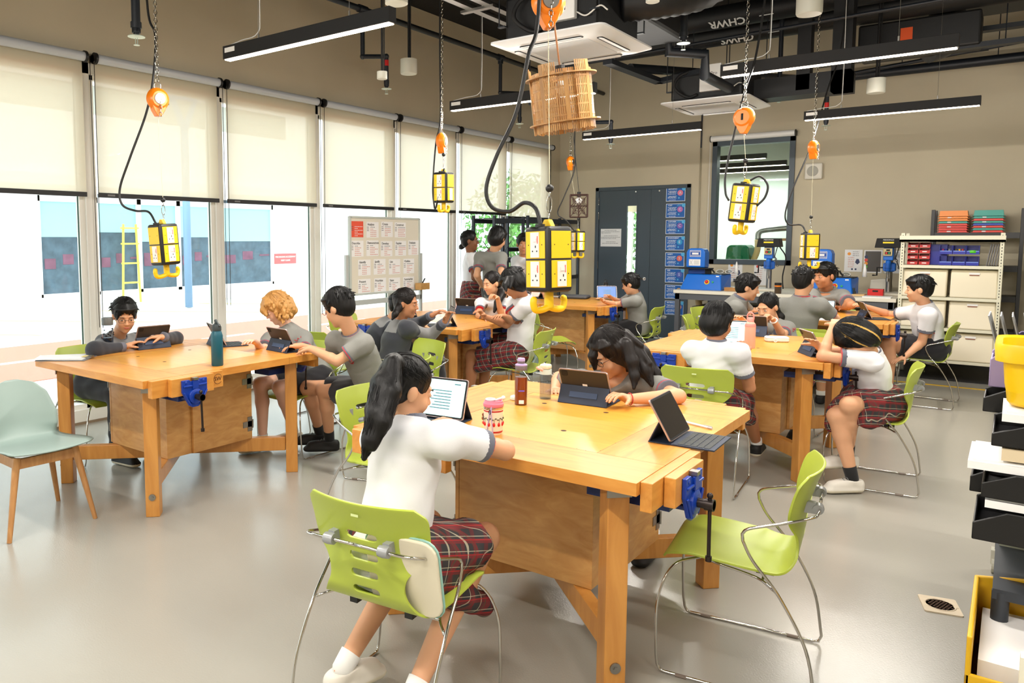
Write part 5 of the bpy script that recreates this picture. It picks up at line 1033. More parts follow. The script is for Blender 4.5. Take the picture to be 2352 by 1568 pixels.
HB = [((-1.49, 2.76, 1.555), -17, (0, -2), 'large yellow and black socket box hanging nearest the viewer in the centre', (-1.60, 2.93, 2.625), -46, 'orange balancer at the top centre edge, nearest the viewer'),
      ((-4.33, 2.87, 1.60), 1.5, (3, -2), 'yellow socket box hanging over the left workbench in front of the glass wall', (-4.40, 2.90, 2.53), -12, 'orange balancer hanging over the left workbench'),
      ((-3.97, 5.43, 2.08), 6, (1, 0), 'yellow socket box with a looped cord hanging highest, before the cream blinds', (-4.02, 5.47, 2.49), 16, 'orange balancer over the middle workbench by the glass wall'),
      ((-1.48, 5.50, 1.88), -10, (0, 6), 'tilted yellow socket box hanging before the dark framed inner window', (-1.51, 5.54, 2.46), 85, 'orange balancer in front of the inner window'),
      ((-1.58, 8.20, 1.56), -59, (0, 0), 'yellow socket box hanging over the far right workbench', (-1.59, 8.22, 2.51), -9, 'orange balancer hanging before the square wall speaker'),
      ((-4.43, 8.98, 1.60), -30, (0, 0), 'small yellow socket box half hidden behind the nearest one', (-4.58, 9.03, 2.62), 6, 'small orange balancer with black cord bundle near the room corner')]
FC = [None, [('s', 's'), ('s', 's'), ('s', 's'), ('n', 's')], None, [('s', 's')]*4, None, [('s', 's')]*4]
for i_, (c, rz, tl, lb, rc, rrz, rl) in enumerate(HB):
    tb = socket_box(c, rz, tl, lb, None, faces=FC[i_]); balancer(rc, ZC, c[2]+.165, (c[0], c[1]), rrz, rl, 1.2)
cord([(-1.62, 2.90, 3.6), (-1.61, 2.87, 2.62), (-1.63, 2.82, 2.39), (-1.66, 2.78, 2.16), (-1.71, 2.71, 1.98), (-1.74, 2.68, 1.85), (-1.72, 2.69, 1.77), (-1.66, 2.73, 1.75), (-1.6, 2.75, 1.785), (-1.535, 2.73, 1.76), (-1.505, 2.72, 1.69)], 'thick black cord curving to the nearest socket box', .0085)
cord([(-4.58, 2.96, 4.3), (-4.58, 2.96, 3.2), (-4.53, 2.98, 2.97), (-4.52, 2.95, 2.69), (-4.55, 2.91, 2.46), (-4.61, 2.82, 2.17), (-4.66, 2.77, 1.97), (-4.64, 2.77, 1.86), (-4.57, 2.82, 1.82), (-4.45, 2.84, 1.81), (-4.37, 2.84, 1.735)], 'black cord curving to the socket box over the left workbench')
cord([(-4.11, 5.56, 4.3), (-4.08, 5.52, 3.3), (-4.05, 5.49, 2.7), (-4.07, 5.45, 2.47), (-4.065, 5.40, 2.1), (-4.05, 5.40, 1.93), (-4.02, 5.38, 1.90), (-3.98, 5.36, 1.98), (-3.955, 5.38, 2.15), (-3.95, 5.41, 2.24), (-3.965, 5.41, 2.21)], 'black cord looped around the highest socket box')
cord([(-1.44, 5.86, 3.9), (-1.47, 5.79, 3.29), (-1.5, 5.73, 2.9), (-1.54, 5.67, 2.69), (-1.58, 5.61, 2.42), (-1.62, 5.55, 2.11), (-1.61, 5.52, 1.96), (-1.58, 5.50, 1.90)], 'black cord running down to the tilted socket box')
cord([(-1.40, 5.52, 1.86), (-1.36, 5.56, 1.92), (-1.35, 5.57, 2.0), (-1.40, 5.56, 2.06), (-1.46, 5.53, 2.03)], 'short black loop of cord at the side of the tilted socket box')
cord([(-1.44, 8.83, 4.2), (-1.49, 8.74, 3.49), (-1.57, 8.63, 3.1), (-1.66, 8.5, 2.58), (-1.78, 8.35, 2.15), (-1.83, 8.28, 1.89), (-1.8, 8.3, 1.78), (-1.69, 8.32, 1.77), (-1.62, 8.2, 1.70)], 'black cord curving to the socket box over the far right workbench')
cord([(-4.55, 9.08, 4.2), (-4.55, 9.08, 2.91), (-4.52, 9.03, 2.52), (-4.60, 8.92, 2.18), (-4.66, 8.86, 1.96), (-4.55, 8.9, 1.86), (-4.47, 8.95, 1.735)], 'thin black cord to the small socket box near the corner')
# ---------------- slatted wooden shade and cobweb shade ----------------
t = thing('slatted_shade', 'tilted wooden slat drum lampshade hanging in the upper middle', 'lampshade', (-1.63, 3.13, 2.26), rot=(R(5), R(-6), R(20)))
M_slat = wood('slat_wood', (.74, .56, .32), (.60, .42, .20), 2, .5, (9, 9, 1)); Rr = .135
for z in (-.105, .095):
    mb = MB(); n = 48; vs = [(r_*math.cos(2*PI*k/n), r_*math.sin(2*PI*k/n), z+dz) for r_, dz in ((Rr-.016, -.003), (Rr+.022, -.003), (Rr+.022, .003), (Rr-.016, .003)) for k in range(n)]
    mb.add(vs, [(i*n+k, i*n+(k+1) % n, ((i+1) % 4)*n+(k+1) % n, ((i+1) % 4)*n+k) for i in range(4) for k in range(n)]); mb.build('ring', M_slat, t)
mb = MB(); rr_ = random.Random(3); zt = .135
for k in range(96):
    if k % 9 == 0: zt = .145 if (k//9) % 2 else .115
    M = Matrix.Rotation(2*PI*k/96, 4, 'Z') @ Matrix.Translation((Rr+.004*(1 if (k//9) % 2 else -1), 0, 0)); zb = -.14-.006*rr_.random()
    for z0, z1 in ((zb, -.085), (-.078, -.045), (-.038, -.005), (.002, .035), (.042, .075), (.082, zt)): mb.box(-.0015, .0015, -.0028, .0028, z0, z1, M=M)
    if k % 12 == 4: mb.box(-.002, .002, -.0085, .0085, zb, zt, M=M)
    for z in (-.08, -.04, 0, .04, .08): mb.box(-.0015, .0015, -.0044, .0044, z-.004, z+.004, M=M)
o = mb.build('slats', M_slat, t)
MB().cyl((0, 0, .10), (0, 0, .145), .022, 14).build('lampholder', M_dblack, t); MB().ball((0, 0, .05), .03, 8).build('bulb', M_frame, t, smooth=True)
mb = MB()
for a in range(3): mb.box(-.0, Rr, -.004, .004, .093, .099, M=Matrix.Rotation(a*2*PI/3, 4, 'Z'))
mb.build('spoke', M_slat, t)
MB().cyl((0, 0, .145), (-.03, 0, 1.3), .004, 8).build('flex', mat('flex_copper', (.70, .52, .38), .5), t, smooth=True)
t = thing('cobweb_shade', 'dark cube lampshade with cobweb cut-outs hanging before the glass wall corner', 'lampshade', (-3.46, 7.02, 1.96), R(28))
mb = MB(); hw = .085
def bar(a, b, r=.0035): mb.tube([a, b], r, 4)
for s1 in (-1, 1):
    for s2 in (-1, 1): bar((s1*hw, s2*hw, -.11), (s1*hw, s2*hw, .11), .005); bar((s1*hw, -hw, s2*.11), (s1*hw, hw, s2*.11), .005); bar((-hw, s1*hw, s2*.11), (hw, s1*hw, s2*.11), .005)
for fz in range(4):
    M = Matrix.Rotation(fz*PI/2, 4, 'Z')
    for k in range(8): 
        a = k*PI/4; e = (hw, hw*max(-1, min(1, 1.4*math.cos(a))), .11*max(-1, min(1, 1.4*math.sin(a)))); mb.tube([M @ Vector((hw, 0, 0)), M @ Vector(e)], .0028, 4)
    for q in (.3, .6, .88):
        for k in range(8):
            a0, a1 = k*PI/4, (k+1)*PI/4; am = (a0+a1)/2
            mb.tube([M @ Vector((hw, q*hw*math.cos(a0)*1.1, q*.11*math.sin(a0)*1.1)), M @ Vector((hw, .72*q*hw*math.cos(am), .72*q*.11*math.sin(am))), M @ Vector((hw, q*hw*math.cos(a1)*1.1, q*.11*math.sin(a1)*1.1))], .0022, 4)
mb.build('web_frame', mat('web_brown', (.24, .15, .13), .6), t)
MB().ball((0, 0, .05), .035, 8).build('bulb', M_white, t, smooth=True); MB().cyl((0, 0, .09), (0, 0, .14), .018, 12).build('lampholder', M_dblack, t); MB().cyl((0, 0, .13), (-.12, .1, 1.2), .003, 6).build('flex', M_cord, t)
# ---------------- ceiling cassettes ----------------
M_ac = mat('cassette_white', (.90, .91, .92), .4); M_duct = mat('duct_black', (.07, .075, .085), .55, bump=.3, bscale=9)
def cassette(x0, x1, y0, y1, z, label, dx):
    cx, cy_ = (x0+x1)/2, (y0+y1)/2; w_ = (x1-x0)/2; t = thing('ceiling_cassette', label, 'air conditioner', (cx, cy_, z), 0, 'ceiling air conditioners')
    mb = MB(); rings = [(w_*2-.16, .0), (w_*2, .03), (w_*2, .042), (w_*1.8, .05)]; vs = []
    for ww, zz in rings: vs += [(a, b, zz) for a, b in rrect(ww, ww, .05, 4)]
    n = len(vs)//4; mb.add(vs, [(i*n+k, i*n+(k+1) % n, (i+1)*n+(k+1) % n, (i+1)*n+k) for i in range(3) for k in range(n)]+[tuple(range(n-1, -1, -1)), tuple(3*n+k for k in range(n))]); mb.build('panel', M_ac, t, smooth=True, auto=30)
    for k in range(4): 
        M = Matrix.Rotation(k*PI/2, 4, 'Z'); MB().prism(rrect(.05, .52, .02), -.003, .001, 'z', M=M @ Matrix.Translation((w_-.125, 0, 0))).build('outlet_slot', M_dblack, t); MB().prism(rrect(.04, .50, .016), -.008, -.004, 'z', M=M @ Matrix.Translation((w_-.118, 0, 0)) @ Matrix.Rotation(R(12), 4, 'Y')).build('louvre', M_ac, t)
    mb = MB().prism(rrect(w_*1.12, w_*1.12, .02), -.006, .001); mb.build('grille', mat('cassette_grille', (.80, .81, .82), .6, bump=.6, bscale=160), t, bevel=.004)
    MB().box(-w_+.09, w_-.09, -w_+.09, w_-.09, .05, .38).build('housing', M_duct, t, bevel=.03)
    mb = MB().box(dx-.11, dx+.11, -w_+.04, -w_+.09, .12, .40); mb.build('control_box', M_white, t, bevel=.006)
    text('NetPro', .05, M_ink, t, frame((dx, -w_+.039, .30), (1, 0, 0), (0, -1, 0)))
    MB().tube(cr([(dx+.12, -w_+.06, .16), (dx+.2, -w_+.05, .12), (dx+.3, -w_+.05, .17), (dx+.36, -w_+.05, .13)], 5), .006, 6).build('control_cable', M_frame, t, smooth=True)
    for sx in (-1, 1):
        for sy in (-1, 1): MB().cyl((sx*(w_-.06), sy*(w_-.06), .15), (sx*(w_-.06), sy*(w_-.06), ZC-z), .005, 6).box(sx*(w_-.09)-.03, sx*(w_-.09)+.03, sy*(w_-.06)-.02, sy*(w_-.06)+.02, .15, .16).build('hanger_rod', M_pipe, t)
    MB().tube(cr([(dx-.2, -w_+.06, .36), (dx-.33, -w_+.02, .30), (dx-.36, -w_+.0, .18), (dx-.24, -w_+.05, .08), (dx-.14, -w_+.07, .1)], 6), .016, 8).build('insulated_hose', M_dblack, t, smooth=True)
cassette(-3.27, -2.33, 5.04, 5.99, 3.09, 'nearer square white ceiling air conditioner above the slatted shade', .12)
cassette(-3.20, -2.26, 8.42, 9.36, 3.09, 'farther square white ceiling air conditioner before the inner window', .06)
# ---------------- sprinkler pipework ----------------
def sprinkler(mb, x, y, z): 
    mb[0].tube([(x, y, z+.30), (x, y, z+.07)], .022, 12).cyl((x, y, z+.10), (x, y, z+.06), .028, 12).cyl((x, y, z+.06), (x, y, z+.03), .018, 10)
    mb[1].lathe([(.0001, 0), (.055, .0), (.055, .004), (.0001, .004)], 24, (x, y, z+.025)); mb[1].tube([(x-.012, y, z+.02), (x-.012, y, z-.02), (x+.012, y, z-.02), (x+.012, y, z+.02)], .003, 5); mb[1].lathe([(.02, 0), (.02, .003), (.0001, .003)], 12, (x, y, z-.028))
def sprk(pts, label, red=None, r=.024):
    t = thing('sprinkler_drop', label, 'sprinkler', (0, 0, 0), 0, 'ceiling sprinklers'); a, b = MB(), MB()
    for p, q in zip(pts[:-1], pts[1:]): a.cyl(p, q, r, 12)
    for p in pts[1:-1]: a.ball(p, r*1.25, 8)
    e = pts[-1]; a.cyl((e[0], e[1], e[2]+.07), (e[0], e[1], e[2]+.03), r*1.25, 12)
    sprinkler((a, b), e[0], e[1], e[2]-.03 if 0 else e[2]-.25+.2)
    a.build('pipe', M_pipe, t, smooth=True, auto=40); b.build('sprinkler_head', mat('sprinkler_steel', (.78, .84, .80), .3, metal=.5), t)
    if red: MB().cyl((red[0], red[1], red[2]), (red[0], red[1], red[2]+.06), r*1.05, 12).build('red_tape', mat('tape_red', (.80, .10, .10), .5), t)
t = thing('sprinkler_main', 'long dark pipe running below the ceiling along the glass wall', 'pipe', (0, 0, 0)); MB().cyl((-5.6, -3, 4.06), (-5.6, 12.2, 4.06), .032, 14).build('pipe', M_pipe, t, smooth=True)
for y in (6.19, 8.95): MB().cyl((-5.6, y-.06, 4.06), (-5.6, y+.06, 4.06), .042, 14).cyl((-5.6, y, 4.06), (-5.6, y, 3.98), .036, 14).build('tee', M_pipe, t, smooth=True, auto=40)
sprk([(-5.6, 6.19, 4.04), (-5.6, 6.19, 3.57), (-5.48, 6.44, 3.60), (-5.48, 6.44, 3.28)], 'sprinkler on a cranked dark drop pipe above the left blinds', (-5.48, 6.44, 3.50))
sprk([(-5.6, 8.95, 4.04), (-5.6, 8.95, 3.60), (-5.5, 9.3, 3.63), (-5.5, 9.3, 3.24)], 'sprinkler behind the slatted shade near the last blinds', (-5.5, 9.3, 3.50))
sprk([(-4.62, 2.9, 4.6), (-4.62, 2.9, 2.98)], 'sprinkler on a straight black drop at top left', r=.028)
sprk([(-2.33, 6.65, 4.6), (-2.33, 6.65, 3.32)], 'sprinkler on a straight drop with red tape between the two air conditioners', (-2.33, 6.65, 3.58), r=.03)
sprk([(-2.22, 9.5, 4.4), (-2.22, 9.5, 3.26)], 'sprinkler right of the farther air conditioner')
sprk([(-2.2, 10.64, 4.4), (-2.2, 10.64, 3.46), (-1.95, 10.74, 3.44), (-1.95, 10.74, 3.06)], 'sprinkler on an elbowed pipe above the wall speaker', (-1.95, 10.74, 3.26))
sprk([(-4.5, 9.38, 3.15), (-4.19, 9.38, 3.13), (-4.19, 9.38, 2.87)], 'sprinkler hanging before the slate door lamp')
# speakers and sensors on drops
def drop(x, y, z, label, r, h, m, name='pendant_speaker', cat='speaker', rod=.012, rod2=True):
    t = thing(name, label, cat, (x, y, z)); MB().lathe([(.0001, 0), (r*.93, 0), (r, h*.06), (r, h), (.0001, h)], 32).build('can', m, t, smooth=True, auto=40)
    MB().cyl((0, 0, h), (0, 0, ZC-z), rod, 10).cyl((.022, 0, h), (.022, 0, ZC-z), rod*.6, 8).build('drop_rod', M_dblack, t, smooth=True, auto=40)
M_can = mat('can_ivory', (.80, .80, .75), .45)
drop(-5.13, 6.39, 3.36, 'ivory cylindrical speaker hanging left of the middle, before the brown wall band', .088, .15, M_can)
drop(-1.25, 9.41, 3.16, 'ivory cylindrical speaker hanging under the right lamp', .088, .15, M_can)
drop(-1.27, 6.21, 3.25, 'ivory cylindrical speaker cut by the top edge, right of centre', .088, .22, M_can)
drop(-3.29, 3.97, 3.17, 'round white fitting at the top edge beside the left lamp', .075, .05, M_can, 'ceiling_fitting', 'fitting')
drop(-1.81, 4.61, 3.06, 'white square-backed motion sensor at the top edge', .04, .04, M_can, 'motion_sensor', 'sensor'); drop(-4.14, 4.81, 2.93, 'small white dome sensor hanging under the end of the left lamp', .042, .06, M_can, 'motion_sensor', 'sensor', .009)
# ---------------- ducts, trays, pipes under the soffit ----------------
def barrel(pts, r, m, label, name='pipe_run', cat='pipe', seg=16):
    o = MB().tube(pts, r, seg).build(name, m, smooth=True, auto=50); return tag(o, label, cat)
for i, (y, z, tx) in enumerate(((9.35, 4.20, 'CHWR'), (9.75, 4.10, 'CHWS'))):
    t = thing('chilled_pipe', ['upper', 'lower'][i]+' thick black insulated pipe with white lettering', 'pipe', (0, 0, 0)); MB().cyl((-4.3, y, z), (3.4, y, z), .13, 20).build('insulation', M_duct, t, smooth=True, auto=50)
    text(tx, .13, M_white, t, frame((-2.75, y-.09, z-.097), (-1, 0, 0), (0, -.65, -.76)), bold=.003)
    MB().prism([(-2.4, 0), (-2.25, 0), (-2.25, .02), (-2.4, .02)], -.001, 0, 'y', M=Matrix.Translation((0, y-.1, z-.09))).build('arrow', M_white, t)
t = thing('air_duct', 'big black rectangular duct hanging along the ceiling at upper right', 'duct', (0, 0, 0)); MB().box(-1.62, 3.5, 10.1, 11.0, 4.15, 4.6).build('trunk', mat('duct_foil', (.22, .23, .24), .5, bump=.8, bscale=4), t, bevel=.03)
MB().tube(cr([(-.75, 10.5, 4.2), (-.74, 10.45, 4.0), (-.75, 10.3, 3.8), (-.9, 10.2, 3.72)], 8), .17, 16).build('flexible_branch', MATS['duct_foil'], t, smooth=True)
t = thing('air_duct', 'black duct box and bellows above the nearer air conditioner', 'duct', (0, 0, 0)); MB().box(-3.1, -2.5, 5.9, 7.2, 3.45, 4.0).build('trunk', M_duct, t, bevel=.03); pts = cr([(-2.45, 5.6, 3.4), (-2.2, 5.75, 3.42), (-1.95, 6.1, 3.55), (-1.8, 6.5, 3.9)], 10); MB().tube(pts, [.13+.012*(i % 2) for i in range(len(pts))], 16).build('bellows', M_duct, t, smooth=True)
t = thing('cable_ladder', 'black steel frame hanger with two uprights before the right wall lamp', 'frame', (0, 0, 0))
MB().box(-1.93, -1.80, 8.95, 9.1, 3.2, ZC).build('upright', M_duct, t); MB().box(-1.60, -1.42, 8.95, 9.15, 3.15, ZC).build('upright', M_duct, t); MB().box(-2.35, -1.42, 8.95, 9.25, 3.15, 3.36).build('cross_duct', M_duct, t)
for i, pts in enumerate([[(-2.3, 11.9, 3.82), (3.5, 11.9, 3.82)], [(-3.37, 8.0, 3.46), (-2.6, 12.0, 3.9)], [(-4.6, 8.6, 3.72), (3.4, 8.6, 3.9)], [(-3.6, 10.8, 3.5), (2, 10.8, 3.95)], [(-3.2, 7.3, 3.62), (-2.7, 7.3, 3.62), (-2.7, 7.3, 3.4), (-2.45, 7.6, 3.4), (-2.45, 7.6, 3.2), (-2.45, 8.4, 3.2)], [(-1.1, 12.0, 4.55), (-1.1, 12.0, 3.95), (-.4, 12.0, 3.98)], [(.05, 11.6, 4.6), (.05, 11.6, 3.6)], [(.22, 11.7, 4.6), (.22, 11.7, 3.2)], [(-1.05, 8.0, 4.5), (-1.0, 8.0, 4.0), (-.2, 8.0, 4.05)], [(-3.3, 10.1, 4.5), (-3.25, 10.1, 3.7), (-2.9, 10.1, 3.66), (-2.9, 10.1, 3.5)]]):
    barrel(pts, [.06, .05, .018, .022, .05, .02, .055, .045, .018, .03][i], M_pipe, ['long dark pipe fixed along the upper back wall', 'dark pipe running back above the farther air conditioner', 'thin conduit crossing under the black pipes', 'thin rear conduit crossing the upper wall', 'cranked pipe feeding the farther air conditioner', 'thin bent conduit at the upper wall', 'vertical dark pipe at the far right top', 'second vertical dark pipe at the far right top', 'thin conduit behind the long right lamp', 'bent pipe left of the black frame'][i])
for i, (a, b, c_) in enumerate((((-3.36, 7.4, 3.42), (-3.31, 8.7, 3.42), .05), ((-3.31, 8.68, 3.42), (-2.75, 8.45, 3.42), .05), ((-1.9, 9.9, 3.62), (.6, 9.9, 3.62), .05), ((-1.4, 10.5, 3.9), (3.2, 10.5, 3.9), .06), ((-3.0, 9.9, 3.5), (-1.9, 9.9, 3.6), .06))):
    v = Vector(b)-Vector(a); M = Matrix.Translation(a) @ Matrix.Rotation(math.atan2(v.y, v.x), 4, 'Z'); tag(MB().box(0, v.length, -c_, c_, -.025, .025, M=M).build('cable_tray', M_pipe), ['dark cable tray between the air conditioners', 'dark cable tray stub joining it toward the farther air conditioner', 'dark tray behind the long right lamp', 'long dark tray under the big duct', 'dark tray left of the hanger frame'][i], 'cable tray')
t = thing('steel_channel', 'pair of pale steel channels running above the nearer air conditioner', 'rail', (0, 0, 0))
for x in (-3.42, -3.26): MB().box(x-.03, x+.03, 3.2, 5.7, 3.40, 3.42).box(x-.03, x-.025, 3.2, 5.7, 3.42, 3.46).build('channel', M_steel2, t)
MB().box(-3.5, -3.2, 5.0, 5.05, 3.38, 3.40).box(-3.5, -3.2, 3.8, 3.85, 3.38, 3.40).build('cross_bar', M_steel2, t)
t = thing('control_gear', 'dark equipment box with orange sticker hanging at upper right', 'box', (-1.15, 10.0, 3.62)); MB().box(-.35, .75, -.2, .2, 0, .35).build('case', M_duct, t, bevel=.02); MB().box(.05, .16, -.205, -.2, .12, .26).build('sticker', mat('sticker_orange', (.92, .35, .12), .6), t); MB().box(-.28, -.18, -.205, -.2, .03, .13).box(.05, .14, -.205, -.2, .0, .1).build('terminal', M_steel2, t)
k = 0
for x, y, zb in [(-3.9, 8.6, 3.72), (-3.0, 8.6, 3.75), (-2.5, 10.8, 3.6), (-1.0, 10.8, 3.75), (-1.3, 11.9, 3.82), (-.3, 11.9, 3.82), (-3.5, 9.5, 4.1), (-2.9, 9.8, 3.5), (-2.0, 9.9, 3.6), (-.6, 10.5, 3.9), (-.2, 10.0, 3.6), (-4.6, 8.0, 3.2), (-4.1, 8.2, 3.1), (.3, 10.3, 3.5), (-3.36, 7.6, 3.4), (-3.1, 10.6, 3.5)]:
    k += 1; tag(MB().cyl((x, y, zb), (x, y, ZC), .006, 6).cyl((x, y, zb), (x, y, zb+.05), .014, 8).build('hanger_rod', M_pipe), 'thin dark threaded rod hanging from the soffit among the ducts', 'rod', 'threaded hanger rods')
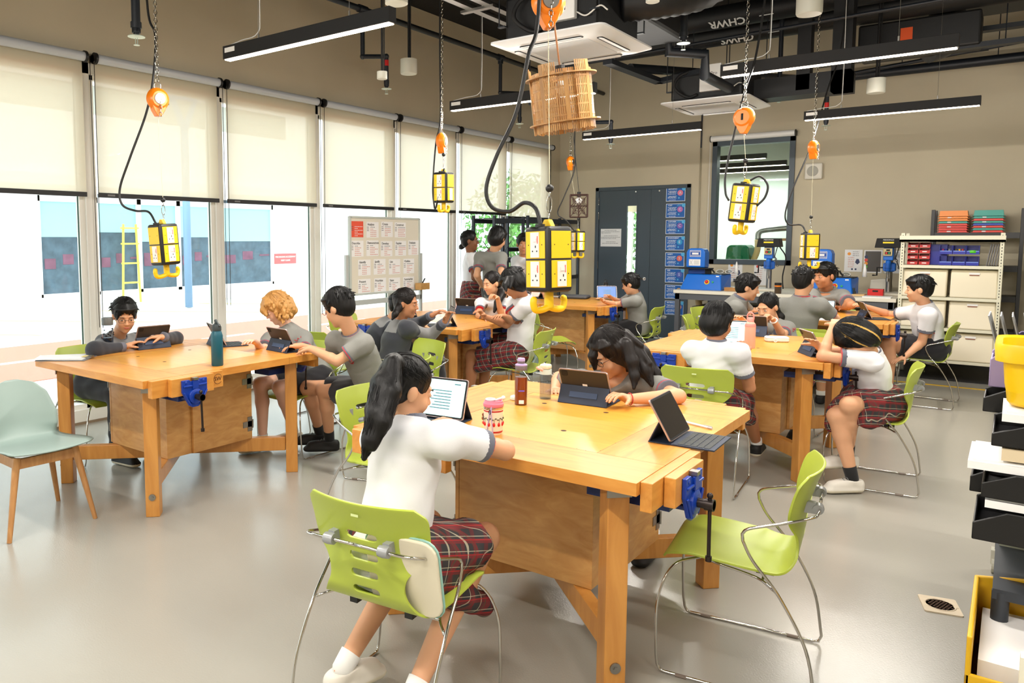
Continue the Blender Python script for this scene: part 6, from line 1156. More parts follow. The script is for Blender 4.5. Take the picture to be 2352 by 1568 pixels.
JD = {
 'P1': dict(S=1, yaw=-22, pit=20, foot=10, stand=0, pel=(-5.420,2.980,0.550), neck=(-5.182,3.027,0.919), head=(-5.063,3.011,1.083), shL=(-5.180,3.187,0.863), shR=(-5.140,2.903,0.891), elL=(-5.029,3.411,0.872), wrL=(-4.911,3.213,0.916), haL=(-4.935,3.132,0.922), knL=(-5.030,3.120,0.520), anL=(-5.000,3.150,0.090), elR=(-4.953,2.709,0.876), wrR=(-4.964,2.943,0.867), haR=(-4.927,3.012,0.901), knR=(-5.030,2.920,0.520), anR=(-5.050,2.930,0.090)),
 'P2': dict(S=1, yaw=-115, pit=30, foot=-115, stand=0, pel=(-4.280,4.160,0.550), neck=(-4.501,4.047,0.939), head=(-4.523,3.984,1.098), shL=(-4.344,4.098,0.864), shR=(-4.558,3.929,0.857), elL=(-4.153,3.933,0.768), wrL=(-4.088,3.727,0.862), haL=(-4.066,3.650,0.889), knL=(-4.280,3.780,0.530), anL=(-4.400,4.030,0.120), elR=(-4.397,3.721,0.793), wrR=(-4.260,3.558,0.891), haR=(-4.238,3.481,0.920), knR=(-4.500,3.780,0.530), anR=(-4.500,3.800,0.090), tails=[([(-4.551,3.904,1.159),(-4.563,3.887,1.085),(-4.530,3.883,1.047)],[0.03, 0.028, 0.012]),([(-4.488,4.081,1.151),(-4.462,4.092,1.076),(-4.470,4.080,1.021)],[0.035, 0.035, 0.015]),([(-4.550,4.095,1.147),(-4.525,4.103,1.044)],[0.04, 0.03])]),
 'P3': dict(S=1.04, yaw=-168, pit=22, foot=-140, stand=0, pel=(-3.523,4.005,0.560), neck=(-3.511,3.745,1.000), head=(-3.548,3.672,1.178), shL=(-3.371,3.721,0.946), shR=(-3.701,3.780,0.936), elL=(-3.500,3.600,0.830), wrL=(-3.740,3.600,0.885), haL=(-3.820,3.620,0.885), knL=(-3.962,3.931,0.520), anL=(-4.038,4.061,0.110), elR=(-3.800,3.860,0.800), wrR=(-3.930,3.680,0.885), haR=(-3.980,3.630,0.885), knR=(-4.142,3.936,0.520), anR=(-4.194,4.114,0.124)),
 'P4': dict(S=1.04, yaw=22, pit=8, foot=20, stand=0, pel=(-4.130,4.911,0.550), neck=(-4.109,4.991,0.933), head=(-4.045,4.995,1.092), shL=(-4.213,5.159,0.884), shR=(-3.960,4.912,0.898), elL=(-4.250,5.437,0.869), wrL=(-4.039,5.355,0.960), haL=(-3.980,5.403,1.006), knL=(-4.024,5.310,0.593), anL=(-4.024,5.410,0.090), elR=(-3.930,5.174,0.801), wrR=(-3.737,5.136,0.945), haR=(-3.693,5.131,1.022), knR=(-3.958,5.287,0.595), anR=(-3.908,5.337,0.090), tails=[([(-4.047,4.957,1.110),(-4.048,4.900,1.055),(-4.042,4.847,1.008),(-4.045,4.816,0.970)],[0.03, 0.032, 0.025, 0.008])]),
 'P4b': dict(S=0.98, yaw=25, pit=12, foot=20, stand=0, pel=(-4.750,5.250,0.550), neck=(-4.556,5.400,0.879), head=(-4.465,5.424,1.025), shL=(-4.622,5.594,0.804), shR=(-4.469,5.334,0.822), elL=(-4.690,5.846,0.759), wrL=(-4.752,6.065,0.797), haL=(-4.749,6.148,0.803), knL=(-4.449,5.494,0.609), anL=(-4.518,5.732,0.280), elR=(-4.533,5.583,0.761), wrR=(-4.597,5.798,0.813), haR=(-4.597,5.881,0.823), knR=(-4.447,5.494,0.596), anR=(-4.473,5.709,0.246), tails=[([(-4.518,5.450,1.061),(-4.529,5.412,1.023),(-4.519,5.387,0.964)],[0.03, 0.035, 0.012])]),
 'P5': dict(S=0.98, yaw=-110, pit=12, foot=-90, stand=0, pel=(-4.320,6.900,0.570), neck=(-4.255,6.735,1.015), head=(-4.234,6.642,1.179), shL=(-4.148,6.812,0.956), shR=(-4.343,6.598,0.978), elL=(-4.075,6.577,0.860), wrL=(-4.042,6.446,1.047), haL=(-4.063,6.376,1.085), knL=(-4.350,6.720,0.520), anL=(-4.350,6.700,0.090), elR=(-4.227,6.391,0.861), wrR=(-4.043,6.252,0.871), haR=(-3.965,6.224,0.870), knR=(-4.600,6.720,0.520), anR=(-4.600,6.700,0.090), tails=[([(-4.230,6.770,1.151),(-4.151,6.695,1.067),(-4.108,6.554,0.989),(-4.099,6.475,0.902)],[0.045, 0.045, 0.035, 0.012])]),
 'P6': dict(S=1.08, yaw=-165, pit=38, foot=180, stand=0, pel=(-3.580,6.080,0.590), neck=(-3.511,6.054,1.121), head=(-3.541,5.917,1.238), shL=(-3.382,5.894,1.059), shR=(-3.661,6.121,1.053), elL=(-3.597,5.888,0.862), wrL=(-3.681,5.664,0.946), haL=(-3.704,5.600,1.008), knL=(-3.980,5.900,0.540), anL=(-4.000,5.880,0.090), elR=(-3.558,5.892,0.904), wrR=(-3.479,5.659,0.963), haR=(-3.476,5.568,0.978), knR=(-3.980,6.120,0.540), anR=(-4.000,6.120,0.090), tails=[([(-3.508,5.757,1.285),(-3.496,5.696,1.231),(-3.469,5.674,1.184)],[0.03, 0.025, 0.008]),([(-3.467,5.763,1.286),(-3.444,5.697,1.214)],[0.03, 0.01])]),
 'P7': dict(S=1.12, yaw=30, pit=0, foot=30, stand=1, pel=(-5.680,8.420,0.990), neck=(-5.655,8.364,1.445), head=(-5.654,8.320,1.606), shL=(-5.779,8.516,1.383), shR=(-5.563,8.239,1.386), elL=(-5.715,8.581,1.095), wrL=(-5.731,8.824,0.994), haL=(-5.696,8.912,0.991), knL=(-5.730,8.500,0.500), anL=(-5.750,8.520,0.080), elR=(-5.447,8.119,1.134), wrR=(-5.450,8.360,1.027), haR=(-5.418,8.447,1.007), knR=(-5.630,8.350,0.500), anR=(-5.650,8.350,0.080), tails=[([(-5.758,8.361,1.565),(-5.793,8.330,1.525)],[0.04, 0.035])]),
 'P8': dict(S=1.12, yaw=85, pit=22, foot=60, stand=1, pel=(-5.100,8.050,0.990), neck=(-5.029,7.903,1.481), head=(-4.965,7.907,1.640), shL=(-5.207,7.883,1.410), shR=(-4.862,7.835,1.416), elL=(-5.121,7.690,1.194), wrL=(-5.192,7.904,1.059), haL=(-5.189,7.990,1.017), knL=(-5.200,8.080,0.500), anL=(-5.200,8.060,0.080), elR=(-4.750,7.648,1.206), wrR=(-4.817,7.810,1.010), haR=(-4.842,7.871,0.942), knR=(-5.000,8.030,0.500), anR=(-5.000,8.000,0.080)),
 'P9': dict(S=1.12, yaw=-60, pit=5, foot=-90, stand=1, pel=(-5.300,8.950,0.930), neck=(-5.160,8.874,1.391), head=(-5.119,8.798,1.560), shL=(-4.996,8.806,1.344), shR=(-5.287,8.896,1.342), elL=(-4.822,8.662,1.143), wrL=(-4.685,8.510,0.977), haL=(-4.610,8.465,0.939), knL=(-5.250,8.900,0.480), anL=(-5.250,8.930,0.080), elR=(-5.206,8.697,1.130), wrR=(-5.274,8.883,0.956), haR=(-5.281,8.942,0.881), knR=(-5.400,8.950,0.480), anR=(-5.400,9.000,0.080)),
 'P10': dict(S=1.03, yaw=-170, pit=18, foot=180, stand=0, pel=(-3.600,9.000,0.550), neck=(-3.632,8.940,0.972), head=(-3.660,8.867,1.087), shL=(-3.537,8.751,0.898), shR=(-3.758,9.088,0.898), elL=(-3.808,8.746,0.837), wrL=(-3.839,8.511,0.888), haL=(-3.863,8.440,0.933), knL=(-3.980,8.950,0.520), anL=(-3.950,8.950,0.090), elR=(-3.958,9.265,0.822), wrR=(-3.970,9.034,0.891), haR=(-3.991,8.960,0.933), knR=(-3.980,9.150,0.520), anR=(-3.950,9.150,0.090)),
 'P11': dict(S=1, yaw=62, pit=20, foot=80, stand=0, pel=(-1.630,1.930,0.560), neck=(-1.668,2.089,0.991), head=(-1.702,2.101,1.101), shL=(-1.758,2.012,0.932), shR=(-1.462,2.032,0.977), elL=(-1.838,2.250,0.832), wrL=(-1.852,2.481,0.871), haL=(-1.851,2.566,0.879), knL=(-1.750,2.300,0.530), anL=(-1.800,1.860,0.120), elR=(-1.391,2.277,0.889), wrR=(-1.604,2.372,0.868), haR=(-1.672,2.333,0.901), knR=(-1.500,2.320,0.530), anR=(-1.500,1.880,0.120), tails=[([(-1.689,2.020,1.208),(-1.672,1.950,1.147),(-1.648,1.882,1.057),(-1.649,1.847,0.975),(-1.661,1.831,0.915)],[0.03, 0.036, 0.034, 0.026, 0.008]),([(-1.664,1.990,1.214),(-1.626,1.933,1.125),(-1.618,1.878,1.033),(-1.625,1.838,0.952)],[0.026, 0.03, 0.026, 0.008]),([(-1.708,2.031,1.208),(-1.704,1.951,1.143),(-1.691,1.900,1.062),(-1.687,1.868,0.979)],[0.02, 0.022, 0.018, 0.006])]),
 'P12': dict(S=1.04, yaw=-122, pit=33, foot=-90, stand=0, pel=(-1.550,4.100,0.560), neck=(-1.629,3.807,0.918), head=(-1.626,3.698,1.053), shL=(-1.466,3.867,0.876), shR=(-1.770,3.631,0.895), elL=(-1.252,3.649,0.875), wrL=(-1.421,3.440,0.875), haL=(-1.447,3.362,0.908), knL=(-1.450,3.720,0.530), anL=(-1.400,3.750,0.090), elR=(-1.981,3.813,0.858), wrR=(-1.888,3.588,0.831), haR=(-1.799,3.464,0.880), knR=(-1.700,3.720,0.530), anR=(-1.700,3.750,0.090), tails=[([(-1.570,3.724,1.123),(-1.516,3.758,1.047),(-1.457,3.744,0.968),(-1.411,3.722,0.901)],[0.035, 0.042, 0.036, 0.01]),([(-1.526,3.667,1.105),(-1.493,3.658,1.021),(-1.471,3.642,0.948),(-1.463,3.616,0.893)],[0.03, 0.03, 0.022, 0.006]),([(-1.663,3.635,1.097),(-1.685,3.623,1.033),(-1.678,3.622,0.970)],[0.024, 0.026, 0.008]),([(-1.584,3.778,1.134),(-1.510,3.825,1.039),(-1.442,3.842,0.938),(-1.390,3.838,0.885)],[0.035, 0.04, 0.028, 0.006])]),
 'P13': dict(S=1.03, yaw=70, pit=15, foot=95, stand=0, pel=(-1.560,5.140,0.560), neck=(-1.508,5.094,0.967), head=(-1.517,5.127,1.093), shL=(-1.675,5.109,0.899), shR=(-1.350,5.047,0.919), elL=(-1.712,5.342,0.752), wrL=(-1.627,5.542,0.860), haL=(-1.572,5.605,0.882), knL=(-1.680,5.520,0.500), anL=(-1.717,5.517,0.090), elR=(-1.313,5.172,0.673), wrR=(-1.375,5.288,0.876), haR=(-1.415,5.336,0.938), knR=(-1.420,5.530,0.500), anR=(-1.407,5.790,0.154)),
 'P14': dict(S=0.98, yaw=-112, pit=22, foot=-90, stand=0, pel=(-1.450,7.150,0.550), neck=(-1.646,7.172,0.899), head=(-1.670,7.068,1.048), shL=(-1.547,7.245,0.857), shR=(-1.726,6.978,0.869), elL=(-1.526,6.984,0.816), wrL=(-1.564,6.811,0.962), haL=(-1.599,6.751,1.009), knL=(-1.350,6.780,0.520), anL=(-1.350,6.800,0.090), elR=(-1.721,6.714,0.850), wrR=(-1.714,6.514,0.963), haR=(-1.738,6.450,1.010), knR=(-1.600,6.780,0.520), anR=(-1.600,6.800,0.090), tails=[([(-1.634,7.194,1.010),(-1.600,7.213,0.949),(-1.593,7.238,0.893)],[0.03, 0.035, 0.015])]),
 'P15': dict(S=1.08, yaw=15, pit=12, foot=0, stand=0, pel=(-2.420,8.220,0.580), neck=(-2.183,8.106,1.035), head=(-2.129,8.160,1.141), shL=(-2.217,8.324,0.947), shR=(-2.170,7.916,0.956), elL=(-2.196,8.589,0.827), wrL=(-2.203,8.841,0.854), haL=(-2.194,8.929,0.877), knL=(-2.120,8.550,0.520), anL=(-2.100,8.550,0.090), elR=(-2.140,8.164,0.806), wrR=(-2.163,8.408,0.871), haR=(-2.169,8.493,0.905), knR=(-2.120,8.350,0.520), anR=(-2.100,8.350,0.090)),
 'P16': dict(S=1.12, yaw=75, pit=10, foot=90, stand=0, pel=(-1.600,7.920,0.600), neck=(-1.557,7.837,1.094), head=(-1.556,7.855,1.241), shL=(-1.712,7.834,1.008), shR=(-1.388,7.771,1.030), elL=(-1.706,8.098,0.861), wrL=(-1.620,8.346,0.881), haL=(-1.564,8.422,0.897), knL=(-1.700,8.320,0.530), anL=(-1.700,8.350,0.090), elR=(-1.293,8.013,0.875), wrR=(-1.377,8.256,0.929), haR=(-1.415,8.336,0.964), knR=(-1.450,8.340,0.530), anR=(-1.450,8.360,0.090)),
 'P17': dict(S=1.14, yaw=-125, pit=8, foot=-90, stand=0, pel=(-1.620,9.680,0.610), neck=(-1.646,9.488,1.073), head=(-1.636,9.322,1.231), shL=(-1.466,9.430,1.007), shR=(-1.747,9.274,1.013), elL=(-1.342,9.157,0.937), wrL=(-1.485,9.375,0.876), haL=(-1.532,9.295,0.903), knL=(-1.500,9.350,0.530), anL=(-1.500,9.400,0.090), elR=(-1.673,8.994,0.907), wrR=(-1.636,9.259,0.885), haR=(-1.569,9.191,0.903), knR=(-1.750,9.350,0.530), anR=(-1.750,9.400,0.090)),
 'P18': dict(S=1.08, yaw=-172, pit=5, foot=180, stand=0, pel=(-0.620,9.000,0.570), neck=(-0.673,8.903,1.003), head=(-0.719,8.819,1.147), shL=(-0.621,8.742,0.912), shR=(-0.771,9.006,0.908), elL=(-0.672,8.803,0.632), wrL=(-0.788,8.622,0.497), haL=(-0.844,8.553,0.475), knL=(-0.990,8.777,0.568), anL=(-0.990,8.797,0.090), elR=(-0.990,9.190,0.849), wrR=(-1.168,9.030,0.932), haR=(-1.243,8.989,0.967), knR=(-0.941,8.716,0.623), anR=(-0.921,8.736,0.090)),
 'P19': dict(S=1.02, yaw=-160, pit=62, foot=-140, stand=0, pel=(-0.700,5.860,0.560), neck=(-0.716,5.733,0.902), head=(-0.787,5.624,0.994), shL=(-0.683,5.563,0.863), shR=(-0.769,5.878,0.862), elL=(-0.953,5.485,0.875), wrL=(-0.922,5.630,1.064), haL=(-0.919,5.711,1.095), knL=(-0.784,5.461,0.580), anL=(-0.806,5.664,0.203), elR=(-0.989,5.775,0.875), wrR=(-0.989,5.542,0.931), haR=(-1.008,5.470,0.975), knR=(-0.859,5.490,0.493), anR=(-0.750,5.511,0.090)),
}
# ---------------- sculpting on a distance grid ----------------
def nrm(v): v = np.array(v, float); return v/(np.linalg.norm(v)+1e-9)
class Grid:
    def __init__(s, lo, hi, h):
        s.h = h; s.lo = np.array(lo, float); s.n = np.ceil((np.array(hi)-s.lo)/h).astype(int)+1
        s.d = np.full(s.n, .06, np.float32)
    def sub(s, lo, hi):
        a = np.clip(np.floor((np.array(lo)-s.lo)/s.h).astype(int), 0, s.n-1); b = np.clip(np.ceil((np.array(hi)-s.lo)/s.h).astype(int)+1, a+1, s.n)
        sl = tuple(slice(i, j) for i, j in zip(a, b))
        ax = [(s.lo[i]+np.arange(a[i], b[i])*s.h).astype(np.float32) for i in range(3)]
        return sl, np.meshgrid(*ax, indexing='ij', copy=False)
    def put(s, sl, d, k, cut=False):
        o = s.d[sl]
        if cut: d = -d; o2 = -o; hh = np.maximum(k-np.abs(o2+d*0-(-d*-1)), 0) if 0 else None; e = np.maximum(k-np.abs(o-d), 0)/k; s.d[sl] = np.maximum(o, d)+e*e*k*.25; return
        e = np.maximum(k-np.abs(o-d), 0)/k; s.d[sl] = np.minimum(o, d)-e*e*k*.25
    def cone(s, a, b, ra, rb, k=.02, flat=None, ends=None, cut=False):
        a = np.array(a, float); b = np.array(b, float); m = max(ra, rb)+k+.012
        sl, (X, Y, Z) = s.sub(np.minimum(a, b)-m, np.maximum(a, b)+m)
        dx, dy, dz = X-a[0], Y-a[1], Z-a[2]; ab = b-a; L2 = ab@ab+1e-12
        t = np.clip((dx*ab[0]+dy*ab[1]+dz*ab[2])/L2, 0, 1)
        dx = dx-t*ab[0]; dy = dy-t*ab[1]; dz = dz-t*ab[2]; q = dx*dx+dy*dy+dz*dz
        if flat is not None:
            n, f = flat; n = nrm(n); c = dx*n[0]+dy*n[1]+dz*n[2]; q = q+c*c*(f*f-1)
        d = np.sqrt(q)-(ra+t*(rb-ra))
        if ends is not None:
            u = nrm(ab)
            if ends & 2: d = np.maximum(d, (X-b[0])*u[0]+(Y-b[1])*u[1]+(Z-b[2])*u[2])
            if ends & 1: d = np.maximum(d, -((X-a[0])*u[0]+(Y-a[1])*u[1]+(Z-a[2])*u[2]))
        s.put(sl, d, k, cut)
    def ell(s, c, M, r, k=.02, cut=False):
        r = np.array(r, float); m = r.max()+k+.012; c = np.array(c)
        sl, (X, Y, Z) = s.sub(c-m, c+m); dx, dy, dz = X-c[0], Y-c[1], Z-c[2]
        q = [dx*M[0, i]+dy*M[1, i]+dz*M[2, i] for i in range(3)]
        k0 = np.sqrt(sum((q[i]/r[i])**2 for i in range(3))); k1 = np.sqrt(sum((q[i]/r[i]**2)**2 for i in range(3)))+1e-6
        s.put(sl, k0*(k0-1)/k1, k, cut)
    def plane(s, c, n):   # keep the side away from n
        n = nrm(n); sl, (X, Y, Z) = s.sub(s.lo, s.lo+s.n*s.h); s.d = np.maximum(s.d, (X-c[0])*n[0]+(Y-c[1])*n[1]+(Z-c[2])*n[2])
    def wrinkle(s, amp, fr, seed):
        r_ = np.random.default_rng(seed); sl, (X, Y, Z) = s.sub(s.lo, s.lo+s.n*s.h); near = np.abs(s.d) < .03
        x, y, z = X[near], Y[near], Z[near]; w_ = 0
        for i in range(5):
            v = r_.normal(size=3)*fr*(.6+.3*i); w_ = w_+np.sin(x*v[0]+y*v[1]+z*v[2]+r_.uniform(0, 6)+1.5*np.sin(z*fr*.5+i))/(1+.4*i)
        s.d[near] += (amp*.5*w_).astype(np.float32)
    def mesh(s):
        D = s.d; D[0] = D[-1] = .06; D[:, 0] = D[:, -1] = .06; D[:, :, 0] = D[:, :, -1] = .06
        I = D < 0; n = D.shape; cn = (n[0]-1, n[1]-1, n[2]-1)
        cnt = np.zeros(cn, np.int8)
        for i in (0, 1):
            for j in (0, 1):
                for k in (0, 1): cnt += I[i:i+cn[0], j:j+cn[1], k:k+cn[2]]
        act = (cnt > 0) & (cnt < 8); idx = np.argwhere(act); nv = len(idx)
        ix = np.full(cn, -1, np.int32); ix[act] = np.arange(nv)
        V = np.zeros((nv, 3)); W_ = np.zeros(nv)
        cor = [(i, j, k) for i in (0, 1) for j in (0, 1) for k in (0, 1)]
        val = {c: D[idx[:, 0]+c[0], idx[:, 1]+c[1], idx[:, 2]+c[2]].astype(float) for c in cor}
        for a in cor:
            for ax in range(3):
                if a[ax] == 0:
                    b = list(a); b[ax] = 1; b = tuple(b); va, vb = val[a], val[b]; m = (va < 0) != (vb < 0); t = va[m]/(va[m]-vb[m])
                    p = np.tile(np.array(a, float), (m.sum(), 1)); p[:, ax] += t; V[m] += p; W_[m] += 1
        V = (V/W_[:, None]+idx)*s.h+s.lo
        F = []
        for ax in range(3):
            sh = [slice(1, -1)]*3; s1 = list(sh); s0 = list(sh); s0[ax] = slice(0, -1); s1[ax] = slice(1, None)
            a = I[tuple(s0)]; b = I[tuple(s1)]; e = np.argwhere(a != b)
            if len(e) == 0: continue
            fl = a[tuple(e.T)]; e = e+1; e[:, ax] -= 1
            u, v = [(1, 2), (2, 0), (0, 1)][ax]; du = np.zeros(3, int); dv = np.zeros(3, int); du[u] = 1; dv[v] = 1
            q = [ix[tuple((e-du*i-dv*j).T)] for i, j in ((0, 0), (1, 0), (1, 1), (0, 1))]
            Q = np.stack(q, 1); Q[~fl] = Q[~fl][:, ::-1]; F.append(Q)
        return V, np.concatenate(F)
def grid_obj(name, g, mats, parent, org, mi=None, smooth=1):
    V, F = g.mesh()
    if smooth:   # light relaxation
        E = np.concatenate([F[:, [0, 1]], F[:, [1, 2]], F[:, [2, 3]], F[:, [3, 0]]])
        for _ in range(smooth):
            A = np.zeros_like(V); c = np.zeros(len(V))
            for k in range(3): A[:, k] = np.bincount(E[:, 0], V[E[:, 1], k], len(V))+np.bincount(E[:, 1], V[E[:, 0], k], len(V))
            c = np.bincount(E[:, 0], minlength=len(V))+np.bincount(E[:, 1], minlength=len(V)); V = V*.5+A/np.maximum(c, 1)[:, None]*.5
    me = bpy.data.meshes.new(name); me.vertices.add(len(V)); me.vertices.foreach_set('co', (V-org).astype(np.float32).ravel())
    me.loops.add(F.size); me.loops.foreach_set('vertex_index', F.astype(np.int32).ravel()); me.polygons.add(len(F)); me.polygons.foreach_set('loop_start', np.arange(0, F.size, 4, dtype=np.int32))
    if not isinstance(mats, (list, tuple)): mats = [mats]
    for m in mats: me.materials.append(m)
    if mi is not None: me.polygons.foreach_set('material_index', mi(V[F].mean(1)).astype(np.int32))
    me.polygons.foreach_set('use_smooth', np.ones(len(F), bool)); me.update(calc_edges=True)
    o = bpy.data.objects.new(name, me); link(o); o.parent = parent; return o
def hand(g, wr, ha, side, N, S, curl=.35, spread=.0, fold=1.0):
    d = nrm(np.array(ha)-wr); N = nrm(N-d*(N@d)); X_ = np.cross(d, N)*side     # X_: towards the thumb side
    L = .078*S; c = wr+d*L
    g.cone(wr, wr+d*L*.4, .022*S, .026*S, .012, (N, 1.35)); 
    for o_ in (-.022, -.007, .008, .021): g.cone(wr+d*.02*S+X_*o_*.5*S, c+X_*o_*S, .0125*S, .0098*S, .010)
    for i, (off, ln, r_) in enumerate(((.0255, .062, .0078), (.0085, .070, .0080), (-.0085, .065, .0076), (-.025, .050, .0068))):
        p = c+X_*off*S; a = curl*(.7+.12*i); dd = d*math.cos(a)+N*math.sin(a)+X_*off*(4+spread*20); dd = nrm(dd)
        for seg_, fr in enumerate((.45, .30, .25)):
            q = p+dd*ln*fr*S; g.cone(p, q, r_*S*(1-.08*seg_), r_*S*(.93-.1*seg_), .003); p = q
            ax_ = math.sin(curl*fold); dd = nrm(dd*math.cos(curl*fold)+N*ax_+(-d)*max(0, curl-.9)*.6)
    p = wr+d*.022*S+X_*.020*S; dd = nrm(d*.62+X_*.70+N*.30)
    for ln, r0, r1 in ((.034, .0125, .010), (.028, .0098, .0088), (.022, .0086, .007)):
        q = p+dd*ln*S; g.cone(p, q, r0*S, r1*S, .005); p = q; dd = nrm(dd*.9+d*.32+N*.18*(1+curl))
def person(key, label, top, bottom, hair, skin=None, glasses=False, socks=None, shoes='b', h=.0065, hh=.0045, curlL=.45, curlR=.45, fat=1.0, NL=None, NR=None, haircol=None, watch=None, smile=False):
    j = JD[key]; S = j['S']; skin = skin or M_skin; P_ = {n: np.array(v) for n, v in j.items() if isinstance(v, tuple)}
    pel, neck, head = P_['pel'], P_['neck'], P_['head']
    org = np.array([pel[0], pel[1], 0.]); root = thing('person', label, 'person', tuple(org))
    U = nrm(neck-pel); Rt = nrm(P_['shR']-P_['shL']); Rt = nrm(Rt-U*(Rt@U)); Fw = np.cross(U, Rt); yaw = R(j['yaw']); pit = R(j['pit'])
    fh = np.array([math.cos(yaw), math.sin(yaw), 0])
    if j['stand']: th = np.array([math.cos(R(j['foot'])), math.sin(R(j['foot'])), 0])
    else: th = (P_['knL']+P_['knR'])/2-pel; th[2] = 0; th = nrm(th)
    Rh = np.cross(th, [0, 0, 1.]); 
    hip = {'L': pel-Rh*.08*S, 'R': pel+Rh*.08*S}
    Fh = np.array([math.cos(yaw)*math.cos(pit), math.sin(yaw)*math.cos(pit), -math.sin(pit)]); Hr = nrm(np.cross(Fh, [0, 0, 1.])); Hu = np.cross(Hr, Fh)
    HM = np.stack([Hr, Fh, Hu], 1)
    def HL(x, y, z): return head+HM @ np.array([x, y, z])*S
    pts = np.array([P_[n] for n in P_]); lo = pts.min(0)-.17*S; hi = pts.max(0)+.17*S; lo[2] = -.01; 
    g = Grid(lo, hi, h)
    # torso, neck, limbs
    ch = neck-U*.15*S
    g.cone(pel+U*.02, ch, .105*S*fat, .105*S*fat, .03, (Fw, 1.4)); g.cone(ch, neck-U*.06*S, .100*S*fat, .05*S, .03, (Fw, 1.4)); g.cone(P_['shL']-U*.01, P_['shR']-U*.01, .034*S, .034*S, .03)
    g.cone(neck-U*.04*S, HL(0, -.012, -.06), .052*S*fat, .046*S*fat, .02)
    for s in 'LR':
        sh, el, wr, ha, kn, an = [P_[n+s] for n in ('sh', 'el', 'wr', 'ha', 'kn', 'an')]
        mid = el+(wr-el)*.25
        g.cone(sh-U*.01*S, el, .036*S*fat**.8, .034*S*fat**.8, .01); g.cone(el, mid, .034*S*fat, .034*S*fat, .012); g.cone(mid, wr, .034*S*fat, .022*S, .012)
        N = np.array([0, 0, -1.]) if (NL if s == 'L' else NR) is None else np.array(NL if s == 'L' else NR, float)
        hand(g, wr, ha, 1 if s == 'L' else -1, N, S, curlL if s == 'L' else curlR)
        g.cone(hip[s], kn, .075*S*fat, .052*S*fat, .03); cf = kn+(an-kn)*.32; bk = -th*.012
        g.cone(kn, cf+bk, .050*S*fat, .052*S*fat, .02); g.cone(cf+bk, an, .052*S*fat, .030*S, .02); g.cone(an, an+np.array([0, 0, -.03]), .03*S, .03*S, .01)
    # head
    k_ = S; E = lambda c, r_, k=.012, cut=False: g.ell(HL(*c), HM, np.array(r_)*S, k, cut)
    wd = fat**.6
    E((0, -.012, .030), (.073, .090, .088)); E((0, .020, -.018), (.062*wd, .072, .080), .02); E((0, .030, -.068), (.047*wd, .052, .042), .03); E((0, .066, -.098), (.018*wd, .016, .016), .02)
    for s in (-1, 1):
        E((s*.032*wd, .066, -.034), (.024*wd, .020, .024), .02); E((s*.031, .096, .006), (.017, .014, .011), .008, True); g.cone(HL(s*.012, .086, .026), HL(s*.042, .074, .024), .008*S, .006*S, .01)
        E((s*.077*wd, -.004, -.008), (.010, .020, .030), .004); E((s*.031, .079, .004), (.015, .010, .010), .004)
        E((s*.010, .098, -.030), (.0075, .008, .0065), .004)
    g.cone(HL(0, .084, .012), HL(0, .104, -.026), .0065*S, .0100*S, .006); g.cone(HL(-.016, .084, -.055), HL(.016, .084, -.055), .0065*S, .0065*S, .006); g.cone(HL(-.010, .087, -.062), HL(.010, .087, -.062), .0065*S, .0065*S, .004)
    def mi_skin(Cn): return np.zeros(len(Cn))
    grid_obj('body', g, skin, root, org)
    # face details
    def small(mb, nm, m, **k):
        o = mb.build(nm, m, root, smooth=True, **k); o.data.transform(Matrix.Translation(-Vector(org))); return o
    HMat = Matrix([[*HM[i], head[i]] for i in range(3)]+[[0, 0, 0, 1]]) @ Matrix.Scale(S, 4)
    for s in (-1, 1):
        c = HMat @ Vector((s*.031, .0825, .003))
        mb = MB(); pr = [(max(1e-5, math.sin(PI*i/8)), -math.cos(PI*i/8)) for i in range(9)]
        M = HMat @ Matrix.Translation((s*.031, .0845, .001)) @ Matrix.Diagonal((.0125, .0065, .0042 if not smile else .003, 1)); mb.lathe(pr, 14, mi=0, M=M)
        M = HMat @ Matrix.Translation((s*.031, .0895, -.0002)) @ Matrix.Diagonal((.0048, .0022, .0038, 1)); mb.lathe(pr, 12, mi=1, M=M)
        small(mb, 'eye', [M_eye, M_iris])
        lp = [HMat @ Vector((s*(.031+.0135*q), .0895-.004*q*q-.001*abs(q), .0052-.0050*q*q-.0006*q)) for q in np.linspace(-1, 1, 9)]
        small(MB().tube(lp, [.0004+.0010*math.sin(PI*(i+.5)/9) for i in range(9)], 5), 'eyelid_line', M_brow)
        lp = [HMat @ Vector((s*(.030+.018*q), .0905-.006*(q+.2)**2, .024-.005*q*q+.002*q)) for q in np.linspace(-1, 1, 9)]
        small(MB().tube(lp, [.0008+.0018*math.sin(PI*(i+.5)/9) for i in range(9)], 6), 'eyebrow', M_brow if haircol is None else haircol)
    w_ = .024 if smile else .018; up = .006 if smile else .0
    lp = [HMat @ Vector((w_*q, .0925-.006*q*q, -.0565+up*q*q-.0008*math.cos(q*4))) for q in np.linspace(-1, 1, 11)]; mb = MB().tube(lp, [.0004+.0026*math.sin(PI*(i+.5)/11) for i in range(11)], 6)
    lp = [HMat @ Vector((w_*.85*q, .0925-.005*q*q, -.0615+up*q*q)) for q in np.linspace(-1, 1, 11)]; mb.tube(lp, [.0004+.0034*math.sin(PI*(i+.5)/11) for i in range(11)], 6); small(mb, 'lips', M_lip)
